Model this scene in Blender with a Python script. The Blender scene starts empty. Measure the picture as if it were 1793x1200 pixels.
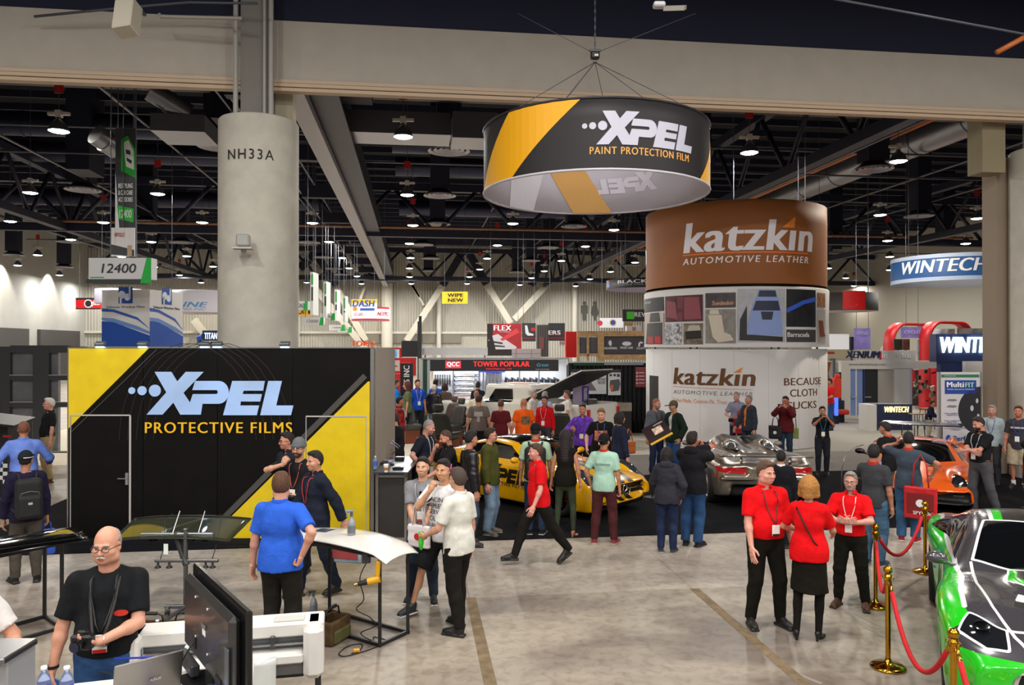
import bpy, bmesh, math, random
import numpy as np
from mathutils import Vector, Matrix, Euler
random.seed(7); np.random.seed(7)
SC = bpy.context.scene; COL = SC.collection
# ---------------------------------------------------------------- camera
F, CX, CY, CH = 1350.0, 896.5, 600.0, 3.1
YAW, PITCH = math.radians(7.2), math.radians(0.3)
cam = bpy.data.objects.new('camera', bpy.data.cameras.new('camera')); COL.objects.link(cam)
cam.location = (0, 0, CH); cam.rotation_euler = (math.pi/2 + PITCH, 0, -YAW)
cam.data.sensor_width = 36; cam.data.lens = F/1793*36; cam.data.clip_end = 300
SC.camera = cam
RM = cam.rotation_euler.to_matrix()
def ray(px, py): return RM @ Vector(((px-CX)/F, -(py-CY)/F, -1.0))
def at(px, py, d):
    "point at camera-axis depth d"
    return Vector((0, 0, CH)) + ray(px, py)*d
def fl(px, py, z=0.0):
    r = ray(px, py); return Vector((0, 0, CH)) + r*((z-CH)/r.z)
def wy(px, py, Y):
    r = ray(px, py); return Vector((0, 0, CH)) + r*(Y/r.y)
# ---------------------------------------------------------------- view, world, lights
SC.view_settings.view_transform = 'Standard'; SC.view_settings.look = 'None'
SC.view_settings.gamma = 1; SC.view_settings.use_curve_mapping = False
SC.view_settings.exposure = 0.4
W = bpy.data.worlds.new('world'); SC.world = W; W.use_nodes = True
W.node_tree.nodes['Background'].inputs[0].default_value = (0.55, 0.56, 0.62, 1)
W.node_tree.nodes['Background'].inputs[1].default_value = 0.28
def area(loc, size, power, color=(1, .965, .915), rot=(0, 0, 0), shape='DISK', sy=None, name='lamp_light'):
    l = bpy.data.lights.new(name, 'AREA'); l.shape = shape; l.size = size
    if sy: l.size_y = sy
    l.energy = power; l.color = color
    o = bpy.data.objects.new(name, l); COL.objects.link(o); o.location = loc; o.rotation_euler = rot
    return o
# high-bay lamps of the near half of the hall (over and behind the camera)
for gx in (-16, -8, 0, 8, 16):
    for gy in (-14, -7, 0, 7):
        area((gx+2, gy, 11.2), 0.8, 360 if gy > -8 else 520)
# ---------------------------------------------------------------- materials
def lin(c):
    if isinstance(c, str):
        c = [int(c[i:i+2], 16)/255 for i in (0, 2, 4)]
    return tuple((v/12.92 if v <= .04045 else ((v+.055)/1.055)**2.4) for v in c[:3]) + (1,)
_M = {}
def mat(c, rough=.55, metal=0, var=0, vs=6, bump=0, bs=60, emit=0, coat=0, alpha=1, trans=0, spec=None, stretch=None):
    key = (str(c), rough, metal, var, vs, bump, bs, emit, coat, alpha, trans, spec, stretch)
    if key in _M: return _M[key]
    m = bpy.data.materials.new('mat_%03d' % len(_M)); m.use_nodes = True
    N = m.node_tree.nodes; L = m.node_tree.links; P = N['Principled BSDF']
    col = lin(c); P.inputs['Base Color'].default_value = col; m.diffuse_color = col
    P.inputs['Roughness'].default_value = rough; P.inputs['Metallic'].default_value = metal
    if coat: P.inputs['Coat Weight'].default_value = coat; P.inputs['Coat Roughness'].default_value = .04
    if spec is not None: P.inputs['Specular IOR Level'].default_value = spec
    if emit: P.inputs['Emission Color'].default_value = col; P.inputs['Emission Strength'].default_value = emit
    if trans: P.inputs['Transmission Weight'].default_value = trans
    if alpha < 1: P.inputs['Alpha'].default_value = alpha
    tc = None
    def src(scale, detail=3):
        nonlocal tc
        if tc is None:
            tc = N.new('ShaderNodeTexCoord')
        n = N.new('ShaderNodeTexNoise'); n.inputs['Scale'].default_value = scale; n.inputs['Detail'].default_value = detail
        if stretch:
            mp = N.new('ShaderNodeMapping'); mp.inputs['Scale'].default_value = stretch
            L.new(tc.outputs['Object'], mp.inputs[0]); L.new(mp.outputs[0], n.inputs['Vector'])
        else: L.new(tc.outputs['Object'], n.inputs['Vector'])
        return n
    if var:
        n = src(vs); r = N.new('ShaderNodeValToRGB'); e = r.color_ramp.elements
        e[0].position = .3; e[1].position = .7
        e[0].color = tuple(max(0, v*(1-var)) for v in col[:3])+(1,); e[1].color = tuple(min(1, v*(1+var)) for v in col[:3])+(1,)
        L.new(n.outputs[0], r.inputs[0]); L.new(r.outputs[0], P.inputs['Base Color'])
    if bump:
        n = src(bs); b = N.new('ShaderNodeBump'); b.inputs['Strength'].default_value = bump; b.inputs['Distance'].default_value = .02
        L.new(n.outputs[0], b.inputs['Height']); L.new(b.outputs[0], P.inputs['Normal'])
    _M[key] = m; return m
def cloth(c, var=.13): return mat(c, .9, var=var, vs=9, bump=.5, bs=14, spec=.2)
def paint(c): return mat(c, .22, coat=1.0)
def metal(c='b8b8b8', r=.3): return mat(c, r, 1)
BLK = mat('141414', .5); BLKG = mat('0a0a0b', .12, coat=.5); WHT = mat('e8e6e2', .5)
# ---------------------------------------------------------------- objects
def T(o, label=None, cat=None, group=None, kind=None):
    if label: o['label'] = label
    if cat: o['category'] = cat
    if group: o['group'] = group
    if kind: o['kind'] = kind
    return o
def root(name, loc, label, cat, rz=0, group=None, scale=None):
    o = bpy.data.objects.new(name, None); COL.objects.link(o); o.location = loc; o.rotation_euler = (0, 0, rz)
    o.empty_display_size = .1
    if scale: o.scale = (scale,)*3
    return T(o, label, cat, group)
def link(name, me, parent=None, loc=None, rot=None, scale=None):
    o = bpy.data.objects.new(name, me); COL.objects.link(o)
    if parent is not None: o.parent = parent
    if loc is not None: o.location = loc
    if rot is not None: o.rotation_euler = rot
    if scale is not None: o.scale = scale if hasattr(scale, '__len__') else (scale,)*3
    return o
def npmesh(name, V, Q, mats, smooth=True, mi=None):
    "fast mesh from vertex array and an array of tris/quads"
    V = np.asarray(V, np.float32); Q = np.asarray(Q, np.int32)
    me = bpy.data.meshes.new(name); n, k = len(Q), Q.shape[1] if len(Q) else 4
    me.vertices.add(len(V)); me.vertices.foreach_set('co', V.ravel())
    me.loops.add(n*k); me.loops.foreach_set('vertex_index', Q.ravel())
    me.polygons.add(n); me.polygons.foreach_set('loop_start', np.arange(0, n*k, k, dtype=np.int32))
    try: me.polygons.foreach_set('loop_total', np.full(n, k, np.int32))
    except Exception: pass
    for m in (mats if isinstance(mats, (list, tuple)) else [mats]): me.materials.append(m)
    if mi is not None: me.polygons.foreach_set('material_index', np.asarray(mi, np.int32))
    me.polygons.foreach_set('use_smooth', np.full(n, smooth, bool))
    me.update(calc_edges=True); me.validate(); return me
class MB:
    "collects simple solids into one mesh"
    def __init__(s): s.v = []; s.f = []; s.mi = []; s.sm = []; s.m = []
    def _mat(s, m):
        if m not in s.m: s.m.append(m)
        return s.m.index(m)
    def add(s, vs, fs, m, smooth=False):
        b = len(s.v); s.v += [tuple(v) for v in vs]; k = s._mat(m)
        for f in fs: s.f.append(tuple(i+b for i in f)); s.mi.append(k); s.sm.append(smooth)
        return s
    def box(s, c, d, m, rot=None, bev=0, top=None):
        x, y, z = [q/2 for q in d]
        if bev:
            b = min(bev, x*.9, y*.9, z*.9); vs = []
            # chamfered box through 24 verts
            idx = {}
            for sx in (-1, 1):
                for sy in (-1, 1):
                    for sz in (-1, 1):
                        for ax in range(3):
                            p = [sx*x, sy*y, sz*z]
                            for a2 in range(3):
                                if a2 != ax: p[a2] -= (sx, sy, sz)[a2]*b
                            idx[(sx, sy, sz, ax)] = len(vs); vs.append(Vector(p))
            fs = []
            for ax in range(3):
                o = [a for a in range(3) if a != ax]
                for sg in (-1, 1):
                    q = []
                    for (u, w) in ((-1, -1), (1, -1), (1, 1), (-1, 1)):
                        t = [0, 0, 0]; t[ax] = sg; t[o[0]] = u; t[o[1]] = w; q.append(idx[(*t, ax)])
                    fs.append(q)
            for a in range(3):
                o = [q for q in range(3) if q != a]
                for u in (-1, 1):
                    for w in (-1, 1):
                        t1 = [0, 0, 0]; t1[a] = -1; t1[o[0]] = u; t1[o[1]] = w
                        t2 = list(t1); t2[a] = 1
                        fs.append([idx[(*t1, o[0])], idx[(*t2, o[0])], idx[(*t2, o[1])], idx[(*t1, o[1])]])
            for sx in (-1, 1):
                for sy in (-1, 1):
                    for sz in (-1, 1): fs.append([idx[(sx, sy, sz, a)] for a in range(3)])
        else:
            vs = [Vector((i*x, j*y, k*z)) for i in (-1, 1) for j in (-1, 1) for k in (-1, 1)]
            fs = [(0, 1, 3, 2), (4, 6, 7, 5), (0, 4, 5, 1), (2, 3, 7, 6), (0, 2, 6, 4), (1, 5, 7, 3)]
            if top is not None:
                for v in vs:
                    if v.z > 0: v.x *= top; v.y *= top
        if rot is not None:
            R = rot if isinstance(rot, Matrix) else Euler(rot).to_matrix()
            vs = [R @ v for v in vs]
        c = Vector(c); return s.add([v+c for v in vs], fs, m)
    def cyl(s, a, b, r, m, r2=None, n=12, caps=True, smooth=True):
        a = Vector(a); b = Vector(b); r2 = r if r2 is None else r2
        q = (b-a).to_track_quat('Z', 'Y').to_matrix(); vs = []
        for i in range(n):
            t = 2*math.pi*i/n; u = q @ Vector((math.cos(t), math.sin(t), 0))
            vs += [a+u*r, b+u*r2]
        fs = [(2*i, 2*((i+1) % n), 2*((i+1) % n)+1, 2*i+1) for i in range(n)]
        s.add(vs, fs, m, smooth)
        if caps:
            s.add([vs[2*i] for i in range(n)][::-1], [tuple(range(n))], m); s.add([vs[2*i+1] for i in range(n)], [tuple(range(n))], m)
        return s
    def tube(s, pts, r, m, n=8, closed=False, rs=None):
        P = [Vector(p) for p in pts]; k = len(P); vs = []; up = Vector((0.13, .21, .97)).normalized()
        for i, p in enumerate(P):
            if closed: t = P[(i+1) % k]-P[i-1]
            else: t = P[min(i+1, k-1)]-P[max(i-1, 0)]
            if t.length < 1e-9: t = Vector((0, 0, 1))
            t.normalize(); u = t.cross(up)
            if u.length < .05: u = t.cross(Vector((1, 0, 0)))
            u.normalize(); w = t.cross(u); rr = rs[i] if rs else r
            for j in range(n):
                a = 2*math.pi*j/n; vs.append(p+(u*math.cos(a)+w*math.sin(a))*rr)
        fs = []
        for i in range(k if closed else k-1):
            for j in range(n):
                a = i*n+j; b = i*n+(j+1) % n; i2 = ((i+1) % k)*n
                fs.append((a, b, i2+(j+1) % n, i2+j))
        if not closed: fs += [tuple(range(n))[::-1], tuple((k-1)*n+j for j in range(n))]
        return s.add(vs, fs, m, True)
    def lathe(s, prof, m, c=(0, 0, 0), n=20, smooth=True, sx=1, sy=1, caps=False):
        vs = []; k = len(prof); c = Vector(c)
        for r, z in prof:
            for j in range(n):
                a = 2*math.pi*j/n; vs.append(c+Vector((r*math.cos(a)*sx, r*math.sin(a)*sy, z)))
        fs = [(i*n+j, i*n+(j+1) % n, (i+1)*n+(j+1) % n, (i+1)*n+j) for i in range(k-1) for j in range(n)]
        if caps and prof[0][0] > 1e-5: fs.append(tuple(range(n))[::-1])
        if caps and prof[-1][0] > 1e-5: fs.append(tuple((k-1)*n+j for j in range(n)))
        return s.add(vs, fs, m, smooth)
    def prism(s, poly, y0, y1, m, axis='y', off=(0, 0, 0), smooth=False):
        "extrudes a 2D polygon (x,z) from y0 to y1 (axis y), (x,y) from z0..z1 (axis z), or (y,z) along x"
        f = {'y': lambda p, t: (p[0], t, p[1]), 'z': lambda p, t: (p[0], p[1], t), 'x': lambda p, t: (t, p[0], p[1])}[axis]
        o = Vector(off); n = len(poly)
        vs = [Vector(f(p, y0))+o for p in poly]+[Vector(f(p, y1))+o for p in poly]
        fs = [tuple(range(n)), tuple(range(2*n-1, n-1, -1))]
        s.add(vs, fs, m)
        return s.add(vs, [(i, n+i, n+(i+1) % n, (i+1) % n) for i in range(n)], m, smooth)
    def mesh(s, name='m'):
        me = bpy.data.meshes.new(name); me.from_pydata(s.v, [], s.f)
        for m in s.m: me.materials.append(m)
        me.polygons.foreach_set('material_index', s.mi); me.polygons.foreach_set('use_smooth', s.sm)
        me.update(); return me
    def build(s, name, parent=None, loc=None, rot=None):
        return link(name, s.mesh(name), parent, loc, rot)
def one(name, fn, *a, parent=None, loc=None, rot=None, **k):
    b = MB(); getattr(b, fn)(*a, **k); return b.build(name, parent, loc, rot)
# ---------------------------------------------------------------- text and flat print
def text_mesh(s, m, w=None, h=None, bold=0, shear=0, ext=.004, spacing=1, bend=None, align='C', res=3):
    """lettering in the XZ plane facing -Y, origin at its centre; bend=(radius,) wraps it round a vertical cylinder whose
    axis lies at (0, radius)"""
    cu = bpy.data.curves.new('t', 'FONT'); cu.body = s; cu.size = 1;  cu.shear = shear
    bold = min(bold, .05); cu.space_character = spacing+bold*1.4; cu.resolution_u = res; cu.align_x = 'CENTER'; cu.space_line = .95
    o = bpy.data.objects.new('t', cu); me = bpy.data.meshes.new_from_object(o)
    bpy.data.objects.remove(o); bpy.data.curves.remove(cu)
    n = len(me.vertices); co = np.empty(n*3, np.float32)
    if n == 0: return me
    me.vertices.foreach_get('co', co); co = co.reshape(-1, 3)
    mn = co.min(0); mx = co.max(0); sz = np.maximum(mx-mn, 1e-5); c = (mn+mx)/2
    kx = w/sz[0] if w else None; kz = h/sz[1] if h else None
    kx = kx or kz; kz = kz or kx
    out = np.zeros_like(co); out[:, 0] = (co[:, 0]-c[0])*kx; out[:, 2] = (co[:, 1]-c[1])*kz
    me.vertices.foreach_set('co', out.ravel())
    bm = bmesh.new(); bm.from_mesh(me); bm.normal_update(); bmesh.ops.triangulate(bm, faces=bm.faces[:])
    if bold > .015:      # heavier weight: side-shifted layers
        g0 = bm.verts[:]+bm.edges[:]+bm.faces[:]
        for i, sx in enumerate((-1, 1)):
            q = bmesh.ops.duplicate(bm, geom=g0)['geom']
            bmesh.ops.translate(bm, verts=[v for v in q if isinstance(v, bmesh.types.BMVert)], vec=(sx*bold*.7*kx, -.0004*(i+1), 0))
    if bend:
        x = -w/2 if w else -5; W2 = out[:, 0].max(); x = -W2; step = abs(bend)*.07
        while x < W2:
            g = bm.verts[:]+bm.edges[:]+bm.faces[:]
            bmesh.ops.bisect_plane(bm, geom=g, plane_co=(x, 0, 0), plane_no=(1, 0, 0)); x += step
    r = bmesh.ops.extrude_face_region(bm, geom=bm.faces[:])
    bmesh.ops.translate(bm, verts=[v for v in r['geom'] if isinstance(v, bmesh.types.BMVert)], vec=(0, -ext, 0))
    if bend:
        for v in bm.verts:
            a = v.co.x/bend; rr = bend-v.co.y
            v.co.x = rr*math.sin(a); v.co.y = bend-rr*math.cos(a)
    bmesh.ops.recalc_face_normals(bm, faces=bm.faces[:])
    for f in bm.faces: f.smooth = False
    bm.to_mesh(me); bm.free(); me.materials.clear(); me.materials.append(m)
    return me
def text(s, m, parent, loc, w=None, h=None, name='lettering', rot=None, label=None, **k):
    o = link(name, text_mesh(s, m, w, h, **k), parent, loc, rot)
    if label: o['label'] = label
    return o
def polys(name, plist, m, parent, loc=(0, 0, 0), t=.004, bend=None, rot=None, n=1):
    "flat print: list of (x,z) polygons as thin plates facing -Y (triangulated so concave ones are fine)"
    bm = bmesh.new()
    for P in plist:
        f = bm.faces.new([bm.verts.new((x, 0, z)) for x, z in P])
    bm.normal_update(); bmesh.ops.triangulate(bm, faces=bm.faces[:])
    if bend:
        xs = [v.co.x for v in bm.verts]; x = min(xs)
        while x < max(xs):
            bmesh.ops.bisect_plane(bm, geom=bm.verts[:]+bm.edges[:]+bm.faces[:], plane_co=(x, 0, 0), plane_no=(1, 0, 0)); x += abs(bend)*.07
    r = bmesh.ops.extrude_face_region(bm, geom=bm.faces[:])
    bmesh.ops.translate(bm, verts=[v for v in r['geom'] if isinstance(v, bmesh.types.BMVert)], vec=(0, -t, 0))
    if bend:
        for v in bm.verts:
            a = v.co.x/bend; rr = bend-v.co.y
            v.co.x = rr*math.sin(a); v.co.y = bend-rr*math.cos(a)
    bmesh.ops.recalc_face_normals(bm, faces=bm.faces[:])
    me = bpy.data.meshes.new(name); bm.to_mesh(me); bm.free(); me.materials.append(m)
    return link(name, me, parent, loc, rot)
def circ(cx, cz, r, n=20, rz=None): return [(cx+r*math.cos(2*math.pi*i/n), cz+(rz or r)*math.sin(2*math.pi*i/n)) for i in range(n)]
def rect(x0, z0, x1, z1): return [(x0, z0), (x1, z0), (x1, z1), (x0, z1)]
def logo_polys(w):
    "the big slanted word with three dots; returns polygons, width w, origin at its centre"
    # drawn in a 288 x 76 frame: x right, y down (as measured on the stand)
    L = []
    for cx, cy, r in ((5, 33, 6), (23, 33, 8), (45.5, 33, 10.5)): L.append([(cx+r*math.cos(t*.3142), cy+r*math.sin(t*.3142)) for t in range(20)])
    L.append([(45, 0), (74, 0), (84.5, 17), (99.5, 0), (131, 0), (95.5, 37), (107, 54), (95, 75), (90, 75), (78, 54), (59, 75), (31, 75), (65.5, 36)])
    arc = [(157+18*math.cos(a), 36+20*math.sin(a)) for a in [math.radians(d) for d in range(-90, 91, 15)]]
    L.append([(116, 16)]+arc+[(129, 56), (126, 75), (95, 75), (107, 54), (112, 39), (154, 39), (156, 35.5), (154, 32), (111, 32)])
    L.append([(181, 16), (238, 16), (235, 33), (201, 33), (199, 39), (233, 39), (230, 52), (196, 52), (195, 59), (228, 59), (224, 76), (165, 76)])
    L.append([(244, 16), (268, 16), (258, 59), (288, 59), (284, 76), (230, 76)])
    k = w/289.0
    return [[((x-143.5)*k, (38-y)*k) for x, y in P] for P in L]
# ---------------------------------------------------------------- implicit surfaces (surface nets in numpy)
class Sdf:
    def __init__(s, lo, hi, h):
        s.h = h; s.lo = np.array(lo, np.float32); n = np.ceil((np.array(hi)-np.array(lo))/h).astype(int)+1
        s.ax = [(s.lo[i]+h*np.arange(n[i])).astype(np.float32) for i in range(3)]
        s.D = np.full(tuple(n), 1.0, np.float32)
    def sub(s, lo, hi):
        sl = []
        for i in range(3):
            a = int(max(0, math.floor((lo[i]-s.lo[i])/s.h))); b = int(min(len(s.ax[i]), math.ceil((hi[i]-s.lo[i])/s.h)+1))
            if b <= a: return None
            sl.append(slice(a, b))
        g = (s.ax[0][sl[0]][:, None, None], s.ax[1][sl[1]][None, :, None], s.ax[2][sl[2]][None, None, :])
        return tuple(sl), g
    def _mix(s, sl, d, k, sub=False):
        a = s.D[sl]
        if sub:
            s.D[sl] = np.maximum(a, -d) if k <= 0 else -s._sm(-a, d, k)
        else: s.D[sl] = np.minimum(a, d) if k <= 0 else s._sm(a, d, k)
    @staticmethod
    def _sm(a, b, k):
        h = np.clip(.5+.5*(b-a)/k, 0, 1); return b+(a-b)*h-k*h*(1-h)
    def cone(s, a, b, r1, r2, k=.02, cut=None, cut0=None, sub=False, squash=None):
        a = np.array(a, np.float32); b = np.array(b, np.float32); R = max(r1, r2)+k+3*s.h
        q = s.sub(np.minimum(a, b)-R, np.maximum(a, b)+R)
        if q is None: return s
        sl, (X, Y, Z) = q; ba = b-a; L2 = float(ba@ba)+1e-9
        t = np.clip(((X-a[0])*ba[0]+(Y-a[1])*ba[1]+(Z-a[2])*ba[2])/L2, 0, 1)
        dx = X-a[0]-t*ba[0]; dy = Y-a[1]-t*ba[1]; dz = Z-a[2]-t*ba[2]
        if squash: dy = dy*squash
        d = np.sqrt(dx*dx+dy*dy+dz*dz)-(r1+(r2-r1)*t)
        u = ba/math.sqrt(L2)
        if cut is not None:   # flat end cut at fraction cut along a-b
            c = a+ba*cut; d = np.maximum(d, (X-c[0])*u[0]+(Y-c[1])*u[1]+(Z-c[2])*u[2])
        if cut0 is not None:
            c = a+ba*cut0; d = np.maximum(d, -((X-c[0])*u[0]+(Y-c[1])*u[1]+(Z-c[2])*u[2]))
        s._mix(sl, d, k, sub); return s
    def ell(s, c, r, k=.02, R=None, sub=False):
        c = np.array(c, np.float32); m = max(r)+k+3*s.h if R is not None else np.array(r)+k+3*s.h
        q = s.sub(c-m, c+m)
        if q is None: return s
        sl, (X, Y, Z) = q; X = X-c[0]; Y = Y-c[1]; Z = Z-c[2]
        if R is not None:
            R = np.array(R, np.float32)  # columns = local axes
            X, Y, Z = [X*R[0, i]+Y*R[1, i]+Z*R[2, i] for i in range(3)]
        k0 = np.sqrt((X/r[0])**2+(Y/r[1])**2+(Z/r[2])**2); k1 = np.sqrt((X/r[0]**2)**2+(Y/r[1]**2)**2+(Z/r[2]**2)**2)
        s._mix(sl, k0*(k0-1)/np.maximum(k1, 1e-6), k, sub); return s
    def rbox(s, c, hd, r, k=.01, R=None, sub=False):
        c = np.array(c, np.float32); m = (np.linalg.norm(hd) if R is not None else np.array(hd))+k+3*s.h
        q = s.sub(c-m, c+m)
        if q is None: return s
        sl, (X, Y, Z) = q; X = X-c[0]; Y = Y-c[1]; Z = Z-c[2]
        if R is not None:
            R = np.array(R, np.float32); X, Y, Z = [X*R[0, i]+Y*R[1, i]+Z*R[2, i] for i in range(3)]
        qx, qy, qz = abs(X)-hd[0]+r, abs(Y)-hd[1]+r, abs(Z)-hd[2]+r
        d = np.sqrt(np.maximum(qx, 0)**2+np.maximum(qy, 0)**2+np.maximum(qz, 0)**2)+np.minimum(np.maximum(qx, np.maximum(qy, qz)), 0)-r
        s._mix(sl, d, k, sub); return s
    def plane(s, p, n, k=0):
        "keep the side where (x-p).n < 0"
        n = np.array(n, np.float32); n /= np.linalg.norm(n); X, Y, Z = s.grid()
        d = (X-p[0])*n[0]+(Y-p[1])*n[1]+(Z-p[2])*n[2]
        s.D = np.maximum(s.D, d); return s
    def grid(s): return s.ax[0][:, None, None], s.ax[1][None, :, None], s.ax[2][None, None, :]
    def wrinkle(s, amp, fx=9, seed=0):
        X, Y, Z = s.grid(); rs = np.random.RandomState(seed); w = 0
        for i in range(5):
            f = rs.normal(0, 1, 3)*np.array([fx, fx, fx*1.5])*(1+.45*i); p = rs.uniform(0, 6.3)
            w = w+np.sin(X*f[0]+Y*f[1]+Z*f[2]+p)/(1+.35*i)
        s.D += (amp*.5*w).astype(np.float32); return s
    def mesh(s):
        D = s.D; D[0] = D[-1] = 1; D[:, 0] = D[:, -1] = 1; D[:, :, 0] = D[:, :, -1] = 1
        S = D < 0; n = D.shape; c = np.zeros(tuple(q-1 for q in n), np.int8)
        for i in (0, 1):
            for j in (0, 1):
                for k in (0, 1): c += S[i:n[0]-1+i, j:n[1]-1+j, k:n[2]-1+k]
        act = (c > 0) & (c < 8); ids = np.full(c.shape, -1, np.int32); I, J, K = np.nonzero(act)
        ids[I, J, K] = np.arange(len(I)); P = np.zeros((len(I), 3), np.float32); cnt = np.zeros(len(I), np.float32)
        cor = [(a, b, e) for a in (0, 1) for b in (0, 1) for e in (0, 1)]
        for a in cor:
            for ax in range(3):
                if a[ax]: continue
                b = list(a); b[ax] = 1
                da = D[I+a[0], J+a[1], K+a[2]]; db = D[I+b[0], J+b[1], K+b[2]]; m = (da < 0) != (db < 0)
                t = np.where(m, da/np.where(m, da-db, 1), 0)
                p = np.repeat(np.array([a], np.float32), len(I), 0); p[:, ax] += t
                P += p*m[:, None]; cnt += m
        P = P/cnt[:, None]+np.stack([I, J, K], 1); P = P*s.h+s.lo
        Q = []
        for ax in range(3):
            u, v = [(1, 2), (2, 0), (0, 1)][ax]
            s0 = [slice(1, -1)]*3; s1 = [slice(1, -1)]*3
            s0[ax] = slice(0, n[ax]-1); s1[ax] = slice(1, n[ax])
            s0[u] = s1[u] = slice(1, n[u]-1); s0[v] = s1[v] = slice(1, n[v]-1)
            A = S[tuple(s0)]; B = S[tuple(s1)]; X = np.nonzero(A != B); fl_ = A[X]
            g = [X[0].copy(), X[1].copy(), X[2].copy()]; g[u] += 1; g[v] += 1
            def idx(du, dv):
                q = [g[0].copy(), g[1].copy(), g[2].copy()]; q[u] -= du; q[v] -= dv; return ids[q[0], q[1], q[2]]
            q = np.stack([idx(1, 1), idx(0, 1), idx(0, 0), idx(1, 0)], 1)
            q[~fl_] = q[~fl_][:, ::-1]; Q.append(q)
        return P, np.concatenate(Q)
def xf(V, M):
    M = np.array(M, np.float32); return V @ M[:3, :3].T + M[:3, 3]
def basis(y=None, z=None, o=(0, 0, 0)):
    "4x4 with given z axis (and y hint)"
    z = Vector(z).normalized(); y = Vector(y); x = y.cross(z)
    if x.length < 1e-4: x = Vector((1, 0, 0))
    x.normalize(); y = z.cross(x)
    M = Matrix.Identity(4)
    for i in range(3): M[i][0] = x[i]; M[i][1] = y[i]; M[i][2] = z[i]; M[i][3] = o[i]
    return M
# ---------------------------------------------------------------- people
def V3(*a): return Vector(a)
def _tris(V, Q, flip=False): return (V, Q[:, ::-1] if flip else Q)
_HANDS = {}
def hand_mesh(kind, mirror):
    key = (kind, mirror)
    if key in _HANDS: return _HANDS[key]
    c1, c2 = {'relax': (22, 30), 'grip': (62, 75), 'flat': (4, 6), 'hold': (40, 45), 'spread': (8, 10), 'fist': (80, 95)}[kind]
    S = Sdf((-.075, -.1, -.035), (.085, .04, .2), .0048)
    S.rbox((0, 0, .045), (.038, .0145, .046), .012, .006); S.cone((0, 0, -.03), (0, 0, .03), .026, .027, .012, squash=1.15)
    for i, (x, L) in enumerate(((-.029, .058), (-.0098, .073), (.0098, .078), (.029, .07))):
        L *= .98; a1 = math.radians(c1*(1.12-.07*i)); a2 = a1+math.radians(c2); sp = x*(.75 if kind == 'spread' else .18)
        a = V3(x, 0, .082); b = a+V3(sp*.5, -math.sin(a1)*L*.55, math.cos(a1)*L*.55); e = b+V3(sp*.4, -math.sin(a2)*L*.5, math.cos(a2)*L*.5)
        S.cone(a, b, .0096, .0088, .004); S.cone(b, e, .0088, .0072, .002)
    tb = V3(.028, -.004, .02); t1 = V3(.052, -.022, .05); t2 = V3(.05, -.045, .078) if c1 > 30 else V3(.064, -.028, .085)
    S.cone(tb, t1, .014, .0115, .008); S.cone(t1, t2, .0112, .0085, .003)
    V, Q = S.mesh()
    if mirror: V = V*np.array([-1, 1, 1], np.float32); Q = Q[:, ::-1]
    _HANDS[key] = (V, Q); return V, Q
_HEADS = {}
def head_mesh(kind):
    if kind in _HEADS: return _HEADS[kind]
    S = Sdf((-.105, -.14, -.12), (.105, .12, .245), .0062); j = {'m': 1, 'f': .88, 'fat': 1.22}[kind]
    S.ell((0, .004, .122), (.076, .095, .103), .01)
    S.ell((0, -.04, .052), (.057*j, .055, .062), .035); S.ell((0, -.072, .014*1), (.022*j, .02, .018), .022)
    for s in (-1, 1):
        S.ell((s*.036, -.062, .075), (.03*j, .03, .026), .02); S.cone((s*.008, -.09, .122), (s*.042, -.082, .12), .009, .008, .012)
        S.ell((s*.032, -.1, .104), (.017, .013, .011), .008, sub=True)
        S.ell((s*.0765, .004, .095), (.009, .019, .031), .006); S.ell((s*.083, -.004, .1), (.006, .009, .014), .004, sub=True)
        if kind == 'fat': S.ell((s*.045, -.02, .03), (.035, .045, .035), .02)
    S.cone((0, -.094, .112), (0, -.112, .076), .008, .0125, .01); S.ell((-.011, -.107, .071), (.009, .01, .008), .006); S.ell((.011, -.107, .071), (.009, .01, .008), .006)
    S.ell((0, -.091, .036), (.024, .011, .011), .008); S.ell((0, -.106, .037), (.024, .008, .0022), .003, sub=True)
    nr = {'m': .057, 'f': .046, 'fat': .066}[kind]
    S.cone((0, .022, -.115), (0, .012, .06), nr, nr*.95, .03)
    _HEADS[kind] = S.mesh(); return _HEADS[kind]
_HAIR = {}
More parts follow.
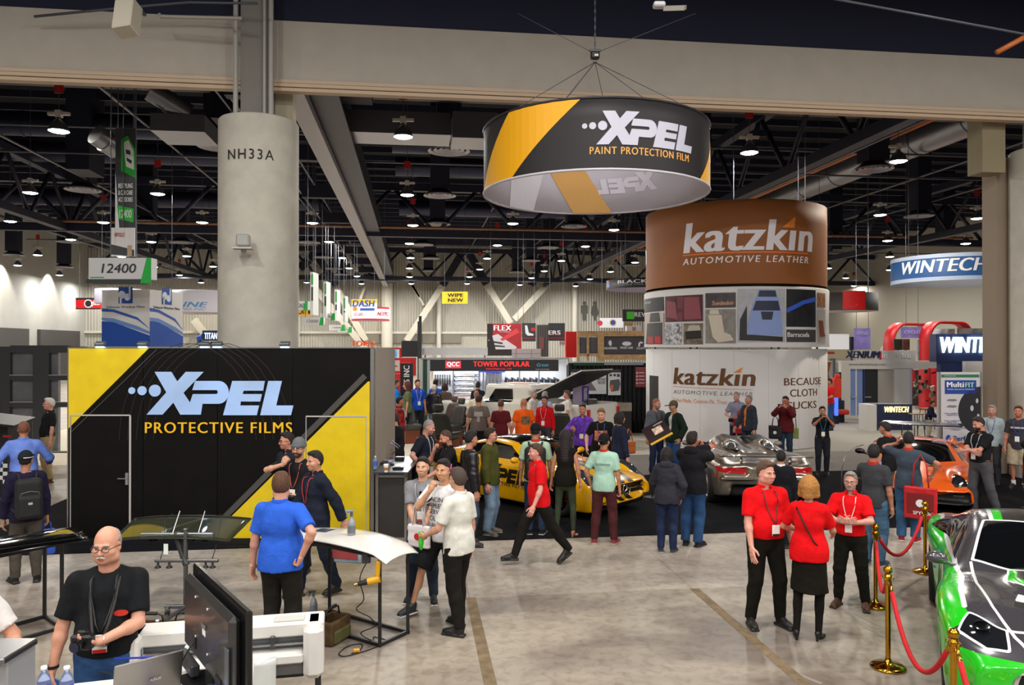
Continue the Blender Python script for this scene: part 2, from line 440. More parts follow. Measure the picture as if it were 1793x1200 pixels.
def hair_mesh(kind):
    if kind in _HAIR: return _HAIR[kind]
    h = .007
    if kind in ('short', 'buzz', 'fringe', 'spiky', 'side'):
        g = {'short': .012, 'buzz': .004, 'fringe': .006, 'spiky': .014, 'side': .016}[kind]
        S = Sdf((-.115, -.13, 0), (.115, .14, .27), h); S.ell((0, .008, .124), (.078+g*.7, .094+g*.8, .103+g), 0)
        if kind in ('short', 'side', 'spiky'): S.ell((0, -.045, .205), (.06, .05, .025 if kind == 'short' else .034), .02)
        S.plane((0, -.062, .168), (0, -.78, -.62))
        for s in (-1, 1): S.ell((s*.085, -.055, .09), (.04, .06, .075), .004, sub=True)
        if kind == 'fringe': S.plane((0, 0, .155), (0, -.5, .86))
        S.wrinkle(.0013 if kind != 'spiky' else .005, 50, 3)
    elif kind == 'long':
        S = Sdf((-.14, -.13, -.34), (.14, .19, .27), .009); S.ell((0, .014, .124), (.094, .104, .116), 0)
        S.cone((0, .05, .1), (0, .085, -.25), .095, .07, .04, squash=1.25)
        for s in (-1, 1): S.cone((s*.07, .0, .1), (s*.085, .03, -.2), .03, .03, .03)
        S.ell((0, -.1, .055), (.062, .085, .115), .012, sub=True); S.wrinkle(.004, 40, 5)
    elif kind == 'bob':
        S = Sdf((-.14, -.14, -.04), (.14, .16, .27), .008); S.ell((0, .014, .124), (.098, .108, .118), 0)
        for s in (-1, 1): S.cone((s*.062, .01, .12), (s*.08, .015, .025), .045, .038, .03)
        S.cone((0, .05, .1), (0, .065, .02), .08, .065, .03)
        S.ell((0, -.105, .06), (.06, .09, .105), .012, sub=True); S.plane((0, 0, -.01), (0, 0, -1)); S.wrinkle(.0016, 30, 5)
    elif kind == 'tied':
        S = Sdf((-.12, -.13, -.02), (.12, .19, .27), .008); S.ell((0, .01, .124), (.086, .102, .114), 0)
        S.ell((0, .12, .1), (.035, .035, .04), .02); S.plane((0, -.07, .165), (0, -.8, -.6)); S.wrinkle(.003, 50, 2)
    elif kind == 'cap':
        S = Sdf((-.115, -.24, .08), (.115, .14, .26), .007); S.ell((0, .008, .134), (.09, .107, .108), 0)
        S.plane((0, 0, .125), (0, 0, -1)); S.ell((0, -.14, .136), (.062, .085, .011), .006)
    elif kind == 'capback':
        S = Sdf((-.115, -.13, .06), (.115, .24, .26), .007); S.ell((0, .008, .134), (.09, .107, .108), 0)
        S.plane((0, 0, .12), (0, 0, -1)); S.ell((0, .14, .122), (.062, .08, .011), .006)
    elif kind == 'beanie':
        S = Sdf((-.12, -.14, .06), (.12, .15, .29), .007); S.ell((0, .012, .14), (.092, .108, .118), 0)
        S.plane((0, 0, .125), (0, -.12, -1)); 
        for i in range(18):
            a = i/18*6.283; S.ell((math.cos(a)*.09, .012+math.sin(a)*.105, .142), (.013, .013, .024), .008)
    elif kind == 'beard':
        S = Sdf((-.09, -.13, -.02), (.09, .05, .11), .0065)
        S.ell((0, -.042, .05), (.062, .059, .066), 0); S.ell((0, -.074, .012), (.026, .024, .02), .02)
        S.plane((0, -.05, .062), (0, .55, .83)); S.ell((0, -.11, .037), (.02, .02, .008), .004, sub=True)
        S.ell((0, -.1, .062), (.03, .03, .012), 0); S.ell((0, -.11, .082), (.05, .04, .016), .004, sub=True)
    elif kind == 'moustache':
        S = Sdf((-.05, -.14, .02), (.05, -.07, .09), .0045); S.cone((-.024, -.1, .046), (0, -.108, .054), .006, .008, 0); S.cone((.024, -.1, .046), (0, -.108, .054), .006, .008, .004)
    _HAIR[kind] = S.mesh(); return _HAIR[kind]
_SH = {}
def shared(key, fn):
    if key not in _SH: _SH[key] = fn()
    return _SH[key]
def hair_obj(kind, color, parent, M, name=None):
    def mk():
        V, Q = hair_mesh(kind)
        m = mat(color, .7, var=.3, vs=60, bump=.5, bs=160) if kind not in ('cap', 'capback', 'beanie') else cloth(color)
        return npmesh(kind, V, Q, m)
    o = link(name or {'cap': 'cap', 'capback': 'cap', 'beanie': 'beanie', 'beard': 'beard', 'moustache': 'moustache'}.get(kind, 'hair'), shared(('hair', kind, color), mk), parent)
    o.matrix_local = M; return o
def shoe_mesh(kind, color, sole):
    def mk():
        S = Sdf((-.07, -.235, -.01), (.07, .1, .16), .0085)
        if kind == 'heel':
            S.ell((0, -.1, .022), (.036, .075, .02), 0); S.cone((0, -.04, .035), (0, .035, .085), .026, .03, .02); S.cone((0, .045, .08), (0, .05, .0), .02, .012, .01)
        else:
            S.ell((0, -.105, .042), (.046, .1, .034), 0); S.cone((0, .01, .055), (0, .022, .1), .044, .042, .03)
            S.rbox((0, -.068, .014), (.046, .135, .016), .014, .012); S.cone((0, -.02, .085), (0, -.12, .05), .034, .03, .02)
        S.plane((0, 0, .0), (0, 0, -1)); S.plane((0, 0, .125), (0, 0, 1))
        V, Q = S.mesh(); z = V[Q][:, :, 2].mean(1)
        return npmesh('shoe', V, Q, [mat(color, .5, var=.1), mat(sole, .7)], mi=(z < .022).astype(int))
    return shared(('shoe', kind, color, sole), mk)
def ik(a, t, l1, l2, hint):
    a = Vector(a); t = Vector(t); d = t-a; L = min(d.length, (l1+l2)*.995); u = d.normalized(); t = a+u*L
    x = (l1*l1-l2*l2+L*L)/(2*L); h = math.sqrt(max(0, l1*l1-x*x)); hint = Vector(hint); hint -= u*hint.dot(u)
    if hint.length < 1e-4: hint = Vector((0, 1, 0))
    return a+u*x+hint.normalized()*h, t
ARM = {  # wrist target for the x>0 arm, elbow hint, palm normal (None: towards the body), hand direction (None: along the forearm)
    'down': ((.25, -.03, .87), (.5, .8, 0), None, None), 'swing_f': ((.23, -.24, .93), (.4, .8, -.3), None, None),
    'swing_b': ((.27, .24, .92), (.3, .8, 0), None, None), 'pocket': ((.23, -.05, .93), (.8, .6, 0), None, None),
    'hip': ((.24, .1, 1.02), (1, .4, .2), (-1, 0, 0), (-.5, -.2, -.8)), 'belly': ((.1, -.27, 1.1), (1, .3, -.6), None, None),
    'clasp': ((.05, -.22, .93), (1, .2, 0), (-.3, .9, 0), (-.4, 0, -1)), 'fore': ((.2, -.33, 1.08), (.6, .5, -.8), None, None),
    'chin': ((.08, -.2, 1.45), (.7, -.3, -1), (-.2, .6, .3), (-.3, .2, .9)), 'photo': ((.09, -.36, 1.5), (.8, 0, -1), (-.9, .4, 0), None),
    'ear': ((.16, -.12, 1.6), (1, -.2, -.6), (-1, 0, .2), (-.2, .1, 1)), 'cross': ((-.1, -.24, 1.17), (1, -.1, -.6), (0, 1, 0), None),
    'back': ((.13, .17, .98), (1, .4, 0), (0, 1, 0), None), 'reach': ((.35, -.5, 1.12), (.6, .3, -1), None, None), 'out': ((.62, -.25, 1.35), (0, .4, -1), (0, 0, -1), None)}
PEOPLE = []
class Fig: pass
def person(px, yh, yf=None, H=1.77, face=0, label='', name='person', fem=False, fat=1.0, skin='d8a07e', hair='short', hc='3a2a20',
           top='tee', tc='333333', inner=None, bot='pants', bc='22242a', shoe='222222', sole='1a1a1a', shoek='shoe', la='down', ra='down', lh='relax', rh='relax',
           lean=0, head=(0, 0), feet=None, tuck=False, belt=None, badge=None, lan='c8c8c8', glasses=None, beard=None, bdc=None, group=None, res=None, sit=False,
           cap_mat=None, collar=None, at_world=None, sock=None, stripe=None, d=None):
    """one figure: stands on the floor at depth d; face 0 = towards the camera, 90 = towards the picture's right, 180 = away"""
    if yf is not None:
        g = fl(px, yf); dd = (g-Vector((0, 0, CH))).dot(RM @ Vector((0, 0, -1))); H = CH-((yh-607.0)*dd/F)
    else:
        dd = d or (CH-H)*F/(yh-607.0); g = at(px, 607, dd); g.z = 0
        if d: H = CH-((yh-607.0)*dd/F)
    if at_world: g = Vector(at_world); g.z = at_world[2] if len(at_world) > 2 else 0
    k = H/1.78; az = math.radians(face)-YAW-math.atan2(px-CX, F)
    R0 = root(name, (g.x, g.y, g.z), label, 'person', az, group, scale=k)
    h = res or (.0115 if dd < 7 else .0145 if dd < 11.5 else .018 if dd < 17 else .024)
    Rt = Matrix.Translation((0, 0, .95)) @ Matrix.Rotation(math.radians(lean), 4, 'X') @ Matrix.Translation((0, 0, -.95))
    if sit: R_sit = -.42
    tw = lambda p: Rt @ Vector(p)
    sw = .145 if fem else .166*(1+(fat-1)*.45); hw = .092
    if feet is None: feet = ((-.1, 0), (.1, 0))
    drop = 0
    # legs
    legs = []
    for i, s in enumerate((-1, 1)):
        fx, fy = feet[i][:2]; fz = feet[i][2] if len(feet[i]) > 2 else 0
        ank = Vector((fx, fy+.03, .085+fz)); hip = Vector((s*hw, 0, .93))
        kn, ank2 = ik(hip, ank, .43, .425, (s*.12, -1, 0)); legs.append((hip, kn, ank2, fz))
    # arms
    arms = []
    for s, a, hk in ((-1, ra, rh), (1, la, lh)):
        spec = ARM[a] if isinstance(a, str) else a
        tg, hint, pn, hd = (list(spec)+[None]*4)[:4]
        m = lambda v: Vector((v[0]*s, v[1], v[2])) if isinstance(a, str) else Vector(v)
        sh = tw((s*sw, 0, 1.42)); tg = m(tg); hint = m(hint or (.5, .7, -.3))
        up = isinstance(a, str) and a not in ('down', 'pocket')
        if up and lean: tg = tw(tg)
        if fat > 1 and a in ('down', 'swing_f', 'swing_b', 'hip', 'pocket'): tg.x += s*.06*(fat-1)/.25
        if fat > 1 and a in ('belly', 'clasp', 'fore', 'cross'): tg.y -= .12*(fat-1)/.25
        el, wr = ik(sh, tg, .29, .255, hint)
        hdv = m(hd) if hd else (wr-el).normalized()
        pnv = m(pn) if pn else Vector((-s, .15, 0)) if abs(hdv.z) > .5 else Vector((-s*.8, 0, .5))
        arms.append((s, sh, el, wr, hdv.normalized(), pnv, hk))
    def torso(S, e, z0=None):
        fx = fat; fy = 1+(fat-1)*1.7
        c = [((0, .012, 1.30), (.158*(.9 if fem else 1)*(1+(fat-1)*.6), .112*(1+(fat-1)*.7), .17)),
             ((0, -.01-.05*(fat-1)/.25, 1.1), ((.128 if fem else .148)*fx, .108*fy, .17)),
             ((0, .01, .955), ((.172 if fem else .162)*(1+(fat-1)*.7), .122*(1+(fat-1)*.8), .13))]
        for cc, r in c:
            RR = Rt.to_3x3() if cc[2] > 1 else Matrix.Identity(3)
            S.ell(tw(cc) if cc[2] > 1 else cc, [q+e for q in r], .07, R=np.array(RR))
        for s in (-1, 1): S.cone(tw((s*.04, .02, 1.455)), tw((s*(sw-.02), .005, 1.422)), .052+e, .05+e, .05)
        if fem:
            for s in (-1, 1): S.ell(tw((s*.07, -.1, 1.28)), [.058+e]*3, .05)
        else: S.ell(tw((0, -.03, 1.34)), (.13+e, .075+e, .09+e), .06)
        S.ell(tw((0, .035, 1.42)), (.1+e, .075+e, .08), .05)
    def legprim(S, e, e2=None, cut=None, kcut=None):
        e2 = e if e2 is None else e2
        for hip, kn, an, fz in legs:
            S.cone(hip, kn, .088*(1+(fat-1)*.5)+e, .058+e2, .03, cut=kcut)
            if kcut is None:
                S.cone(kn, an, .056+e2, .04+e2, .02, cut=cut)
                S.ell(kn.lerp(an, .3)+Vector((0, .016, 0)), (.046+e2, .048+e2, .11), .03)
    # ---- body (one continuous skin)
    S = Sdf((-.8, -.7, -.02), (.8, .7, 1.72), h) if any(isinstance(q, tuple) for q in (la, ra)) or 'reach' in (la, ra) or 'out' in (la, ra) else Sdf((-.5, -.62, -.02), (.5, .5, 1.72), h)
    torso(S, -.012); legprim(S, -.012)
    
    ar = .9 if fem else 1.08 if fat > 1.1 else 1
    for s, sh, el, wr, hd, pn, hk in arms:
        S.cone(sh, el, .047*ar, .038*ar, .03); S.cone(el, wr, .039*ar, .0265*ar, .012); S.ell(el.lerp(wr, .25), (.042*ar,)*3, .02)
    V, Q = S.mesh(); VS = [V]; QS = [Q]; n = len(V)
    for s, sh, el, wr, hd, pn, hk in arms:
        v, q = hand_mesh(hk, s > 0); M = basis(-pn, hd, wr+hd*.012)
        VS.append(xf(v*(.92 if fem else 1.04), M)); QS.append(q+n); n += len(v)
    nb = Rt @ Vector((0, -.005, 1.555)); fwd = lean*.35
    Mh = Matrix.Translation(nb) @ Matrix.Rotation(math.radians(head[0]), 4, 'Z') @ Matrix.Rotation(math.radians(head[1]+fwd), 4, 'X')
    hm = 'f' if fem else 'fat' if fat > 1.18 else 'm'
    v, q = head_mesh(hm); VS.append(xf(v, Mh)); QS.append(q+n)
    skm = mat(skin, .5, var=.08, vs=18)
    body = link('body', npmesh('body', np.concatenate(VS), np.concatenate(QS), skm), R0)
    # ---- face
    if dd < 22:
        def mkeye():
            b = MB(); b.lathe([(0, -.0115), (.008, -.008), (.0115, 0), (.008, .008), (0, .0115)], mat('efeae4', .2), n=10)
            b.lathe([(0, -.001), (.0062, 0), (0, .002)], mat('2a1a12', .2), c=(0, 0, 0), n=8)
            for i in range(5*10, len(b.v)): x, y, z = b.v[i]; b.v[i] = (x, -.0112-z, y)
            return b.mesh('eye')
        for s in (-1, 1):
            e = link('eye', shared('eye', mkeye), R0); e.matrix_local = Mh @ Matrix.Translation((s*.032, -.0795, .104)) @ Matrix.Diagonal((1, 1, .72, 1))
        for s in (-1, 1):
            def mkbrow():
                b = MB(); b.tube([(s*.048, -.087, .12), (s*.034, -.099, .127), (s*.016, -.101, .123)], .004, mat(hc if hair != 'fringe' else '8a8078', .9), 6); return b.mesh('eyebrow')
            link('eyebrow', shared(('brow', hc, s), mkbrow), R0).matrix_local = Mh
        def mkl():
            b = MB(); mm = mat('b0605a', .4); b.tube([(-.022, -.094, .034), (-.01, -.1, .0335), (0, -.1015, .033), (.01, -.1, .0335), (.022, -.094, .034)], .0055, mm, 6, rs=[.002, .005, .0055, .005, .002]); return b.mesh('lips')
        link('lips', shared('lips', mkl), R0).matrix_local = Mh
    if glasses:
        def mkg():
            b = MB(); mm = mat(glasses, .3)
            for s in (-1, 1):
                b.tube([(s*(.034+.023*math.cos(a)), -.112+.006*abs(math.cos(a)), .102+.017*math.sin(a)) for a in [i*.5236 for i in range(12)]], .0024, mm, 5, closed=True)
                b.tube([(s*.057, -.106, .105), (s*.08, -.03, .11), (s*.083, .01, .1)], .0025, mm, 5)
            b.tube([(-.011, -.112, .105), (.011, -.112, .105)], .0025, mm, 5); return b.mesh('glasses')
        link('glasses', shared(('gl', glasses), mkg), R0).matrix_local = Mh
    if hair == 'cap+': hair_obj('buzz', hc, R0, Mh); hair_obj('cap', cap_mat, R0, Mh)
    elif hair == 'capback+': hair_obj('buzz', hc, R0, Mh); hair_obj('capback', cap_mat, R0, Mh)
    elif hair == 'beanie+': hair_obj('buzz', hc, R0, Mh); hair_obj('beanie', cap_mat, R0, Mh)
    elif hair: hair_obj(hair, hc, R0, Mh)
    if beard: hair_obj(beard, bdc or hc, R0, Mh)
    # ---- trousers
    bm_ = cloth(bc) if not bc.startswith('j') else mat(bc[1:], .9, var=.3, vs=5, bump=.4, bs=20, spec=.2)
    sd = int(px*7+yh) % 97
    if bot in ('pants', 'leggings', 'shorts', 'loose'):
        S = Sdf((-.36, -.62, .0), (.36, .6, 1.12), h)
        e = {'pants': .016, 'leggings': -.004, 'shorts': .026, 'loose': .026}[bot]; e2 = {'pants': .02, 'leggings': -.004, 'shorts': .05, 'loose': .032}[bot]
        S.ell((0, .01, .965), ((.172 if fem else .162)*(1+(fat-1)*.7)+.008, .122*(1+(fat-1)*.8)+.012, .2), 0)
        legprim(S, e, e2, cut=1.02 if bot != 'leggings' else .94, kcut=.97 if bot == 'shorts' else None)
        if bot != 'leggings': S.wrinkle(.0042, 11, sd)
        if tuck: S.plane((0, 0, 1.03), (0, 0, 1))
        V, Q = S.mesh(); link({'leggings': 'leggings', 'shorts': 'shorts'}.get(bot, 'trousers'), npmesh('b', V, Q, bm_), R0)
    elif bot == 'skirt':
        S = Sdf((-.3, -.3, .4), (.3, .3, 1.12), h); S.ell((0, .01, .965), (.18, .13, .14), 0)
        S.cone((0, 0, .93), (0, -.01, .52), .17, .2, .05, cut=1.0, squash=1.35); S.wrinkle(.004, 10, sd)
        V, Q = S.mesh(); link('skirt', npmesh('b', V, Q, bm_), R0)
        S = Sdf((-.3, -.3, .02), (.3, .3, .7), h); legprim(S, -.004, -.004)
        V, Q = S.mesh(); link('tights', npmesh('t', V, Q, cloth('15120f')), R0)
    # ---- shoes
    for i, (hip, kn, an, fz) in enumerate(legs):
        yaw = (-12, 12)[i]; tilt = (kn-an).normalized()
        if sock:
            S = one('sock', 'cyl', an+Vector((0, 0, -.02)), an+(kn-an)*.22, .044, cloth(sock), r2=.046, parent=R0)
        o = link('shoe', shoe_mesh(shoek, shoe, sole), R0)
        pit = 0 if fz < .03 else min(55, fz*300)
        o.matrix_local = Matrix.Translation((an.x, an.y-.01, max(0, an.z-.09)+.0)) @ Matrix.Rotation(math.radians(yaw), 4, 'Z') @ Matrix.Rotation(math.radians(pit), 4, 'X')
    # ---- top
    def upper(colr, e, kind, z_hem, sleeve, open_=0, noneck=.0, sd2=0, wr_=.0032):
        S = Sdf((-.72, -.62, .7), (.72, .5, 1.56), h) if (h > .02 or isinstance(la, tuple) or isinstance(ra, tuple) or 'out' in (la, ra) or 'reach' in (la, ra)) else Sdf((-.5, -.6, .7), (.5, .45, 1.56), h)
        torso(S, e)
        if z_hem < .95:
            S.cone((0, .005, 1.02), (0, .005, z_hem-.02), .165*(1+(fat-1)*.9)+e, .172*(1+(fat-1)*.9)+e*1.4, .05, squash=1.3)
        S.plane((0, 0, z_hem), (0, 0, -1))
        S.cone(nb+Vector((0, .02, -.1)), nb+Vector((0, .01, .08)), .062+noneck, .07+noneck, .01, sub=True)
        if open_:
            for i in range(8):
                z = 1.47-i*.07; S.ell(tw((0, -.2, z)), (open_*(1-.55*i/8) if open_ < .09 else open_, .15, .06), .01, sub=True)
        if sleeve:
            for s, sh, el, wr, hd, pn, hk in arms:
                a0 = .047*ar+e+.006
                if sleeve == 'short':
                    S.cone(sh, el, a0+.004, .038*ar+e+.018, .03, cut=.78)
                else:
                    S.cone(sh, el, a0, .04*ar+e+.006, .03); S.cone(el, wr, .041*ar+e+.006, .03*ar+e+.004, .015, cut=.97)
        S.wrinkle(wr_, 12, sd+sd2)
        return S.mesh()
    hem = .965 if tuck else .86
    cm = colr = tc if not isinstance(tc, str) else (mat(tc, .3, bump=.5, bs=14, coat=.3) if top == 'leather' else cloth(tc))
    if top in ('tee', 'polo', 'tank', 'shirt', 'blouse'):
        e = {'tee': .012, 'polo': .013, 'tank': .012, 'shirt': .016, 'blouse': .014}[top]
        V, Q = upper(tc, e, top, hem, None if top == 'tank' else ('short' if top in ('tee', 'polo', 'blouse') else 'long'))
        nm = {'tee': 't_shirt', 'polo': 'polo_shirt', 'tank': 'sleeveless_top', 'shirt': 'shirt', 'blouse': 'shirt'}[top]
    else:
        e = {'jacket': .03, 'hoodie': .034, 'leather': .026, 'blazer': .026, 'sweater': .022}[top]
        if inner:
            Vi, Qi = upper(inner, .012, 'i', .95, None, sd2=3)
            link('shirt', npmesh('i', Vi, Qi, cloth(inner)), R0)
        V, Q = upper(tc, e, top, .84 if top != 'blazer' else .8, 'long', open_=(.045 if top == 'blazer' else .06) if inner else 0, noneck=.012, wr_=.005)
        nm = {'jacket': 'jacket', 'hoodie': 'hooded_jacket', 'leather': 'jacket', 'blazer': 'blazer', 'sweater': 'sweater'}[top]
    up = link(nm, npmesh('u', V, Q, cm), R0)
    if top == 'hoodie':
        S = Sdf((-.2, -.15, 1.3), (.2, .25, 1.6), h*.8); S.ell(nb+Vector((0, .08, -.06)), (.12, .08, .09), 0); S.ell(nb+Vector((0, .03, .02)), (.075, .08, .1), .01, sub=True); S.wrinkle(.004, 20)
        v, q = S.mesh(); link('hood', npmesh('h', v, q, cm), R0)
    if top in ('polo', 'shirt', 'blouse', 'blazer') or collar:
        cc = collar if collar else tc
        cmm = cc if not isinstance(cc, str) else cloth(cc)
        S = Sdf((-.12, -.14, 1.4), (.12, .16, 1.62), .0085 if dd < 13 else .012)
        c0 = nb+Vector((0, .02, -.068)); S.cone(c0, c0+Vector((0, .012, .062)), .082, .068, .01, cut=1.0, cut0=0.0)
        S.cone(c0-Vector((0, 0, .06)), c0+Vector((0, .01, .16)), .068, .06, .004, sub=True)
        S.rbox(c0+Vector((0, -.09, .03)), (.02, .05, .08), .01, .01, sub=True)
        v, q = S.mesh(); link('collar', npmesh('c', v, q, cmm), R0)
    if tuck:
        rr = (.172 if fem else .162)*(1+(fat-1)*.7)+.012; ry = .122*(1+(fat-1)*.8)+.014
        b = MB(); b.lathe([(1, .985), (1.03, .988), (1.03, 1.018), (1, 1.02)], mat(belt or '1a1512', .4), n=28, sx=rr, sy=ry, c=(0, .01, 0))
        bl = b.build('belt', R0); one('buckle', 'box', (0, -ry+.005, 1.002), (.045, .012, .035), metal('c9b98a'), parent=bl, bev=.003)
    # probes on the top garment
    def front(x, z, back=False, w=.03):
        m = (abs(V[:, 0]-x) < w) & (abs(V[:, 2]-z) < w) & (abs(V[:, 0]) < .3)
        if not m.any(): return (.15 if back else -.15)
        return float(V[m, 1].max()+.004) if back else float(V[m, 1].min()-.004)
    if badge:
        zb = 1.1 if badge != 'low' else 1.0; lb = MB(); mm = mat(lan, .6)
        for s in (-1, 1):
            pts = [(s*.07, .03, nb.z-.08)]+[(s*x, front(s*x, z)-.005, z) for x, z in ((.074, 1.46), (.075, 1.43), (.073, 1.4), (.07, 1.36), (.06, 1.32), (.05, 1.28), (.028, 1.2), (.004, zb+.05))]
            lb.tube(pts, .0055, mm, 5)
        lo = lb.build('lanyard', R0)
        yb = front(0, zb, w=.06)-.012
        bd = one('badge', 'box', (0, yb, zb-.02), (.085, .006, .115), mat('f2f0ea', .4), parent=R0, bev=.002)
        one('badge_strip', 'box', (0, yb-.004, zb-.066), (.08, .003, .022), mat(badge if isinstance(badge, str) and len(badge) == 6 else 'c02020', .4), parent=bd)
    P = Fig(); P.root = R0; P.k = k; P.front = front; P.arms = arms; P.az = az; P.g = g; P.nb = nb; P.Mh = Mh; P.dd = dd; P.up = up; P.V = V
    P.M = Matrix.Translation(g) @ Matrix.Rotation(az, 4, 'Z') @ Matrix.Scale(k, 4)
    P.w = lambda p: P.M @ Vector(p)
    P.hand = lambda i, t=.09: P.w(arms[i][3]+arms[i][4]*t)   # 0 = their right, 1 = their left
    PEOPLE.append(P); return P
def held(name, P, i, label, cat, build, dirz=None, t=.09, off=(0, 0, 0), face_y=None):
    "a top-level thing in hand i; build(b) fills an MB in local coords"
    b = MB(); build(b); o = b.build(name); o.location = P.hand(i, t)+Vector(off)
    o.rotation_euler = (0, 0, P.az if face_y is None else face_y); return T(o, label, cat)
# ---------------------------------------------------------------- cars
def pdist(P, x, y):
    "signed distance to a 2D polygon (negative inside), arrays x,y"
    d = np.full(x.shape, 1e9, np.float32); ins = np.zeros(x.shape, bool); n = len(P)
    for i in range(n):
        ax, ay = P[i]; bx, by = P[(i+1) % n]; ex, ey = bx-ax, by-ay; L = ex*ex+ey*ey+1e-12
        t = np.clip(((x-ax)*ex+(y-ay)*ey)/L, 0, 1); d = np.minimum(d, (x-ax-t*ex)**2+(y-ay-t*ey)**2)
        c = ((ay > y) != (by > y)) & (x < (bx-ax)*(y-ay)/((by-ay) if abs(by-ay) > 1e-9 else 1e-9)+ax); ins ^= c
    d = np.sqrt(d); return np.where(ins, -d, d)
def split(V, T_, g):
    "cut triangle mesh along g=0: (inside g<0) triangles, (outside) triangles, sharing the vertex array"
    V = list(map(tuple, V)) if False else V
    s = g[T_] < 0; n = s.sum(1); ins = T_[n == 3]; out = T_[n == 0]; X = T_[(n == 1) | (n == 2)]
    newV = []; cache = {}; a_, b_ = [], []; base = len(V)
    def cut(i, j):
        k = (i, j) if i < j else (j, i)
        if k not in cache:
            t = g[k[0]]/(g[k[0]]-g[k[1]]); t = min(max(float(t), .001), .999); newV.append(V[k[0]]*(1-t)+V[k[1]]*t); cache[k] = base+len(newV)-1
        return cache[k]
    for tri in X.tolist():
        sg = [g[i] < 0 for i in tri]; r = sg.index(sum(sg) == 1)   # the lone vertex
        p, q, w = tri[r], tri[(r+1) % 3], tri[(r+2) % 3]; u = cut(p, q); v = cut(p, w)
        lone = a_ if sg[r] else b_; two = b_ if sg[r] else a_
        lone.append((p, u, v)); two += [(u, q, w), (u, w, v)]
    V2 = np.concatenate([V, np.array(newV, np.float32)]) if newV else V
    A = np.concatenate([ins, np.array(a_, np.int32).reshape(-1, 3)]); B = np.concatenate([out, np.array(b_, np.int32).reshape(-1, 3)])
    g2 = np.concatenate([g, np.zeros(len(newV), np.float32)]); return V2, A, B
def compact(V, T_):
    u, inv = np.unique(T_, return_inverse=True); return V[u], inv.reshape(T_.shape)
def normals(V, T_):
    n = np.zeros_like(V); f = np.cross(V[T_[:, 1]]-V[T_[:, 0]], V[T_[:, 2]]-V[T_[:, 0]])
    for i in range(3): np.add.at(n, T_[:, i], f)
    return n/np.maximum(np.linalg.norm(n, axis=1), 1e-9)[:, None]
def spl(pts, x):
    "smooth monotone-ish interpolation through (x,y) points"
    X = np.array([p[0] for p in pts]); Y = np.array([p[1] for p in pts]); m = np.gradient(Y, X)
    i = np.clip(np.searchsorted(X, x)-1, 0, len(X)-2); h = X[i+1]-X[i]; t = np.clip((x-X[i])/h, 0, 1)
    return (2*t**3-3*t**2+1)*Y[i]+(t**3-2*t**2+t)*h*m[i]+(-2*t**3+3*t**2)*Y[i+1]+(t**3-t**2)*h*m[i+1]
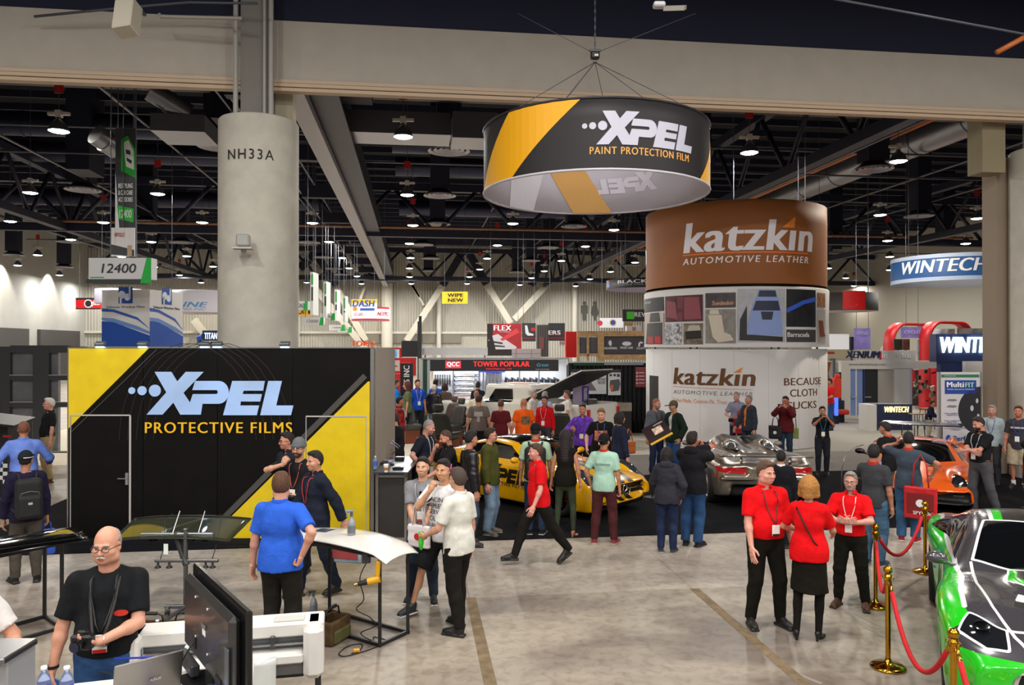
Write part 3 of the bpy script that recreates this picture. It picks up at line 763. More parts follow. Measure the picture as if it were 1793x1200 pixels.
class Car:
    """body along +x forward, y left, z up; ends at x = -L/2..L/2.  top: centre-line deck/roof height over x; sh: shoulder
    (belt) height; hw: half width in plan; cab: half width of the greenhouse roof; low: sill height"""
    def __init__(s, root_, L, top, sh, hw, cab, low, wheels, rw, h=.022, extra=None, arch=.05, hw_top=.05):
        s.root = root_; z1 = max(p[1] for p in top)+.12; Wm = max(p[1] for p in hw)+.06; s.L = L
        S = Sdf((-L/2-.08, -Wm, .05), (L/2+.08, Wm, z1), h); X, Y, Z = S.grid(); x = X.ravel()
        tp = spl(top, x)[:, None, None]; sz = spl(sh, x)[:, None, None]; w = spl(hw, x)[:, None, None]; cw = spl(cab, x)[:, None, None]; lo = spl(low, x)[:, None, None]
        ay = np.abs(Y); sm = Sdf._sm
        # lower body: bulging side walls, tucked under the shoulder
        zc = lo+(sz-lo)*.55; bulge = ((Z-zc)/np.maximum(sz-lo, .1))**2*.13
        side = ay-(w-bulge*1.0)
        deck = Z-(sz+(np.minimum(tp, sz+.02)-sz)*1.0-.05*(ay/np.maximum(w, .1))**2+.02)
        d1 = -sm(-side, -deck, .09); d1 = np.maximum(d1, lo-Z)
        d1 = -sm(-d1, -(np.abs(X)-(L/2)+0*Y+.0*Z), .1)
        # plan-rounding of the nose and tail
        nose = (np.abs(X)-L/2)+.32*(ay/np.maximum(Wm, .1))**2.6+.0*Z
        d1 = -sm(-d1, -nose, .08)
        # greenhouse / deck crown: width goes from cab (roof) to the shoulder
        t = np.clip((Z-sz)/np.maximum(tp-sz, .05), 0, 1)
        wc = cw+(np.maximum(w-hw_top-.02, cw)-cw)*(1-t)**.9
        crown = tp-.05*(ay/np.maximum(cw, .2))**2
        d2 = -sm(-(ay-wc)*.82, -(Z-crown)*.85, .1); d2 = np.maximum(d2, sz-.25-Z); d2 = np.maximum(d2, np.abs(X)-L/2+.02)
        D = sm(d1, d2, .05)
        S.D = D.astype(np.float32)
        if extra: extra(S)
        for wx, r in wheels:   # wheel wells
            for q in (-1, 1):
                S.cone((wx, q*(Wm+.1), r), (wx, q*(Wm-.3), r), r+arch, r+arch, 0, sub=True, cut=1.0)
        V, Q = S.mesh(); T_ = np.concatenate([Q[:, [0, 1, 2]], Q[:, [0, 2, 3]]]).astype(np.int32)
        V = V.astype(np.float32)
        # light relaxation keeps the arch edges but removes the grid look
        N = len(V); E = np.concatenate([T_[:, [0, 1]], T_[:, [1, 2]], T_[:, [2, 0]]])
        for it in range(2):
            acc = np.zeros_like(V); cnt = np.zeros(N, np.float32); np.add.at(acc, E[:, 0], V[E[:, 1]]); np.add.at(cnt, E[:, 0], 1)
            V = V*.5+acc/np.maximum(cnt, 1)[:, None]*.5
        s.V, s.rest = V, T_; s.N = normals(V, T_)
    def part(s, name, material, gf, parent=None, label=None, lift=0, smooth=True):
        "cut the region gf(x,y,z,n)<0 out of what is left of the body and make it a part"
        V = s.V; nn = normals(V, s.rest)
        g = gf(V[:, 0], V[:, 1], V[:, 2], nn).astype(np.float32); g = np.where(g == 0, 1e-6, g)
        V2, A, B = split(V, s.rest, g); s.V = V2; s.rest = B
        if not len(A): print('empty part', name); return None
        v, t = compact(V2, A)
        if lift:
            n2 = normals(v, t); v = v+n2*lift
        yc = v[t][:, :, 1]; two = yc.min() < -.02 and yc.max() > .02 and np.abs(v[:, 1]).min() > .015
        for m_ in ([yc.mean(1) < 0, yc.mean(1) > 0] if two else [slice(None)]):
            vv, tt = compact(v, t[m_]); o = link(name, npmesh(name, vv, tt, material, smooth), parent or s.root)
            if label: o['label'] = label
        return o
    def body(s, name, material): 
        v, t = compact(s.V, s.rest); return link(name, npmesh(name, v, t, material), s.root)
    def zat(s, x, y):
        m = (abs(s.V[:, 0]-x) < .05) & (abs(s.V[:, 1]-y) < .05); return float(s.V[m, 2].max()) if m.any() else .8
def wheel(root_, x, y, r, w, spokes, rimc="c8c8cc", side=1, name='wheel', caliper=None, spin=.2):
    b = MB(); ty = mat('101010', .75); prof = [(r*.68, -w/2), (r*.93, -w/2), (r, -w*.32), (r, w*.32), (r*.93, w/2), (r*.68, w/2), (r*.66, w*.3), (r*.66, -w*.3), (r*.68, -w/2)]
    b.lathe(prof, ty, n=32); o = b.build(name, root_, (x, y, r), (math.pi/2, 0, 0))
    b = MB(); m = metal(rimc, .25); sg = -side
    b.lathe([(r*.7, .44*w*sg), (r*.66, .48*w*sg), (r*.62, .4*w*sg), (r*.6, -.3*w*sg)], m, n=32)
    for i in range(spokes):
        a = spin+i*2*math.pi/spokes; c, s_ = math.cos(a), math.sin(a)
        for da in (-.09, .09):
            b.cyl((math.cos(a+da*.3)*r*.08, math.sin(a+da*.3)*r*.08, .33*w*sg), (math.cos(a+da*1.5)*r*.64, math.sin(a+da*1.5)*r*.64, .42*w*sg), r*.035, m, r2=r*.028, n=6)
    b.cyl((0, 0, .2*w*sg), (0, 0, .42*w*sg), r*.13, m, n=12)
    b.cyl((0, 0, -.1*w*sg), (0, 0, .05*w*sg), r*.5, metal('55555a', .4), n=24)
    if caliper: b.box((r*.4, 0, .12*w*sg), (r*.16, r*.4, w*.2), mat(caliper, .3))
    link('rim', b.mesh('rim'), o); return o
def hid(x0, x1, v): return np.maximum(x0-v, v-x1)
GLASSD = mat('0b0d0f', .06, coat=1.0, spec=.8)
def ldist(P, x, y):
    d = np.full(x.shape, 1e9, np.float32)
    for (ax, ay), (bx, by) in zip(P, P[1:]):
        ex, ey = bx-ax, by-ay; t = np.clip(((x-ax)*ex+(y-ay)*ey)/(ex*ex+ey*ey+1e-9), 0, 1)
        d = np.minimum(d, np.hypot(x-ax-t*ex, y-ay-t*ey))
    return d
def drape(car, me, x0, z0, sgn, lift=.006):
    "lay a text mesh (XZ plane) on the flank y*sgn>0; reads left to right seen from that side"
    bm = bmesh.new(); bm.from_mesh(me)
    for ax in (0, 2):
        c = [v.co[ax] for v in bm.verts]; t = min(c)
        while t < max(c):
            no = [0, 0, 0]; no[ax] = 1; co = [0, 0, 0]; co[ax] = t
            bmesh.ops.bisect_plane(bm, geom=bm.verts[:]+bm.edges[:]+bm.faces[:], plane_co=co, plane_no=no); t += .06
    Vb = car.V0; m = Vb[:, 1]*sgn > .3; P = Vb[m]
    for v in bm.verts:
        x = x0-v.co.x*sgn; z = z0+v.co.z; d = (P[:, 0]-x)**2+(P[:, 2]-z)**2
        k = np.argpartition(d, 3)[:3]; w = 1/(d[k]+1e-5); y = float((P[k, 1]*w).sum()/w.sum())
        v.co = Vector((x, y+sgn*(lift-v.co.y), z))
    bm.to_mesh(me); bm.free(); return me
def mirror_obj(car, x, y, z, m, sgn):
    S = Sdf((-.16, -.16, -.14), (.16, .16, .12), .012); S.ell((0, sgn*.04, 0), (.06, .1, .06), 0); S.cone((0, -sgn*.12, -.06), (0, sgn*.0, -.03), .02, .02, .02); S.plane((-.045, 0, 0), (-1, 0, 0))
    V, Q = S.mesh(); return link('side_mirror', npmesh('sm', V, Q, m), car.root, (x, sgn*y, z))
def place_car(name, pos, ang, label):
    return root(name, (pos.x, pos.y, 0), label, 'car', ang)
def nose_at(px, py, ang, L):
    g = fl(px, py); return Vector((g.x-math.cos(ang)*L/2, g.y-math.sin(ang)*L/2, 0))
FWD = -math.pi/2-YAW        # world angle of "towards the camera"
RIGHT = -YAW
# ---- yellow coupe
def yellow_car():
    ang = RIGHT-math.radians(42); L = 4.55
    R = place_car('sports_car', nose_at(1100, 904, ang, L), ang, 'yellow sports coupe with black bonnet stripes and black roof on the black carpet')
    Y = paint('e8a800')
    def ex(S):
        for s in (-1, 1):
            S.ell((1.42, s*.72, .74), (.55, .2, .16), .12); S.ell((-1.3, s*.74, .82), (.6, .2, .17), .12)
        S.rbox((2.25, 0, .44), (.12, .62, .13), .1, .02, sub=True)
        S.rbox((2.25, 0, .2), (.14, .75, .06), .04, .02, sub=True)
        S.cone((.3, -.96, .62), (1.0, -.98, .6), .05, .05, .03, sub=True)
    c = Car(R, L, [(-2.28, .74), (-1.9, .93), (-1.4, 1.1), (-.75, 1.26), (-.3, 1.29), (.1, 1.22), (.62, .97), (1.0, .88), (1.7, .8), (2.1, .7), (2.3, .58)],
            [(-2.28, .76), (-1.5, .9), (-.5, .84), (.5, .82), (1.3, .8), (1.9, .7), (2.3, .56)],
            [(-2.28, .84), (-1.4, .97), (-.4, .91), (.5, .92), (1.35, .965), (2.0, .92), (2.3, .82)],
            [(-2.28, .5), (-1, .54), (-.2, .56), (.6, .62), (1, .66), (2.3, .6)], [(-2.28, .2), (-1.5, .16), (1.5, .14), (2.3, .15)],
            [(1.38, .34), (-1.28, .345)], .34, extra=ex)
    c.V0 = c.V.copy()
    ws = [(.05, .5), (.12, 0), (.05, -.5), (.5, -.62), (.72, 0), (.5, .62)]
    c.part('windscreen', GLASSD, lambda x, y, z, n: np.maximum(pdist(ws, x, y), .95-z))
    c.part('side_window', GLASSD, lambda x, y, z, n: np.maximum(pdist([(.42, .9), (-.02, 1.15), (-.5, 1.2), (-1.0, 1.12), (-1.2, .98), (-.6, .92)], x, z), .3-abs(y)))
    c.part('roof_panel', mat('08080a', .1, coat=1), lambda x, y, z, n: np.maximum(pdist([(.05, .49), (.1, 0), (.05, -.49), (-1.2, -.5), (-1.9, -.5), (-1.9, .5), (-1.2, .5)], x, y), .95-z), label='black roof and rear window')
    c.part('bonnet_stripe', mat('15120e', .3, coat=.8), lambda x, y, z, n: np.maximum(np.maximum(hid(.05, .21, np.abs(y)), .74-x), .4-n[:, 2]), label='twin black stripes')
    c.part('grille', mat('08080a', .35), lambda x, y, z, n: np.maximum(pdist([(-.62, .38), (.62, .38), (.56, .6), (-.56, .6)], y, z), 1.8-x))
    c.part('lower_intake', BLK, lambda x, y, z, n: np.maximum(pdist([(-.78, .14), (.78, .14), (.72, .29), (.3, .24), (-.3, .24), (-.72, .29)], y, z), 1.8-x))
    c.part('headlight', mat('30343a', .05, coat=1), lambda x, y, z, n: np.maximum(np.maximum(pdist([(1.6, .6), (1.7, .84), (2.0, .88), (2.16, .78), (2.05, .58)], x, np.abs(y)), .56-z), .15-n[:, 2]))
    c.part('side_vent', BLK, lambda x, y, z, n: np.maximum(pdist([(.72, .56), (.98, .56), (.92, .68), (.7, .66)], x, z), .5-abs(y)))
    c.body('body', Y)
    b = MB(); m = metal('e8e8ea', .12); r = .115
    b.tube([(0, r*math.cos(t*.2618), r*math.sin(t*.2618)) for t in range(24)], .012, m, 8, closed=True)
    for a in (90, 210, 330):
        a = math.radians(a); b.cyl((0, 0, 0), (0, math.cos(a)*r, math.sin(a)*r), .02, m, r2=.004, n=6)
    b.build('star_emblem', R, (2.24, 0, .49))
    b = MB()
    for s in (-1, 1): b.box((2.2, s*.34, .49), (.03, .42, .035), m, rot=(0, 0, -s*.16), bev=.008)
    b.build('grille_bar', R)
    for s in (-1, 1): mirror_obj(c, .42, 1.0, .95, Y, s)
    for s in (-1, 1):
        wheel(R, 1.38, s*.83, .345, .26, 10, '18181a', s, caliper='b01818'); wheel(R, -1.28, s*.83, .345, .28, 10, '18181a', s, caliper='b01818')
    dk = mat('1c1508', .4)
    me = bpy.data.meshes.new('logo')
    bm = bmesh.new()
    for P in logo_polys(1.15):
        bm.faces.new([bm.verts.new((x, 0, z*1.15)) for x, z in P])
    bm.normal_update(); bmesh.ops.triangulate(bm, faces=bm.faces[:]); bm.to_mesh(me); bm.free(); me.materials.append(dk)
    link('door_logo', drape(c, me, .0, .64, -1), R)
    link('door_lettering', drape(c, text_mesh('PROTECTIVE FILMS', dk, 1.05, .075, bold=.01, spacing=1.1), .02, .44, -1), R)
    return c
# ---- silver mid-engined car, seen from behind
def silver_car():
    ang = math.pi/2-YAW-math.radians(4); L = 4.6
    g = fl(1345, 898); pos = Vector((g.x+math.cos(ang)*L/2, g.y+math.sin(ang)*L/2, 0))
    R = place_car('sports_car', pos, ang, 'silver open-top hypercar seen from behind with red tail lights and rear wing')
    P = mat('a59a8c', .2, .75, coat=1)
    def ex(S):
        for s in (-1, 1):
            S.ell((-1.38, s*.72, .78), (.62, .24, .2), .12); S.ell((1.35, s*.7, .68), (.5, .22, .15), .12)
            S.cone((.0, s*.36, 1.0), (-1.3, s*.36, .93), .2, .13, .1)        # head fairings
            S.ell((-.85, s*.4, 1.1), (.33, .15, .07), .03, sub=True)
            S.rbox((-2.32, s*.62, .76), (.1, .27, .075), .05, .02, sub=True)
        S.ell((-.75, 0, 1.16), (.8, .16, .14), .06, sub=True)
        S.rbox((-2.35, 0, .36), (.2, .66, .14), .08, .03, sub=True)
        S.ell((-1.85, 0, .98), (.45, .42, .09), .05, sub=True)
    c = Car(R, L, [(-2.32, .84), (-1.9, .92), (-1.2, 1.02), (-.4, 1.13), (.1, 1.16), (.5, 1.08), (1.15, .8), (1.8, .7), (2.32, .5)],
            [(-2.32, .86), (-1.5, .9), (-.5, .82), (.5, .76), (1.3, .76), (1.9, .64), (2.32, .46)],
            [(-2.32, .86), (-1.4, .975), (-.4, .92), (.5, .9), (1.35, .95), (2.0, .88), (2.32, .74)],
            [(-2.32, .5), (-1, .6), (-.1, .55), (.6, .6), (1.1, .66), (2.32, .55)], [(-2.32, .3), (-1.7, .2), (1.5, .12), (2.32, .15)],
            [(1.35, .335), (-1.38, .345)], .34, extra=ex)
    c.V0 = c.V.copy()
    c.part('windscreen', GLASSD, lambda x, y, z, n: np.maximum(pdist([(.3, .5), (.36, 0), (.3, -.5), (.95, -.66), (1.2, 0), (.95, .66)], x, y), .8-z))
    c.part('side_window', GLASSD, lambda x, y, z, n: np.maximum(pdist([(.9, .82), (.3, 1.05), (-.2, 1.07), (-.55, .9)], x, z), .35-abs(y)))
    c.part('engine_deck', mat('15130f', .25, coat=.7), lambda x, y, z, n: np.maximum(pdist([(-.55, .3), (-.6, .5), (-1.15, .56), (-1.45, .4), (-1.3, .24), (-.8, .22)], x, np.abs(y)), .8-z), label='black recesses around the exhausts')
    c.part('roof_opening', mat('0c0c0d', .3), lambda x, y, z, n: np.maximum(pdist([(.28, .44), (.28, -.44), (-.42, -.4), (-.42, .4)], x, y), 1.0-z))
    c.part('tail_light', mat('8c0d10', .08, coat=1, emit=.25), lambda x, y, z, n: np.maximum(pdist([(.36, .7), (.9, .72), (.9, .82), (.4, .82)], np.abs(y), z), x+1.9), label='long red tail lights')
    c.part('rear_grille', mat('0b0b0c', .5), lambda x, y, z, n: np.maximum(pdist([(-.7, .24), (.7, .24), (.64, .5), (-.64, .5)], y, z), x+1.85))
    c.part('marker', mat('c81010', .3), lambda x, y, z, n: np.maximum(pdist([(-1.9, .62), (-2.08, .62), (-2.06, .66), (-1.92, .66)], x, z), .4-abs(y)))
    c.body('body', P)
    b = MB(); m = metal('d8d8da', .15)
    for s in (-1, 1):
        b2 = MB(); b2.lathe([(.085, -.02), (.1, .03), (.075, .05), (.068, .0), (0, -.03)], m, n=20); b2.lathe([(0, .012), (.066, .012)], BLK, n=16)
        b2.build('exhaust', R, (-.86, s*.38, 1.05), (0, -.95, 0))
    b = MB(); cf = mat('1a1a1c', .15, coat=1)
    S = Sdf((-.25, -.95, -.05), (.25, .95, .08), .02); S.ell((0, 0, 0), (.17, 1.6, .025), 0); S.plane((0, .86, 0), (0, 1, 0)); S.plane((0, -.86, 0), (0, -1, 0))
    v, q = S.mesh(); w = link('rear_wing', npmesh('w', v, q, mat('5a5650', .15, .5, coat=1)), R, (-2.12, 0, 1.02), (0, .1, 0))
    for s in (-1, 1): one('wing_strut', 'box', (0, s*.45, -.09), (.12, .02, .16), cf, parent=w)
    for s in (-1, 1):
        one('bumper_strip', 'box', (-2.3, s*.55, .62), (.05, .6, .035), metal('d8d4cc', .2), parent=R, bev=.01)
        wheel(R, 1.35, s*.82, .335, .25, 10, 'd0d0d2', s, caliper='c02010'); wheel(R, -1.38, s*.82, .345, .31, 10, 'd0d0d2', s, caliper='9ac020')
        mirror_obj(c, .85, .98, .9, P, s)
    return c
# ---- orange wedge-shaped car, nose towards the camera
def orange_car():
    ang = FWD+math.radians(-29); L = 4.75
    R = place_car('sports_car', nose_at(1606, 897, ang, L), ang, 'orange wedge-shaped supercar with black wing and open view of its windscreen')
    O = paint('f06010')
    def ex(S):
        for s in (-1, 1):
            S.ell((1.45, s*.74, .56), (.55, .22, .17), .1); S.ell((-1.3, s*.76, .74), (.6, .24, .2), .12)
            S.rbox((2.3, s*.58, .3), (.2, .3, .1), .05, .02, sub=True)
            S.cone((-.35, s*1.0, .62), (-.9, s*.86, .66), .13, .1, .02, sub=True)
            S.ell((-.9, s*.62, 1.0), (.45, .09, .1), .04)
        S.rbox((2.42, 0, .2), (.16, .8, .05), .03, .02, sub=True)
    c = Car(R, L, [(-2.38, .84), (-1.6, .98), (-.7, 1.1), (-.2, 1.14), (.2, 1.09), (1.15, .8), (1.7, .66), (2.2, .5), (2.4, .4)],
            [(-2.38, .84), (-1.4, .88), (-.3, .8), (.6, .76), (1.3, .7), (1.9, .54), (2.4, .38)],
            [(-2.38, .92), (-1.4, 1.01), (-.4, .93), (.5, .93), (1.35, .99), (2.0, .97), (2.4, .86)],
            [(-2.38, .55), (-1, .5), (-.1, .52), (.6, .6), (1.2, .7), (2.4, .6)], [(-2.38, .25), (-1.5, .14), (1.5, .12), (2.4, .16)],
            [(1.42, .33), (-1.3, .35)], .34, extra=ex)
    c.V0 = c.V.copy()
    c.part('windscreen', GLASSD, lambda x, y, z, n: np.maximum(pdist([(.02, .46), (.08, 0), (.02, -.46), (.95, -.66), (1.15, -.3), (1.15, .3), (.95, .66)], x, y), .78-z))
    c.part('side_window', GLASSD, lambda x, y, z, n: np.maximum(pdist([(.85, .8), (.1, 1.04), (-.35, 1.04), (-.7, .88)], x, z), .35-abs(y)))
    c.part('headlight', mat('25282c', .05, coat=1), lambda x, y, z, n: np.maximum(pdist([(1.75, .6), (2.05, .86), (2.18, .62), (2.02, .56)], x, np.abs(y)), .3-z))
    c.part('front_intake', BLK, lambda x, y, z, n: np.maximum(pdist([(.2, .17), (.3, .3), (.84, .42), (.9, .2)], np.abs(y), z), 1.9-x))
    c.part('splitter', BLK, lambda x, y, z, n: np.maximum(z-.17, 1.3-x))
    c.part('side_skirt', BLK, lambda x, y, z, n: z-.2)
    c.body('body', O)
    for s in (-1, 1):
        mirror_obj(c, .72, 1.08, .88, BLKG, s)
        wheel(R, 1.42, s*.86, .33, .26, 7, '202022', s); wheel(R, -1.3, s*.84, .35, .32, 7, '202022', s)
        b = MB(); b.tube([(1.86, s*.64, .585), (1.98, s*.76, .56), (2.08, s*.7, .53)], .014, mat('f4f6ff', .2, emit=1.5), 6); b.build('running_light', R)
    w = MB(); S = Sdf((-.3, -.95, -.06), (.3, .95, .1), .02); S.ell((0, 0, 0), (.2, 2.2, .022), 0); S.plane((0, .85, 0), (0, 1, 0)); S.plane((0, -.85, 0), (0, -1, 0))
    v, q = S.mesh(); wo = link('rear_wing', npmesh('w', v, q, mat('202124', .25, coat=.6)), R, (-1.98, 0, 1.27), (0, .12, 0))
    for s in (-1, 1): one('wing_strut', 'box', (0, s*.42, -.17), (.16, .025, .34), BLKG, parent=wo)
    dk = mat('2a1808', .4); zz = c.zat(1.5, .25)
    b = MB(); b.box((0, 0, 0), (.12, .12, .004), dk); b.box((.05, .12, 0), (.02, .2, .004), dk); b.build('bonnet_mark', R, (1.35, .2, c.zat(1.35, .2)+.012), (0, .32, 0))
    text('LMS', dk, R, (1.62, .32, c.zat(1.62, .32)+.012), w=.3, h=.08, rot=(-math.pi/2+.3, 0, math.pi/2), name='bonnet_lettering', ext=.003, spacing=1.5)
    return c
# ---- green, grey and white wrapped coupe, bottom right
def green_car():
    ang = FWD-math.radians(27); L = 4.7
    nose = fl(1800, 1290); nose = at(1915, 1250, 5.7); nose.z = 0
    R = place_car('sports_car', Vector((nose.x-math.cos(ang)*L/2, nose.y-math.sin(ang)*L/2, 0)), ang, 'green, grey and white wrapped coupe behind the rope at the lower right')
    gy = mat('57545a', .22, .5, coat=1); gr = paint('1fc41a'); wh = paint('e6e6e6'); bk = mat('1c1c1e', .3, coat=.5)
    def ex(S):
        for s in (-1, 1):
            S.ell((1.4, s*.74, .76), (.6, .22, .16), .12); S.ell((-1.3, s*.76, .86), (.65, .22, .18), .12)
            S.rbox((1.5, s*.3, .965), (.14, .075, .04), .02, .02, sub=True)
        S.rbox((2.35, 0, .42), (.16, .5, .15), .1, .02, sub=True); S.rbox((2.35, .0, .2), (.2, .72, .06), .03, .02, sub=True)
        S.ell((1.05, 0, .98), (.4, .36, .04), .06)
    c = Car(R, L, [(-2.35, .88), (-1.8, 1.02), (-.8, 1.3), (-.25, 1.36), (.15, 1.29), (.85, 1.0), (1.3, .95), (1.9, .86), (2.2, .76), (2.37, .62)],
            [(-2.35, .88), (-1.4, .98), (-.3, .9), (.6, .9), (1.3, .88), (1.9, .78), (2.37, .6)],
            [(-2.35, .86), (-1.4, .985), (-.4, .91), (.5, .93), (1.35, .98), (2.0, .93), (2.37, .8)],
            [(-2.35, .5), (-1, .56), (-.2, .58), (.6, .62), (1.0, .7), (2.37, .6)], [(-2.35, .22), (-1.5, .15), (1.5, .13), (2.37, .15)],
            [(1.4, .35), (-1.3, .355)], .35, h=.017, extra=ex)
    c.V0 = c.V.copy(); A = np.abs
    up = lambda n: .25-n[:, 2]
    ws = [(.0, .5), (.06, 0), (.0, -.5), (.62, -.64), (.8, -.35), (.86, 0), (.8, .35), (.62, .64)]
    c.part('windscreen', GLASSD, lambda x, y, z, n: np.maximum(pdist(ws, x, y), .95-z))
    c.part('side_window', GLASSD, lambda x, y, z, n: np.maximum(pdist([(.5, .97), (-.05, 1.22), (-.6, 1.24), (-1.15, 1.06), (-1.1, .98)], x, z), .35-abs(y)))
    c.part('windscreen_border', wh, lambda x, y, z, n: np.maximum(pdist(ws, x, y)-.028, .9-z), label='white border of the wrap')
    c.part('roof_panel', bk, lambda x, y, z, n: np.maximum(pdist([(.05, .34), (.05, -.34), (-1.3, -.34), (-1.3, .34)], x, y), 1.1-z), label='matt black roof')
    c.part('roof_stripe', gr, lambda x, y, z, n: np.maximum(pdist([(.05, .42), (.05, -.42), (-1.4, -.42), (-1.4, .42)], x, y), 1.1-z), label='green roof stripes')
    c.part('roof_line', wh, lambda x, y, z, n: np.maximum(pdist([(.05, .46), (.05, -.46), (-1.5, -.46), (-1.5, .46)], x, y), 1.1-z), label='white roof lines')
    c.part('grille', mat('0b0b0c', .5), lambda x, y, z, n: np.maximum(pdist([(-.5, .3), (.5, .3), (.42, .56), (-.42, .56)], y, z), 1.9-x))
    c.part('grille_border', wh, lambda x, y, z, n: np.maximum(pdist([(-.5, .3), (.5, .3), (.42, .56), (-.42, .56)], y, z)-.035, 1.9-x))
    c.part('headlight', mat('1a1c20', .05, coat=1), lambda x, y, z, n: np.maximum(pdist([(2.02, .52), (1.88, .76), (2.02, .84), (2.2, .66), (2.22, .52)], x, A(y)), .58-z))
    c.part('headlight_border', wh, lambda x, y, z, n: np.maximum(pdist([(2.02, .52), (1.88, .76), (2.02, .84), (2.2, .66), (2.22, .52)], x, A(y))-.02, .55-z))
    hp = [(.8, .0), (.8, .3), (1.05, .34), (1.28, .2), (1.28, 0), (1.28, -.2), (1.05, -.34), (.8, -.3)]
    c.part('bonnet_panel', bk, lambda x, y, z, n: np.maximum(np.maximum(pdist(hp, x, y), up(n)), .8-x), label='matt black bonnet panel')
    c.part('bonnet_band', gr, lambda x, y, z, n: np.maximum(np.maximum(pdist(hp, x, y)-.065, up(n)), .78-x), label='green band round the black bonnet panel')
    c.part('bonnet_line', wh, lambda x, y, z, n: np.maximum(np.maximum(pdist(hp, x, y)-.082, up(n)), .76-x), label='white line round the bonnet panel')
    c.part('vent_panel', wh, lambda x, y, z, n: np.maximum(pdist([(1.42, .18), (1.36, .36), (1.52, .4), (1.58, .22)], x, A(y)), up(n)), label='white bonnet patch')
    c.part('vent', BLK, lambda x, y, z, n: np.maximum(pdist([(1.58, .22), (1.52, .4), (1.64, .42), (1.7, .24)], x, A(y)), up(n)))
    ln = [(2.35, .3), (2.1, .46), (1.7, .58), (1.2, .66), (.66, .67)]
    c.part('crease_line', wh, lambda x, y, z, n: np.maximum(ldist(ln, x, A(y))-.013, up(n)), label='white crease line')
    fr = [(2.0, .62), (2.03, .44), (2.05, 0)]
    c.part('nose_line', wh, lambda x, y, z, n: np.maximum(ldist(fr, x, A(y))-.016, .3-n[:, 2]))
    fe = [(1.78, .79), (1.4, .8), (1.0, .76), (.62, .8), (.3, .8), (-.4, .82), (-1.2, .84), (-2.3, .8)]
    c.part('flank_line', wh, lambda x, y, z, n: np.maximum(ldist(fe, x, A(y))-.02, .6-z), label='white line along the flank')
    c.part('flank', gr, lambda x, y, z, n: np.minimum(np.maximum(-pdist([(2.6, 0), (2.6, .6), (1.78, .79), (1.4, .8), (1.0, .76), (.62, .8), (.3, .8), (-.4, .82), (-1.2, .84), (-2.6, .8), (-2.6, 0)], x, A(y)), x-1.98), np.maximum(z-.66, 1.3-x)), label='bright green flanks')
    c.body('body', gy)
    for s in (-1, 1):
        mirror_obj(c, .62, .92, 1.0, gy, s); wheel(R, 1.4, s*.81, .35, .27, 8, '1c1c1e', s); wheel(R, -1.3, s*.83, .355, .3, 8, '1c1c1e', s)
        b = MB(); b.lathe([(0, 0), (.05, .004), (.06, 0)], metal('c0c4cc', .1), n=16); b.build('headlight_lens', R, (2.04, s*.68, c.zat(2.04, s*.68)+.01), (0, .4, 0))
    one('wiper', 'tube', [(.9, .55, .985), (.86, .2, 1.03), (.84, -.2, 1.04)], .01, metal('c8c8c8'), parent=R)
    return c
# ---------------------------------------------------------------- the hall
def st(name, b, **k): o = b.build(name, **k); T(o, kind='structure'); return o
def floor_mat():
    m = mat('a89f92', .45, spec=.35); m = m.copy(); N = m.node_tree.nodes; L = m.node_tree.links; P = N['Principled BSDF']
    tc = N.new('ShaderNodeTexCoord'); mp = N.new('ShaderNodeMapping'); mp.inputs['Scale'].default_value = (.35, .75, 1); L.new(tc.outputs['Object'], mp.inputs[0])
    def ns(sc, det, src): n = N.new('ShaderNodeTexNoise'); n.inputs['Scale'].default_value = sc; n.inputs['Detail'].default_value = det; n.inputs['Distortion'].default_value = .6; L.new(src, n.inputs['Vector']); return n
    a = ns(1.3, 6, mp.outputs[0]); b = ns(9, 8, tc.outputs['Object']); c = ns(70, 3, tc.outputs['Object'])
    r = N.new('ShaderNodeValToRGB'); e = r.color_ramp.elements; e[0].position = .36; e[1].position = .62
    e[0].color = lin('786d64'); e[1].color = lin('a39889'); L.new(a.outputs[0], r.inputs[0])
    mx = N.new('ShaderNodeMix'); mx.data_type = 'RGBA'; mx.blend_type = 'MULTIPLY'; mx.inputs[0].default_value = .75
    r2 = N.new('ShaderNodeValToRGB'); e = r2.color_ramp.elements; e[0].position = .3; e[1].position = .55; e[0].color = (.66, .63, .6, 1); e[1].color = (1, 1, 1, 1)
    L.new(b.outputs[0], r2.inputs[0]); L.new(r.outputs[0], mx.inputs[6]); L.new(r2.outputs[0], mx.inputs[7]); L.new(mx.outputs[2], P.inputs['Base Color'])
    bp = N.new('ShaderNodeBump'); bp.inputs['Strength'].default_value = .08; L.new(c.outputs[0], bp.inputs['Height']); L.new(bp.outputs[0], P.inputs['Normal'])
    rr = N.new('ShaderNodeMapRange'); rr.inputs[3].default_value = .32; rr.inputs[4].default_value = .6; L.new(a.outputs[0], rr.inputs[0]); L.new(rr.outputs[0], P.inputs['Roughness'])
    return m
FM = floor_mat(); FM2 = floor_mat(); FM2.node_tree.nodes['Color Ramp'].color_ramp.elements[0].color = lin('8a7f75'); FM2.node_tree.nodes['Color Ramp'].color_ramp.elements[1].color = lin('b2a799')
Yj = fl(1000, 1040).y; s1 = fl(822, 1048).x; s2 = fl(1209, 1028).x
fo = root('floor', (0, 0, 0), None, None); fo['kind'] = 'structure'
xs = [-45, s1-18, s1-9, s1, s2, s2+9, s2+18, 46]; ysj = [-16, Yj-9, Yj, Yj+3.2, 30, 84]
for i in range(len(xs)-1):
    for j in range(len(ysj)-1):
        g = .004
        one('slab', 'box', ((xs[i]+xs[i+1])/2, (ysj[j]+ysj[j+1])/2, -.1), (xs[i+1]-xs[i]-g, ysj[j+1]-ysj[j]-g, .2), FM2 if j == 2 else FM, parent=fo)
tapem = mat('75634a', .8, var=.3, vs=8)
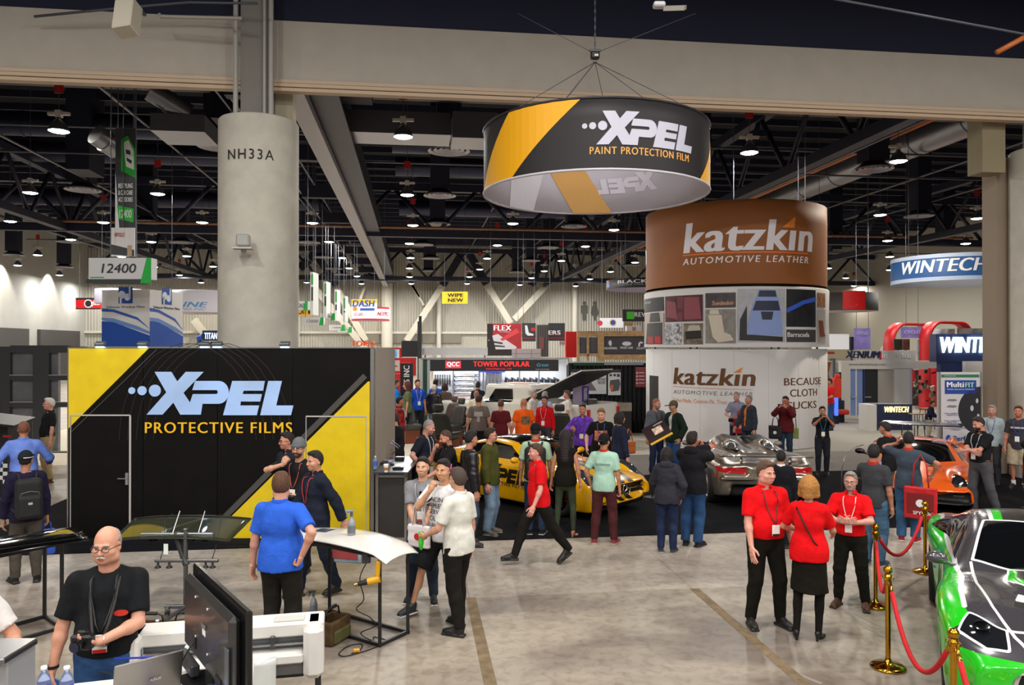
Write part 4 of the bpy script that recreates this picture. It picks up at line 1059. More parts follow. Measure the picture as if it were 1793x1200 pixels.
for k, xx in enumerate((s1+.02, s2+.02)):
    st('trim_%d' % (k+1), MB().box((xx, (Yj-6)/2, .001), (.12, Yj+6, .003), tapem))
carp = mat('17171a', .95, var=.25, vs=120, bump=.6, bs=300, spec=.1)
cf = fl(830, 948); cb = fl(1440, 826).y
st('trim_3', MB().box((4.5, (cf.y+cb)/2, .006), (23, cb-cf.y, .012), carp))
st('trim_4', MB().box((9, cb+1.7, .004), (24, 3.4, .008), mat('8b8680', .95, var=.15, vs=60, bump=.5, bs=200)))
st('trim_5', MB().box((-2, cb+8.2, .004), (22, 9.6, .008), mat('cfc6b4', .95, var=.06, vs=60)))
st('trim_6', MB().box((19, cb+8.2, .004), (19, 9.6, .008), mat('a8a49c', .95, var=.06, vs=60)))
# ceiling and walls
NAVY = mat('0a0b18', .8); NAVY2 = mat('14162a', .6); STEEL = mat('1c1f33', .5); GRV = mat('5a5c66', .5, .3)
st('ceiling', MB().box((0, 34, 15.2), (92, 100, .4), NAVY))
def wall_mat():
    m = mat('b7b3a8', .8).copy(); N = m.node_tree.nodes; L = m.node_tree.links; P = N['Principled BSDF']
    tc = N.new('ShaderNodeTexCoord'); w = N.new('ShaderNodeTexWave'); w.inputs['Scale'].default_value = 1.1; w.bands_direction = 'X'
    L.new(tc.outputs['Object'], w.inputs['Vector']); b = N.new('ShaderNodeBump'); b.inputs['Strength'].default_value = .8; b.inputs['Distance'].default_value = .12
    L.new(w.outputs[0], b.inputs['Height']); L.new(b.outputs[0], P.inputs['Normal']); return m
YW = 82
wm = wall_mat(); wm2 = mat('c4c0b4', .8); dkm = mat('7c776c', .8)
st('wall_back', MB().box((0, YW+.2, 7.5), (92, .4, 15), wm))
XL = wy(150, 500, YW).x; st('wall_left', MB().box((XL-.2, 34, 7.5), (.4, 100, 15), mat('b4b3ae', .85, var=.05, vs=1)))
st('wall_right', MB().box((45.5, 34, 7.5), (.4, 100, 15), wm))
# left wall: lower dark openings and pilasters
for k, (y0, y1) in enumerate(((44, 56), (59, 70), (72, 80))):
    st('door_%d' % (k+1), MB().box((XL+.15, (y0+y1)/2, 2.3), (.3, y1-y0, 4.6), mat('4c4a48', .7)))
st('trim_7', MB().box((XL+.3, 51.5, 7.5), (.6, 1.3, 15), mat('c9c8c2', .8)))
for y in (57.5, 66, 74):
    l = bpy.data.lights.new('wall_light', 'SPOT'); l.energy = 900; l.spot_size = 1.5; l.spot_blend = .6; l.color = (1, .93, .8); l.shadow_soft_size = .1
    o = bpy.data.objects.new('wall_light', l); COL.objects.link(o); o.location = (XL+1.1, y, 10.2); o.rotation_euler = (0, .35, 0)
# back wall: openings, cornice, pilasters, vents
for k, (a, b_) in enumerate(((640, 665), (688, 738), (740, 763), (770, 808), (980, 1000))):
    p0 = wy(a, 585, YW); p1 = wy(b_, 592, YW)
    st('door_%d' % (k+4), MB().box(((p0.x+p1.x)/2, YW-.1, (p0.z+p1.z)/2-.2), (p1.x-p0.x, .25, 1.1), dkm))
for k, (a, b_) in enumerate(((668, 688), (764, 772), (1000, 1009), (1524, 1536), (520, 526))):
    p0 = wy(a, 560, YW); p1 = wy(b_, 560, YW); st('trim_%d' % (k+8), MB().cyl(((p0.x+p1.x)/2, YW-.6, 0), ((p0.x+p1.x)/2, YW-.6, 12), (p1.x-p0.x)/2, wm2, n=16))
st('trim_13', MB().box((0, YW-.15, wy(800, 583, YW).z), (90, .3, .25), wm2))
# painted steel braces in front of the back wall
def brace(x0, y0, x1, y1, Y, w, m, name='wall_brace'):
    a = wy(x0, y0, Y); b_ = wy(x1, y1, Y); d = b_-a; L_ = d.length; an = math.atan2(d.z, d.x)
    o = one(name, 'box', (0, 0, 0), (L_, w, w), m, rot=(0, 0, 0)); o.location = (a+b_)/2; o.rotation_euler = (0, -an, 0); T(o, kind='structure'); return o
for q in ((775, 500, 712, 597), (852, 498, 893, 566), (640, 597, 590, 505), (548, 500, 640, 610), (1690, 505, 1668, 600), (1727, 500, 1640, 620), (340, 560, 378, 610), (965, 490, 900, 560)):
    brace(*q, YW-1.6, .65, mat('b9b4a6', .7))
for q in ((775, 500, 812, 438), (852, 498, 818, 438), (590, 500, 548, 437), (525, 470, 560, 437), (930, 500, 955, 437)):
    brace(*q, YW-2.4, .75, NAVY2)
for q in ((735, 520, 722, 500), (722, 500, 742, 535), (870, 538, 905, 500), (625, 540, 640, 500)):
    brace(*q, YW-1.5, .25, mat('a8a498', .7))
# ---- roof trusses
ZT0, ZT1 = 9.5, 12.2
def truss_y(X, y0, y1):
    R = root('roof_truss', (X, y0, ZT0), None, None); R['kind'] = 'structure'; L_ = y1-y0
    for z in (0, ZT1-ZT0): one('chord', 'box', (0, L_/2, z), (.42, L_, .36), STEEL, parent=R)
    n = int(L_/4.2)
    for i in range(n):
        a = (0, i*L_/n, 0); b_ = (0, (i+1)*L_/n, 0); m = (0, (i+.5)*L_/n, ZT1-ZT0)
        for p, q in ((a, m), (m, b_)): one('web', 'tube', [p, q], .1, STEEL, n=5, parent=R)
def truss_x(Y, x0, x1, z0=None):
    z0 = z0 or ZT0; R = root('roof_truss', (x0, Y, z0), None, None); R['kind'] = 'structure'; L_ = x1-x0
    for z in (0, 2.6): one('chord', 'box', (L_/2, 0, z), (L_, .4, .42), STEEL, parent=R)
    n = int(L_/4.6)
    for i in range(n):
        for p, q in (((i*L_/n, 0, 0), ((i+.5)*L_/n, 0, 2.6)), (((i+.5)*L_/n, 0, 2.6), ((i+1)*L_/n, 0, 0))): one('web', 'tube', [p, q], .12, STEEL, n=5, parent=R)
for X in (-18.6, 13.6, 30): truss_y(X, 18, 80)
truss_x(44, -28, 45); truss_x(71, -28, 45, 9.3); truss_x(26, -28, 45, 11.6)
# the light box tray and the plate girder beside it
st('trim_14', MB().box((-2.9, 48, 9.3), (.5, 62, .22), mat('8d8a90', .4, .4)))
st('trim_15', MB().box((-2.3, 48, 10.4), (.3, 62, 1.7), NAVY2).box((-2.3, 48, 9.55), (.75, 62, .1), STEEL))
for i in range(9): 
    y = 20+i*6.6; st('trim_%d' % (16+i), MB().box((-3.9, y, 9.6), (1.6, .35, .5), NAVY2))
jm = mat('262a3e', .5)
for i in range(34):
    y = 17.6+i*1.85; st('roof_joist', MB().box((8, y, 13.6), (74, .12, .3), jm))
pm = mat('5f6068', .4, .5)
for X, z, r in ((-5.2, 10.2, .05), (-5.7, 10.5, .04), (-4.6, 10.6, .05), (-9.5, 11, .05), (-14.2, 10.4, .05), (-21.4, 9.9, .07), (-25, 11, .05), (16.3, 10.4, .05), (16.9, 10.7, .05), (24.5, 11.4, .06), (9.5, 11.2, .05), (5, 12, .05), (27.2, 10.8, .05)):
    st('ceiling_pipe', MB().cyl((X, 17, z), (X, 80, z), r, pm, n=8))
st('ceiling_pipe', MB().cyl((18.3, 17, 11.2), (18.3, 70, 11.2), .09, mat('b8622c', .5), n=8)); st('ceiling_pipe', MB().cyl((-20, 43.4, 9.75), (34, 43.4, 9.75), .08, mat('8a6248', .5), n=8))
st('ceiling_pipe', MB().cyl((15, 15.5, 12), (24, 15.5, 12.4), .09, mat('b8622c', .5), n=8))
for Y in (22, 29, 33, 52, 60): st('ceiling_pipe', MB().cyl((-28, Y, 10.9), (45, Y, 10.9), .045, pm, n=8))
# ducts
dm = mat('30344a', .35, .6); dm2 = mat('85878f', .3, .7)
def duct(pts, r, m, nm='duct'):
    R = root('air_duct', pts[0], None, None); R['kind'] = 'structure'; a = Vector(pts[0]); b_ = Vector(pts[1])-a
    one(nm, 'cyl', (0, 0, 0), b_, r, m, n=24, parent=R); k = max(2, int(b_.length/3)); u = b_.normalized()
    for i in range(1, k): p = b_*i/k; one('duct_band', 'cyl', p-u*.05, p+u*.05, r+.03, m, n=24, parent=R)
duct(((20.6, 17, 11.6), (20.6, 60, 11.6)), .62, dm2)
for Y, z in ((25, 12.3), (34, 12.3), (50, 12.2), (40, 12.6)): duct(((-26, Y, z), (-6, Y, z)), .5, dm); duct(((-1, Y+1, z), (12, Y+1, z)), .5, dm)
for x0, y0, x1, y1 in ((262, 158, 330, 200), (167, 235, 205, 262)): duct((at(x0, y0, 22), at(x1, y1, 22.6)), .3, dm2)
bx = MB(); p = wy(700, 225, 25); bx.box((wy(695, 225, 25).x, 25, p.z), (3.4, 1.4, .7), dm2); st('ceiling_duct_box', bx)
bx = MB(); p = wy(325, 228, 24); bx.box((p.x, 24, p.z), (1.5, 1.6, .5), dm2); st('ceiling_duct_box', bx)
bx = MB(); p = wy(830, 230, 24); bx.box((p.x, 24, p.z), (1.4, 1.4, .8), dm2); st('ceiling_duct_box', bx)
for x0, x1, Y in ((566, 650, 22.5), (1190, 1232, 30), (380, 430, 26), (130, 170, 34)):
    a = wy(x0, 200, Y).x; b_ = wy(x1, 200, Y).x; st('ceiling_duct_box', MB().box(((a+b_)/2, Y, 12.6), (b_-a, 1.6, 4.6), NAVY2))
# ---- air diffusers
def mk_diff():
    b = MB(); m = mat('8f8e98', .3, .5)
    for r, z in ((.75, 0), (.55, .03), (.36, .05), (.18, .06)): b.lathe([(r-.1, z+.08), (r, z), (r-.01, z-.012), (r-.12, z+.06)], m, n=28)
    b.lathe([(0, .03), (.08, .05), (.08, .1)], m, n=16); return b.mesh('cone')
def mk_drop(): b = MB(); b.lathe([(.68, .06), (.4, .25), (.4, .4)], NAVY2, n=24); b.box((0, 0, 2.62), (.85, .85, 4.66), NAVY2); return b.mesh('drop')
for px, py in ((786, 265), (770, 343), (766, 393), (740, 429), (754, 453), (750, 475), (384, 257), (145, 333), (258, 389), (120, 424), (318, 425), (24, 447), (112, 468), (1005, 397), (960, 434), (930, 457), (905, 477), (1529, 297), (1609, 379), (1458, 417), (1655, 425), (541, 425), (567, 451), (585, 471), (598, 481), (1104, 465)):
    d = 9315/(607-py); p = at(px, py, d); R = root('air_diffuser', p, 'round slotted air diffuser at the foot of a dark duct drop', 'vent', group='air diffusers under the roof')
    link('diffuser_cone', shared('diffc', mk_diff), R); link('duct_drop', shared('diffd', mk_drop), R)
# ---- high-bay lamps
LAMPS = ((103, 230), (53, 338), (276, 340), (18, 388), (181, 390), (354, 390), (265, 424), (124, 420), (66, 447), (31, 465), (327, 449), (373, 467), (104, 482), (706, 240), (713, 342), (547, 391), (723, 395), (576, 424), (717, 427), (898, 392), (871, 430), (599, 452), (719, 452), (853, 453), (611, 470), (717, 470), (840, 472), (625, 484), (717, 485), (822, 485), (633, 497), (720, 497), (818, 497), (537, 495), (314, 482), (352, 495), (213, 450), (159, 494), (270, 468), (1312, 268), (1573, 283), (1541, 377), (1711, 383), (1075, 403), (1554, 422), (1691, 427), (1025, 432), (1440, 446), (983, 457), (1112, 460), (1558, 450), (1450, 470), (953, 475), (1069, 476), (1558, 473), (1481, 487), (931, 487), (1033, 489), (1008, 501), (910, 499), (1495, 501), (1573, 503), (1578, 514), (1658, 493), (1653, 505), (1651, 515))
def mk_dome():
    b = MB(); b.lathe([(.28, 0), (.275, .03), (.25, .12), (.2, .22), (.12, .31), (.07, .35), (.07, .42)], mat('6d7478', .25, .6), n=20); return b.mesh('dome')
def mk_lens(): b = MB(); b.lathe([(0, -.05), (.12, -.042), (.22, -.02), (.272, .01), (0, .03)], mat('f2fff8', .3, emit=14), n=20); return b.mesh('lens')
def mk_brk(): b = MB(); b.box((0, 0, .5), (.62, .1, .08), mat('cfcac4', .5)); b.box((0, 0, .5), (.16, .16, .2), mat('cfcac4', .5)); return b.mesh('bracket')
def mk_rod(): b = MB(); b.cyl((0, 0, .58), (0, 0, 5.7), .012, GRV, n=6); return b.mesh('rod')
def mk_tag(): b = MB(); b.box((0, 0, 1.25), (.26, .02, .3), mat('b02020', .5)); return b.mesh('tag')
for i, (px, py) in enumerate(LAMPS):
    d = min(8370/(607-py), 79); p = at(px, py, d)
    near = {(103, 230): 'big lit bell lamp hanging left of the concrete column', (706, 240): 'big lit bell lamp hanging between the column and the round black banner', (1312, 268): 'big lit bell lamp hanging right of the round black banner', (1573, 283): 'big lit bell lamp hanging left of the right-hand column'}.get((px, py))
    R = root('high_bay_lamp', p, near or 'smaller, more distant lit high-bay lamp hanging from the dark roof', 'lamp', -YAW, group=None if near else 'distant high-bay lamps under the roof')
    for nm, f in (('dome', mk_dome), ('lens', mk_lens), ('bracket', mk_brk), ('rod', mk_rod)): link(nm, shared(nm, f), R)
    if i % 2 == 0 or d < 30: link('tag', shared('tag', mk_tag), R)
    area(p-Vector((0, 0, .08)), 0.5, 310, (1, .97, .92) if i % 5 else (1, .9, .75))
# ---- the big beam with its mouldings, and the two columns
YB = 16.4; zb = wy(700, 168, YB).z; zt = wy(700, 46, YB).z; bw = mat('b5ada2', .85, var=.04, vs=2)
B = root('beam', (0, YB, 0), None, None); B['kind'] = 'structure'
one('beam_face', 'box', (2, .1, (zb+zt)/2+.12), (64, .16, zt-zb-.24), bw, parent=B)
for i in range(3): one('moulding', 'box', (2, .06, zb+.03+.085*i), (64, .2+.05*(i % 2), .07), mat('c8b095', .6), parent=B)
st('ceiling_band', MB().box((2, YB+.3, (zt+15)/2), (64, .5, 15-zt), mat('131630', .8)))
conc = mat('c2bdb0', .85, var=.08, vs=3, bump=.25, bs=40)
def column(px, label):
    c = wy(px, 560, YB+.15); R = root('column', (c.x, c.y, 0), None, None); R['kind'] = 'structure'; ztop = 7.75
    one('column_drum', 'lathe', [(.8, 0), (.8, ztop-.03), (.78, ztop), (0, ztop)], conc, n=48, parent=R)
    one('steel_core', 'box', (0, 0, ztop+2.5), (.55, .9, 5.2), mat('84807a', .8, bump=.8, bs=60), parent=R)
    for s, r in ((-.36, .05), (.2, .035), (.33, .05)): one('conduit', 'cyl', (s, -.5, ztop), (s, -.5, 12.5), r, mat('a5a29c', .5), n=8, parent=R)
    return R
C1 = column(453, '')
text('NH33A', mat('16130f', .7), C1, (-.02, -.81, wy(438, 266, 15.6).z), w=.93, h=.2, bend=.81, bold=.01, spacing=1.2, name='stencil_lettering')
b = MB(); p = wy(428, 425, 15.6)
sb = root('emergency_light', (p.x, p.y-.02, p.z), 'small grey sensor box on a bracket on the concrete column', 'sensor')
one('housing', 'box', (0, -.08, .03), (.26, .16, .24), mat('a8a8a4', .4), parent=sb, bev=.03); one('shelf', 'box', (0, -.1, -.13), (.36, .26, .03), mat('c8c4ba', .5), parent=sb); one('shelf_bracket', 'prism', [(0, -.14), (-.14, -.14), (0, -.3)], -.04, .04, mat('b8b4aa', .5), axis='x', parent=sb)
C2 = column(1836, ''); pp = wy(1746, 500, YB+.9)
st('trim_40', MB().box((pp.x+.15, YB+.95, 3.85), (.62, .5, 7.7), mat('9c8c7a', .85)).box((pp.x+.52, YB+.9, 3.85), (.2, .4, 7.7), mat('665a4c', .85)))
q = wy(482, 195, YB+.5); st('trim_41', MB().box((q.x+.12, YB+.7, 10), (.5, .5, 6), mat('bdb49c', .8)))
q = wy(1743, 250, YB+.3); st('trim_42', MB().box((q.x, YB+.6, 10), (.6, .5, 5.5), mat('8f8468', .8, bump=1, bs=12)))
# speaker boxes and conduits on and above the beam
p = at(223, 32, 13); sp = root('wall_speaker', p, 'long beige box speaker tilted in front of the beam at upper left', 'speaker', -YAW-.1)
one('cabinet', 'box', (0, 0, 0), (.34, .3, .6), mat('c3bcaa', .6), rot=(-.35, -.12, 0), parent=sp, bev=.02)
one('hanger', 'box', (.1, .2, .2), (.05, .3, .05), GRV, parent=sp)
p = at(1182, 14, 12); sp = root('wall_speaker', p, 'flat grey box hanging under the dark ceiling above the ring sign', 'speaker', -YAW)
one('cabinet', 'box', (0, 0, 0), (.32, .3, .06), mat('a39c94', .6), rot=(.45, .1, -.3), parent=sp); 
p = at(1154, 9, 12); sp = root('emergency_light', p, 'small white device beside the flat grey box under the ceiling', 'sensor', -YAW); one('housing', 'box', (0, 0, 0), (.18, .15, .08), mat('c8c8cc', .4), parent=sp, bev=.02)
b = MB(); b.tube([at(60, 29, 15), at(210, 14, 15), at(330, 4, 15), at(450, 6, 15)], .025, GRV, 6); T(b.build('ceiling_pipe'), kind='structure')
b = MB(); b.tube([at(279, 24, 15), at(281, 29, 15), at(424, 32, 15)], .035, mat('a8a49c', .5), 6); T(b.build('ceiling_pipe'), kind='structure')
b = MB(); b.tube([at(1450, -4, 13), at(1800, 61, 13)], .02, GRV, 6); T(b.build('ceiling_pipe'), kind='structure')
b = MB(); b.tube([at(1745, 92, 14), at(1800, 62, 14)], .05, mat('b8622c', .5), 6); T(b.build('ceiling_pipe'), kind='structure')

# ---------------------------------------------------------------- stands and signs
def frame(name, px, py, d, label, cat, rz=-YAW, group=None):
    g = at(px, py, d); return root(name, (g.x, g.y, 0), label, cat, rz, group)
class Face:
    "pixel <-> metre ruler for a face square to the camera at depth d, x measured from pixel cx; z absolute"
    def __init__(s, cx, d): s.cx = cx; s.d = d; s.k = d/F
    def x(s, p): return (p-s.cx)*s.k
    def z(s, p): return CH-(p-607)*s.k
    def r(s, x0, y0, x1, y1): return rect(s.x(x0), s.z(y1), s.x(x1), s.z(y0))
    def p(s, *q): return [(s.x(a), s.z(b)) for a, b in q]
def cables(R, xs, z0, z1=15.0, y=0, r=.012):
    for x in xs: one('cable', 'cyl', (x, y, z0), (x, y, z1), r, GRV, n=5, parent=R)
def sign(name, label, cat, x0, y0, x1, y1, d, col, t=.08, hang=True, rz=-YAW, m=None, group=None):
    fc = Face((x0+x1)/2, d); R = frame(name, (x0+x1)/2, (y0+y1)/2, d, label, cat, rz, group); w = (x1-x0)*fc.k; z1, z0 = fc.z(y0), fc.z(y1)
    one('panel', 'box', (0, 0, (z0+z1)/2), (w, t, z1-z0), m or mat(col, .5), parent=R)
    if hang: cables(R, (-w*.4, w*.4), z1)
    fc.R = R; fc.y = -t/2-.003; return fc
def tx(fc, s, x0, y0, x1, y1, col, m=None, name='lettering', **k):
    return text(s, m or mat(col, .5), fc.R, (fc.x((x0+x1)/2), fc.y-.016, fc.z((y0+y1)/2)), w=abs(x1-x0)*fc.k, h=abs(y1-y0)*fc.k, name=name, **k)
def pl(fc, ps, col, name='graphic', t=.004, m=None, dy=0):
    return polys(name, ps, m or mat(col, .5), fc.R, (0, fc.y-dy, 0), t=t)
# ======== the black and yellow stand in front
f = Face(386, 12.45); R = frame('exhibition_stand', 386, 607, 12.45, 'black and yellow stand wall with the big four-letter logo and two flush doors', 'stand'); f.R = R; f.y = -.03
blk = mat('0e0c0b', .5, var=.2, vs=3, spec=.15); yel = mat('e3c414', .42, var=.06, vs=5); silv = metal('b5b3ae', .3); logo = mat('a8c6f0', .35, var=.12, vs=1.2); lime = mat('e9b512', .45)
zt_ = f.z(609)
for i, (a, b) in enumerate(((122, 252), (252, 382), (382, 513), (513, 648))):
    x0, x1 = f.x(a)+.004, f.x(b)-.004
    one('wall_panel', 'box', ((x0+x1)/2, 0, zt_/2+.01), (x1-x0, .05, zt_-.02), blk, parent=R)
polys('yellow_corner', [f.p((122, 610), (122, 750), (262, 610))], yel, R, (0, -.026, 0))
polys('yellow_corner', [f.p((645, 668), (380, 930), (380, 943), (648, 943), (648, 668))], yel, R, (0, -.026, 0))
gl = mat('4a4744', .4)
for (p, q) in (((276, 612), (126, 757)), ((640, 658), (374, 926))):
    a = Vector((f.x(p[0]), 0, f.z(p[1]))); b = Vector((f.x(q[0]), 0, f.z(q[1]))); dd = (b-a); an = math.atan2(dd.z, dd.x)
    w_ = .012 if p[0] < 400 else .09
    one('diagonal_line', 'box', (0, 0, 0), (dd.length, .004, w_), gl, parent=R, loc=((a.x+b.x)/2, -.03, (a.z+b.z)/2), rot=(0, -an, 0))
c = MB()
for (x0, x1, zt2, xm) in ((126, 230, 727, 0), (537, 642, 729, 0)):
    d_ = one('door_frame', 'box', (f.x(x0), -.03, f.z(zt2)/2), (.015, .012, f.z(zt2)), mat('9a9894', .4), parent=R)
    one('door_frame', 'box', (f.x(x1), -.03, f.z(zt2)/2), (.028 if x0 < 300 else .012, .014, f.z(zt2)), mat('b8b4ae', .35), parent=R)
    one('door_frame', 'box', ((f.x(x0)+f.x(x1))/2, -.03, f.z(zt2)), (f.x(x1)-f.x(x0), .014, .022), mat('b8b4ae', .35), parent=R)
h = one('door_handle', 'box', (f.x(225), -.045, f.z(838)), (.05, .03, .2), metal('c8c8c8'), parent=R, bev=.008); one('lever', 'box', (f.x(218), -.08, f.z(837)), (.14, .02, .02), metal('c8c8c8'), parent=h, bev=.006)

polys('logo', [[(x+f.x(371), z+f.z(689)) for x, z in P] for P in logo_polys(f.k*288)], logo, R, (0, -.03, 0), t=.012)
f.y = -.03; tx(f, 'PROTECTIVE FILMS', 257, 739, 513, 758, 'f0b810', bold=.025, spacing=1.12)
f.y = -.026
# printed swirl lines on the fabric, barely visible
sw = mat('2b2724', .4)
for k in range(5): polys('print_line', [[(f.x(330+15*k)+1.1*math.cos(a)*(1+w), f.z(770)+1.55*math.sin(a)*(1+w)) for w, rng in ((0, range(0, 181, 12)), (.006, range(180, -1, -12))) for a in [math.radians(q) for q in rng]]], sw, R, (0, -.026, 0), t=.001)
# side and rear walls, trim, flood lights
one('edge_profile', 'box', (f.x(652), .03, zt_/2), (.075, .1, zt_), silv, parent=R, bev=.008); one('edge_profile', 'box', (f.x(121), .0, zt_/2), (.02, .06, zt_), silv, parent=R)
one('top_profile', 'box', (0, 0, zt_), (4.9, .07, .02), silv, parent=R)
one('side_wall', 'box', (f.x(654), 1.1, zt_/2), (.06, 2.0, zt_), mat('9a9084', .5), parent=R); one('side_wall', 'box', (f.x(123), 1.3, zt_/2), (.05, 2.5, zt_), blk, parent=R); one('rear_wall', 'box', (0, 2.5, zt_/2), (4.85, .05, zt_), blk, parent=R)
for px in (178, 252, 360, 382, 500):
    b = MB(); b.box((0, 0, 0), (.16, .09, .06), mat('707478', .3, .6), rot=(.5, 0, 0), bev=.01).box((0, .05, -.04), (.03, .1, .03), BLK); o = b.build('flood_light', R, (f.x(px), -.04, zt_+.06)); one('lens', 'box', (0, -.035, -.035), (.13, .03, .012), mat('bfe0ff', .3, emit=6), parent=o, rot=(.5, 0, 0))
for px, e in ((382, 34), (262, 16), (505, 20)):
    l = bpy.data.lights.new('stand_light', 'SPOT'); l.energy = e; l.spot_size = 1.7; l.spot_blend = 1; l.color = (.45, .65, 1); l.shadow_soft_size = .04
    o = bpy.data.objects.new('stand_light', l); COL.objects.link(o); o.parent = R; o.location = (f.x(px), -.35, zt_+.12); o.rotation_euler = (-.25, 0, 0)
st('trim_44', MB().box((0, 0, .008), (5.2, 1.0, .016), carp), loc=(R.location.x, R.location.y+.1, 0), rot=(0, 0, -YAW))
# counters beside the stand
Rc = frame('demo_counter', 684, 607, 12.2, 'black panelled counter with silver frame at the right end of the stand', 'counter'); fc = Face(684, 12.2); fc.R = Rc
zc = fc.z(828); x0, x1 = fc.x(658), fc.x(713)
one('carcass', 'box', ((x0+x1)/2, .35, zc/2), (x1-x0-.03, .68, zc-.03), mat('2a2624', .7), parent=Rc)
for q in (x0+.02, x1-.02): one('frame_post', 'box', (q, 0, zc/2), (.045, .03, zc), silv, parent=Rc)
for z in (.06, zc-.05): one('frame_rail', 'box', ((x0+x1)/2, 0, z), (x1-x0, .03, .045), silv, parent=Rc)
one('counter_top', 'box', ((x0+x1)/2, .75, zc+.012), (x1-x0+.05, 1.7, .03), mat('3c4048', .3), parent=Rc, bev=.005)
one('rear_leg', 'box', ((x0+x1)/2, 1.4, zc/2), (x1-x0-.1, .1, zc-.03), mat('2a2624', .7), parent=Rc)
def on(px, py, zz): p = fl(px, py, zz); return p
zt3 = zc+.028
def put(name, build, px, py, z, label, cat, rz=-YAW, group=None, rot=None):
    b = MB(); build(b); o = b.build(name); o.location = on(px, py, z); o.rotation_euler = (0, 0, rz); return T(o, label, cat, group)
def cup(b): b.lathe([(.028, 0), (.04, .1), (.041, .11)], mat('ece6da', .5), n=16); b.lathe([(.0325, .03), (.0375, .075)], mat('b07040', .7), n=16); b.lathe([(.043, .108), (.043, .118), (.036, .128), (0, .128)], mat('f4f2ee', .4), n=16)
put('paper_cup', cup, 676, 827, zt3, 'white takeaway coffee cup with brown sleeve on the counter', 'cup')
def mouse(b): b.lathe([(.03, 0), (.034, .012), (.02, .03), (0, .034)], BLK, n=12, sy=1.5)
put('computer_mouse', mouse, 687, 815, zt3, 'black computer mouse on the counter behind the coffee cup', 'mouse')
put('phone_box', lambda b: b.box((0, 0, .02), (.17, .12, .04), mat('1c1c22', .3), bev=.006).box((0, 0, .042), (.12, .08, .004), mat('505868', .2)), 697, 822, zt3, 'black card reader on the counter right of the coffee cup', 'device')
put('charging_dock', lambda b: b.box((0, 0, .03), (.16, .14, .06), mat('202228', .25), bev=.01), 700, 806, zt3, 'black boxy dock on the counter near its right edge', 'device')
put('paper_stack', lambda b: b.box((0, 0, .006), (.26, .18, .012), mat('c8c0e0', .6)), 674, 808, zt3, 'small stack of pale leaflets on the counter', 'paper')
def bottle(b, body='c8d8e8', lab='3a62c0', cap='e8ecf0'):
    b.lathe([(0, 0), (.03, 0), (.033, .01), (.033, .06), (.03, .07), (.033, .08), (.033, .13), (.026, .165), (.013, .185), (.013, .2)], mat(body, .08, trans=.75, spec=.6), n=16)
    b.lathe([(.0335, .055), (.0335, .125)], mat(lab, .4), n=16); b.lathe([(0, .212), (.015, .212), (.0155, .195), (.0135, .195)], mat(cap, .4), n=12)
put('water_bottle', bottle, 657, 822, zt3, 'clear water bottle with blue label at the stand end of the counter', 'bottle')
mon = frame('monitor', 659, 607, 12.75, 'black flat screen seen edge-on against the stand side', 'monitor'); fm = Face(659, 12.75)
one('screen', 'box', (.0, .3, (fm.z(735)+fm.z(820))/2), (.06, .65, fm.z(735)-fm.z(820)), mat('1c1a10', .15), parent=mon, bev=.01); one('stand_neck', 'box', (.02, .3, (zt3+fm.z(820))/2+.02), (.05, .08, fm.z(820)-zt3+.04), BLK, parent=mon); one('stand_foot', 'box', (.05, .3, zt3+.01), (.16, .3, .02), BLK, parent=mon)
# tilted display stand with a film sample
b = MB(); g = fl(676, 797, zt3); m = metal('c8c8cc', .3); b.tube([(-.12, 0, 0), (.02, 0, .28), (.22, 0, .12), (.1, 0, 0)], .012, m, 6); b.tube([(-.12, .22, 0), (.02, .22, .28), (.22, .22, .12), (.1, .22, 0)], .012, m, 6)
b.box((.05, .11, .1), (.2, .2, .01), mat('6a86d8', .1), rot=(0, -.5, 0)); o = b.build('sample_easel'); o.location = g; o.rotation_euler = (0, 0, -YAW); T(o, 'small metal easel holding a blue film sample on the counter', 'easel')
# ======== the round hanging banner
g = at(1042, 335, 14.0); RR = 2.02; zr0, zr1 = 5.86, 6.98
ring = root('hanging_banner', (g.x, g.y, 0), 'round black banner with slanted yellow bands and silver logo before the beam', 'banner', -YAW-math.atan2(1042-CX, F))
def shell(name, r0, r1, z0, z1, m, R, n=96, flare=0.0, thick=.015):
    b = MB(); pr = [(r0, z0), (r0*.99+r1*.01-flare, (z0+z1)/2), (r1, z1)]
    b.lathe([(r0, z0)]+[(r0+(r1-r0)*t-flare*math.sin(math.pi*t), z0+(z1-z0)*t) for t in (.25, .5, .75)]+[(r1, z1), (r1-thick, z1)], m, n=n); return b.build(name, R)
shell('outer_fabric', RR, RR, zr0, zr1, mat('1d1a1c', .6), ring)
b = MB(); b.lathe([(RR-.02, zr1), (RR-.02, zr0), (RR, zr0)], mat('c6c3d0', .8), n=96); b.build('inner_fabric', ring)
yl = mat('f0ac08', .5)
def az_(px): return math.asin(max(-1, min(1, (px-1042)/195)))
def band(a0, a1, b0, b1, m=yl): polys('yellow_band', [[(RR*a0, zr1), (RR*a1, zr1), (RR*b1, zr0), (RR*b0, zr0)]], m, ring, (0, -RR, 0), bend=RR, t=.006)
off = 0
band(az_(907)+off, az_(1022)+off, -1.32+off, az_(910)+off); band(1.62+off, 2.2+off, 1.02+off, 1.6+off); band(-2.6, -2.0, -3.1, -2.55)
ao = .39+off
polys('logo', [[(x+RR*ao, z*1.02+6.5) for x, z in P] for P in logo_polys(1.98)], mat('c2c2d2', .4), ring, (0, -RR, 0), bend=RR, t=.012)
ppf = text('PAINT PROTECTION FILM', mat('f0ac50', .5), ring, (0, -RR, 6.13), w=1.78, h=.115, bend=RR, bold=.02, spacing=1.12) 
ppf.rotation_euler = (0, 0, .4); ppf.location = (math.sin(.4)*RR, -math.cos(.4)*RR, 6.15)
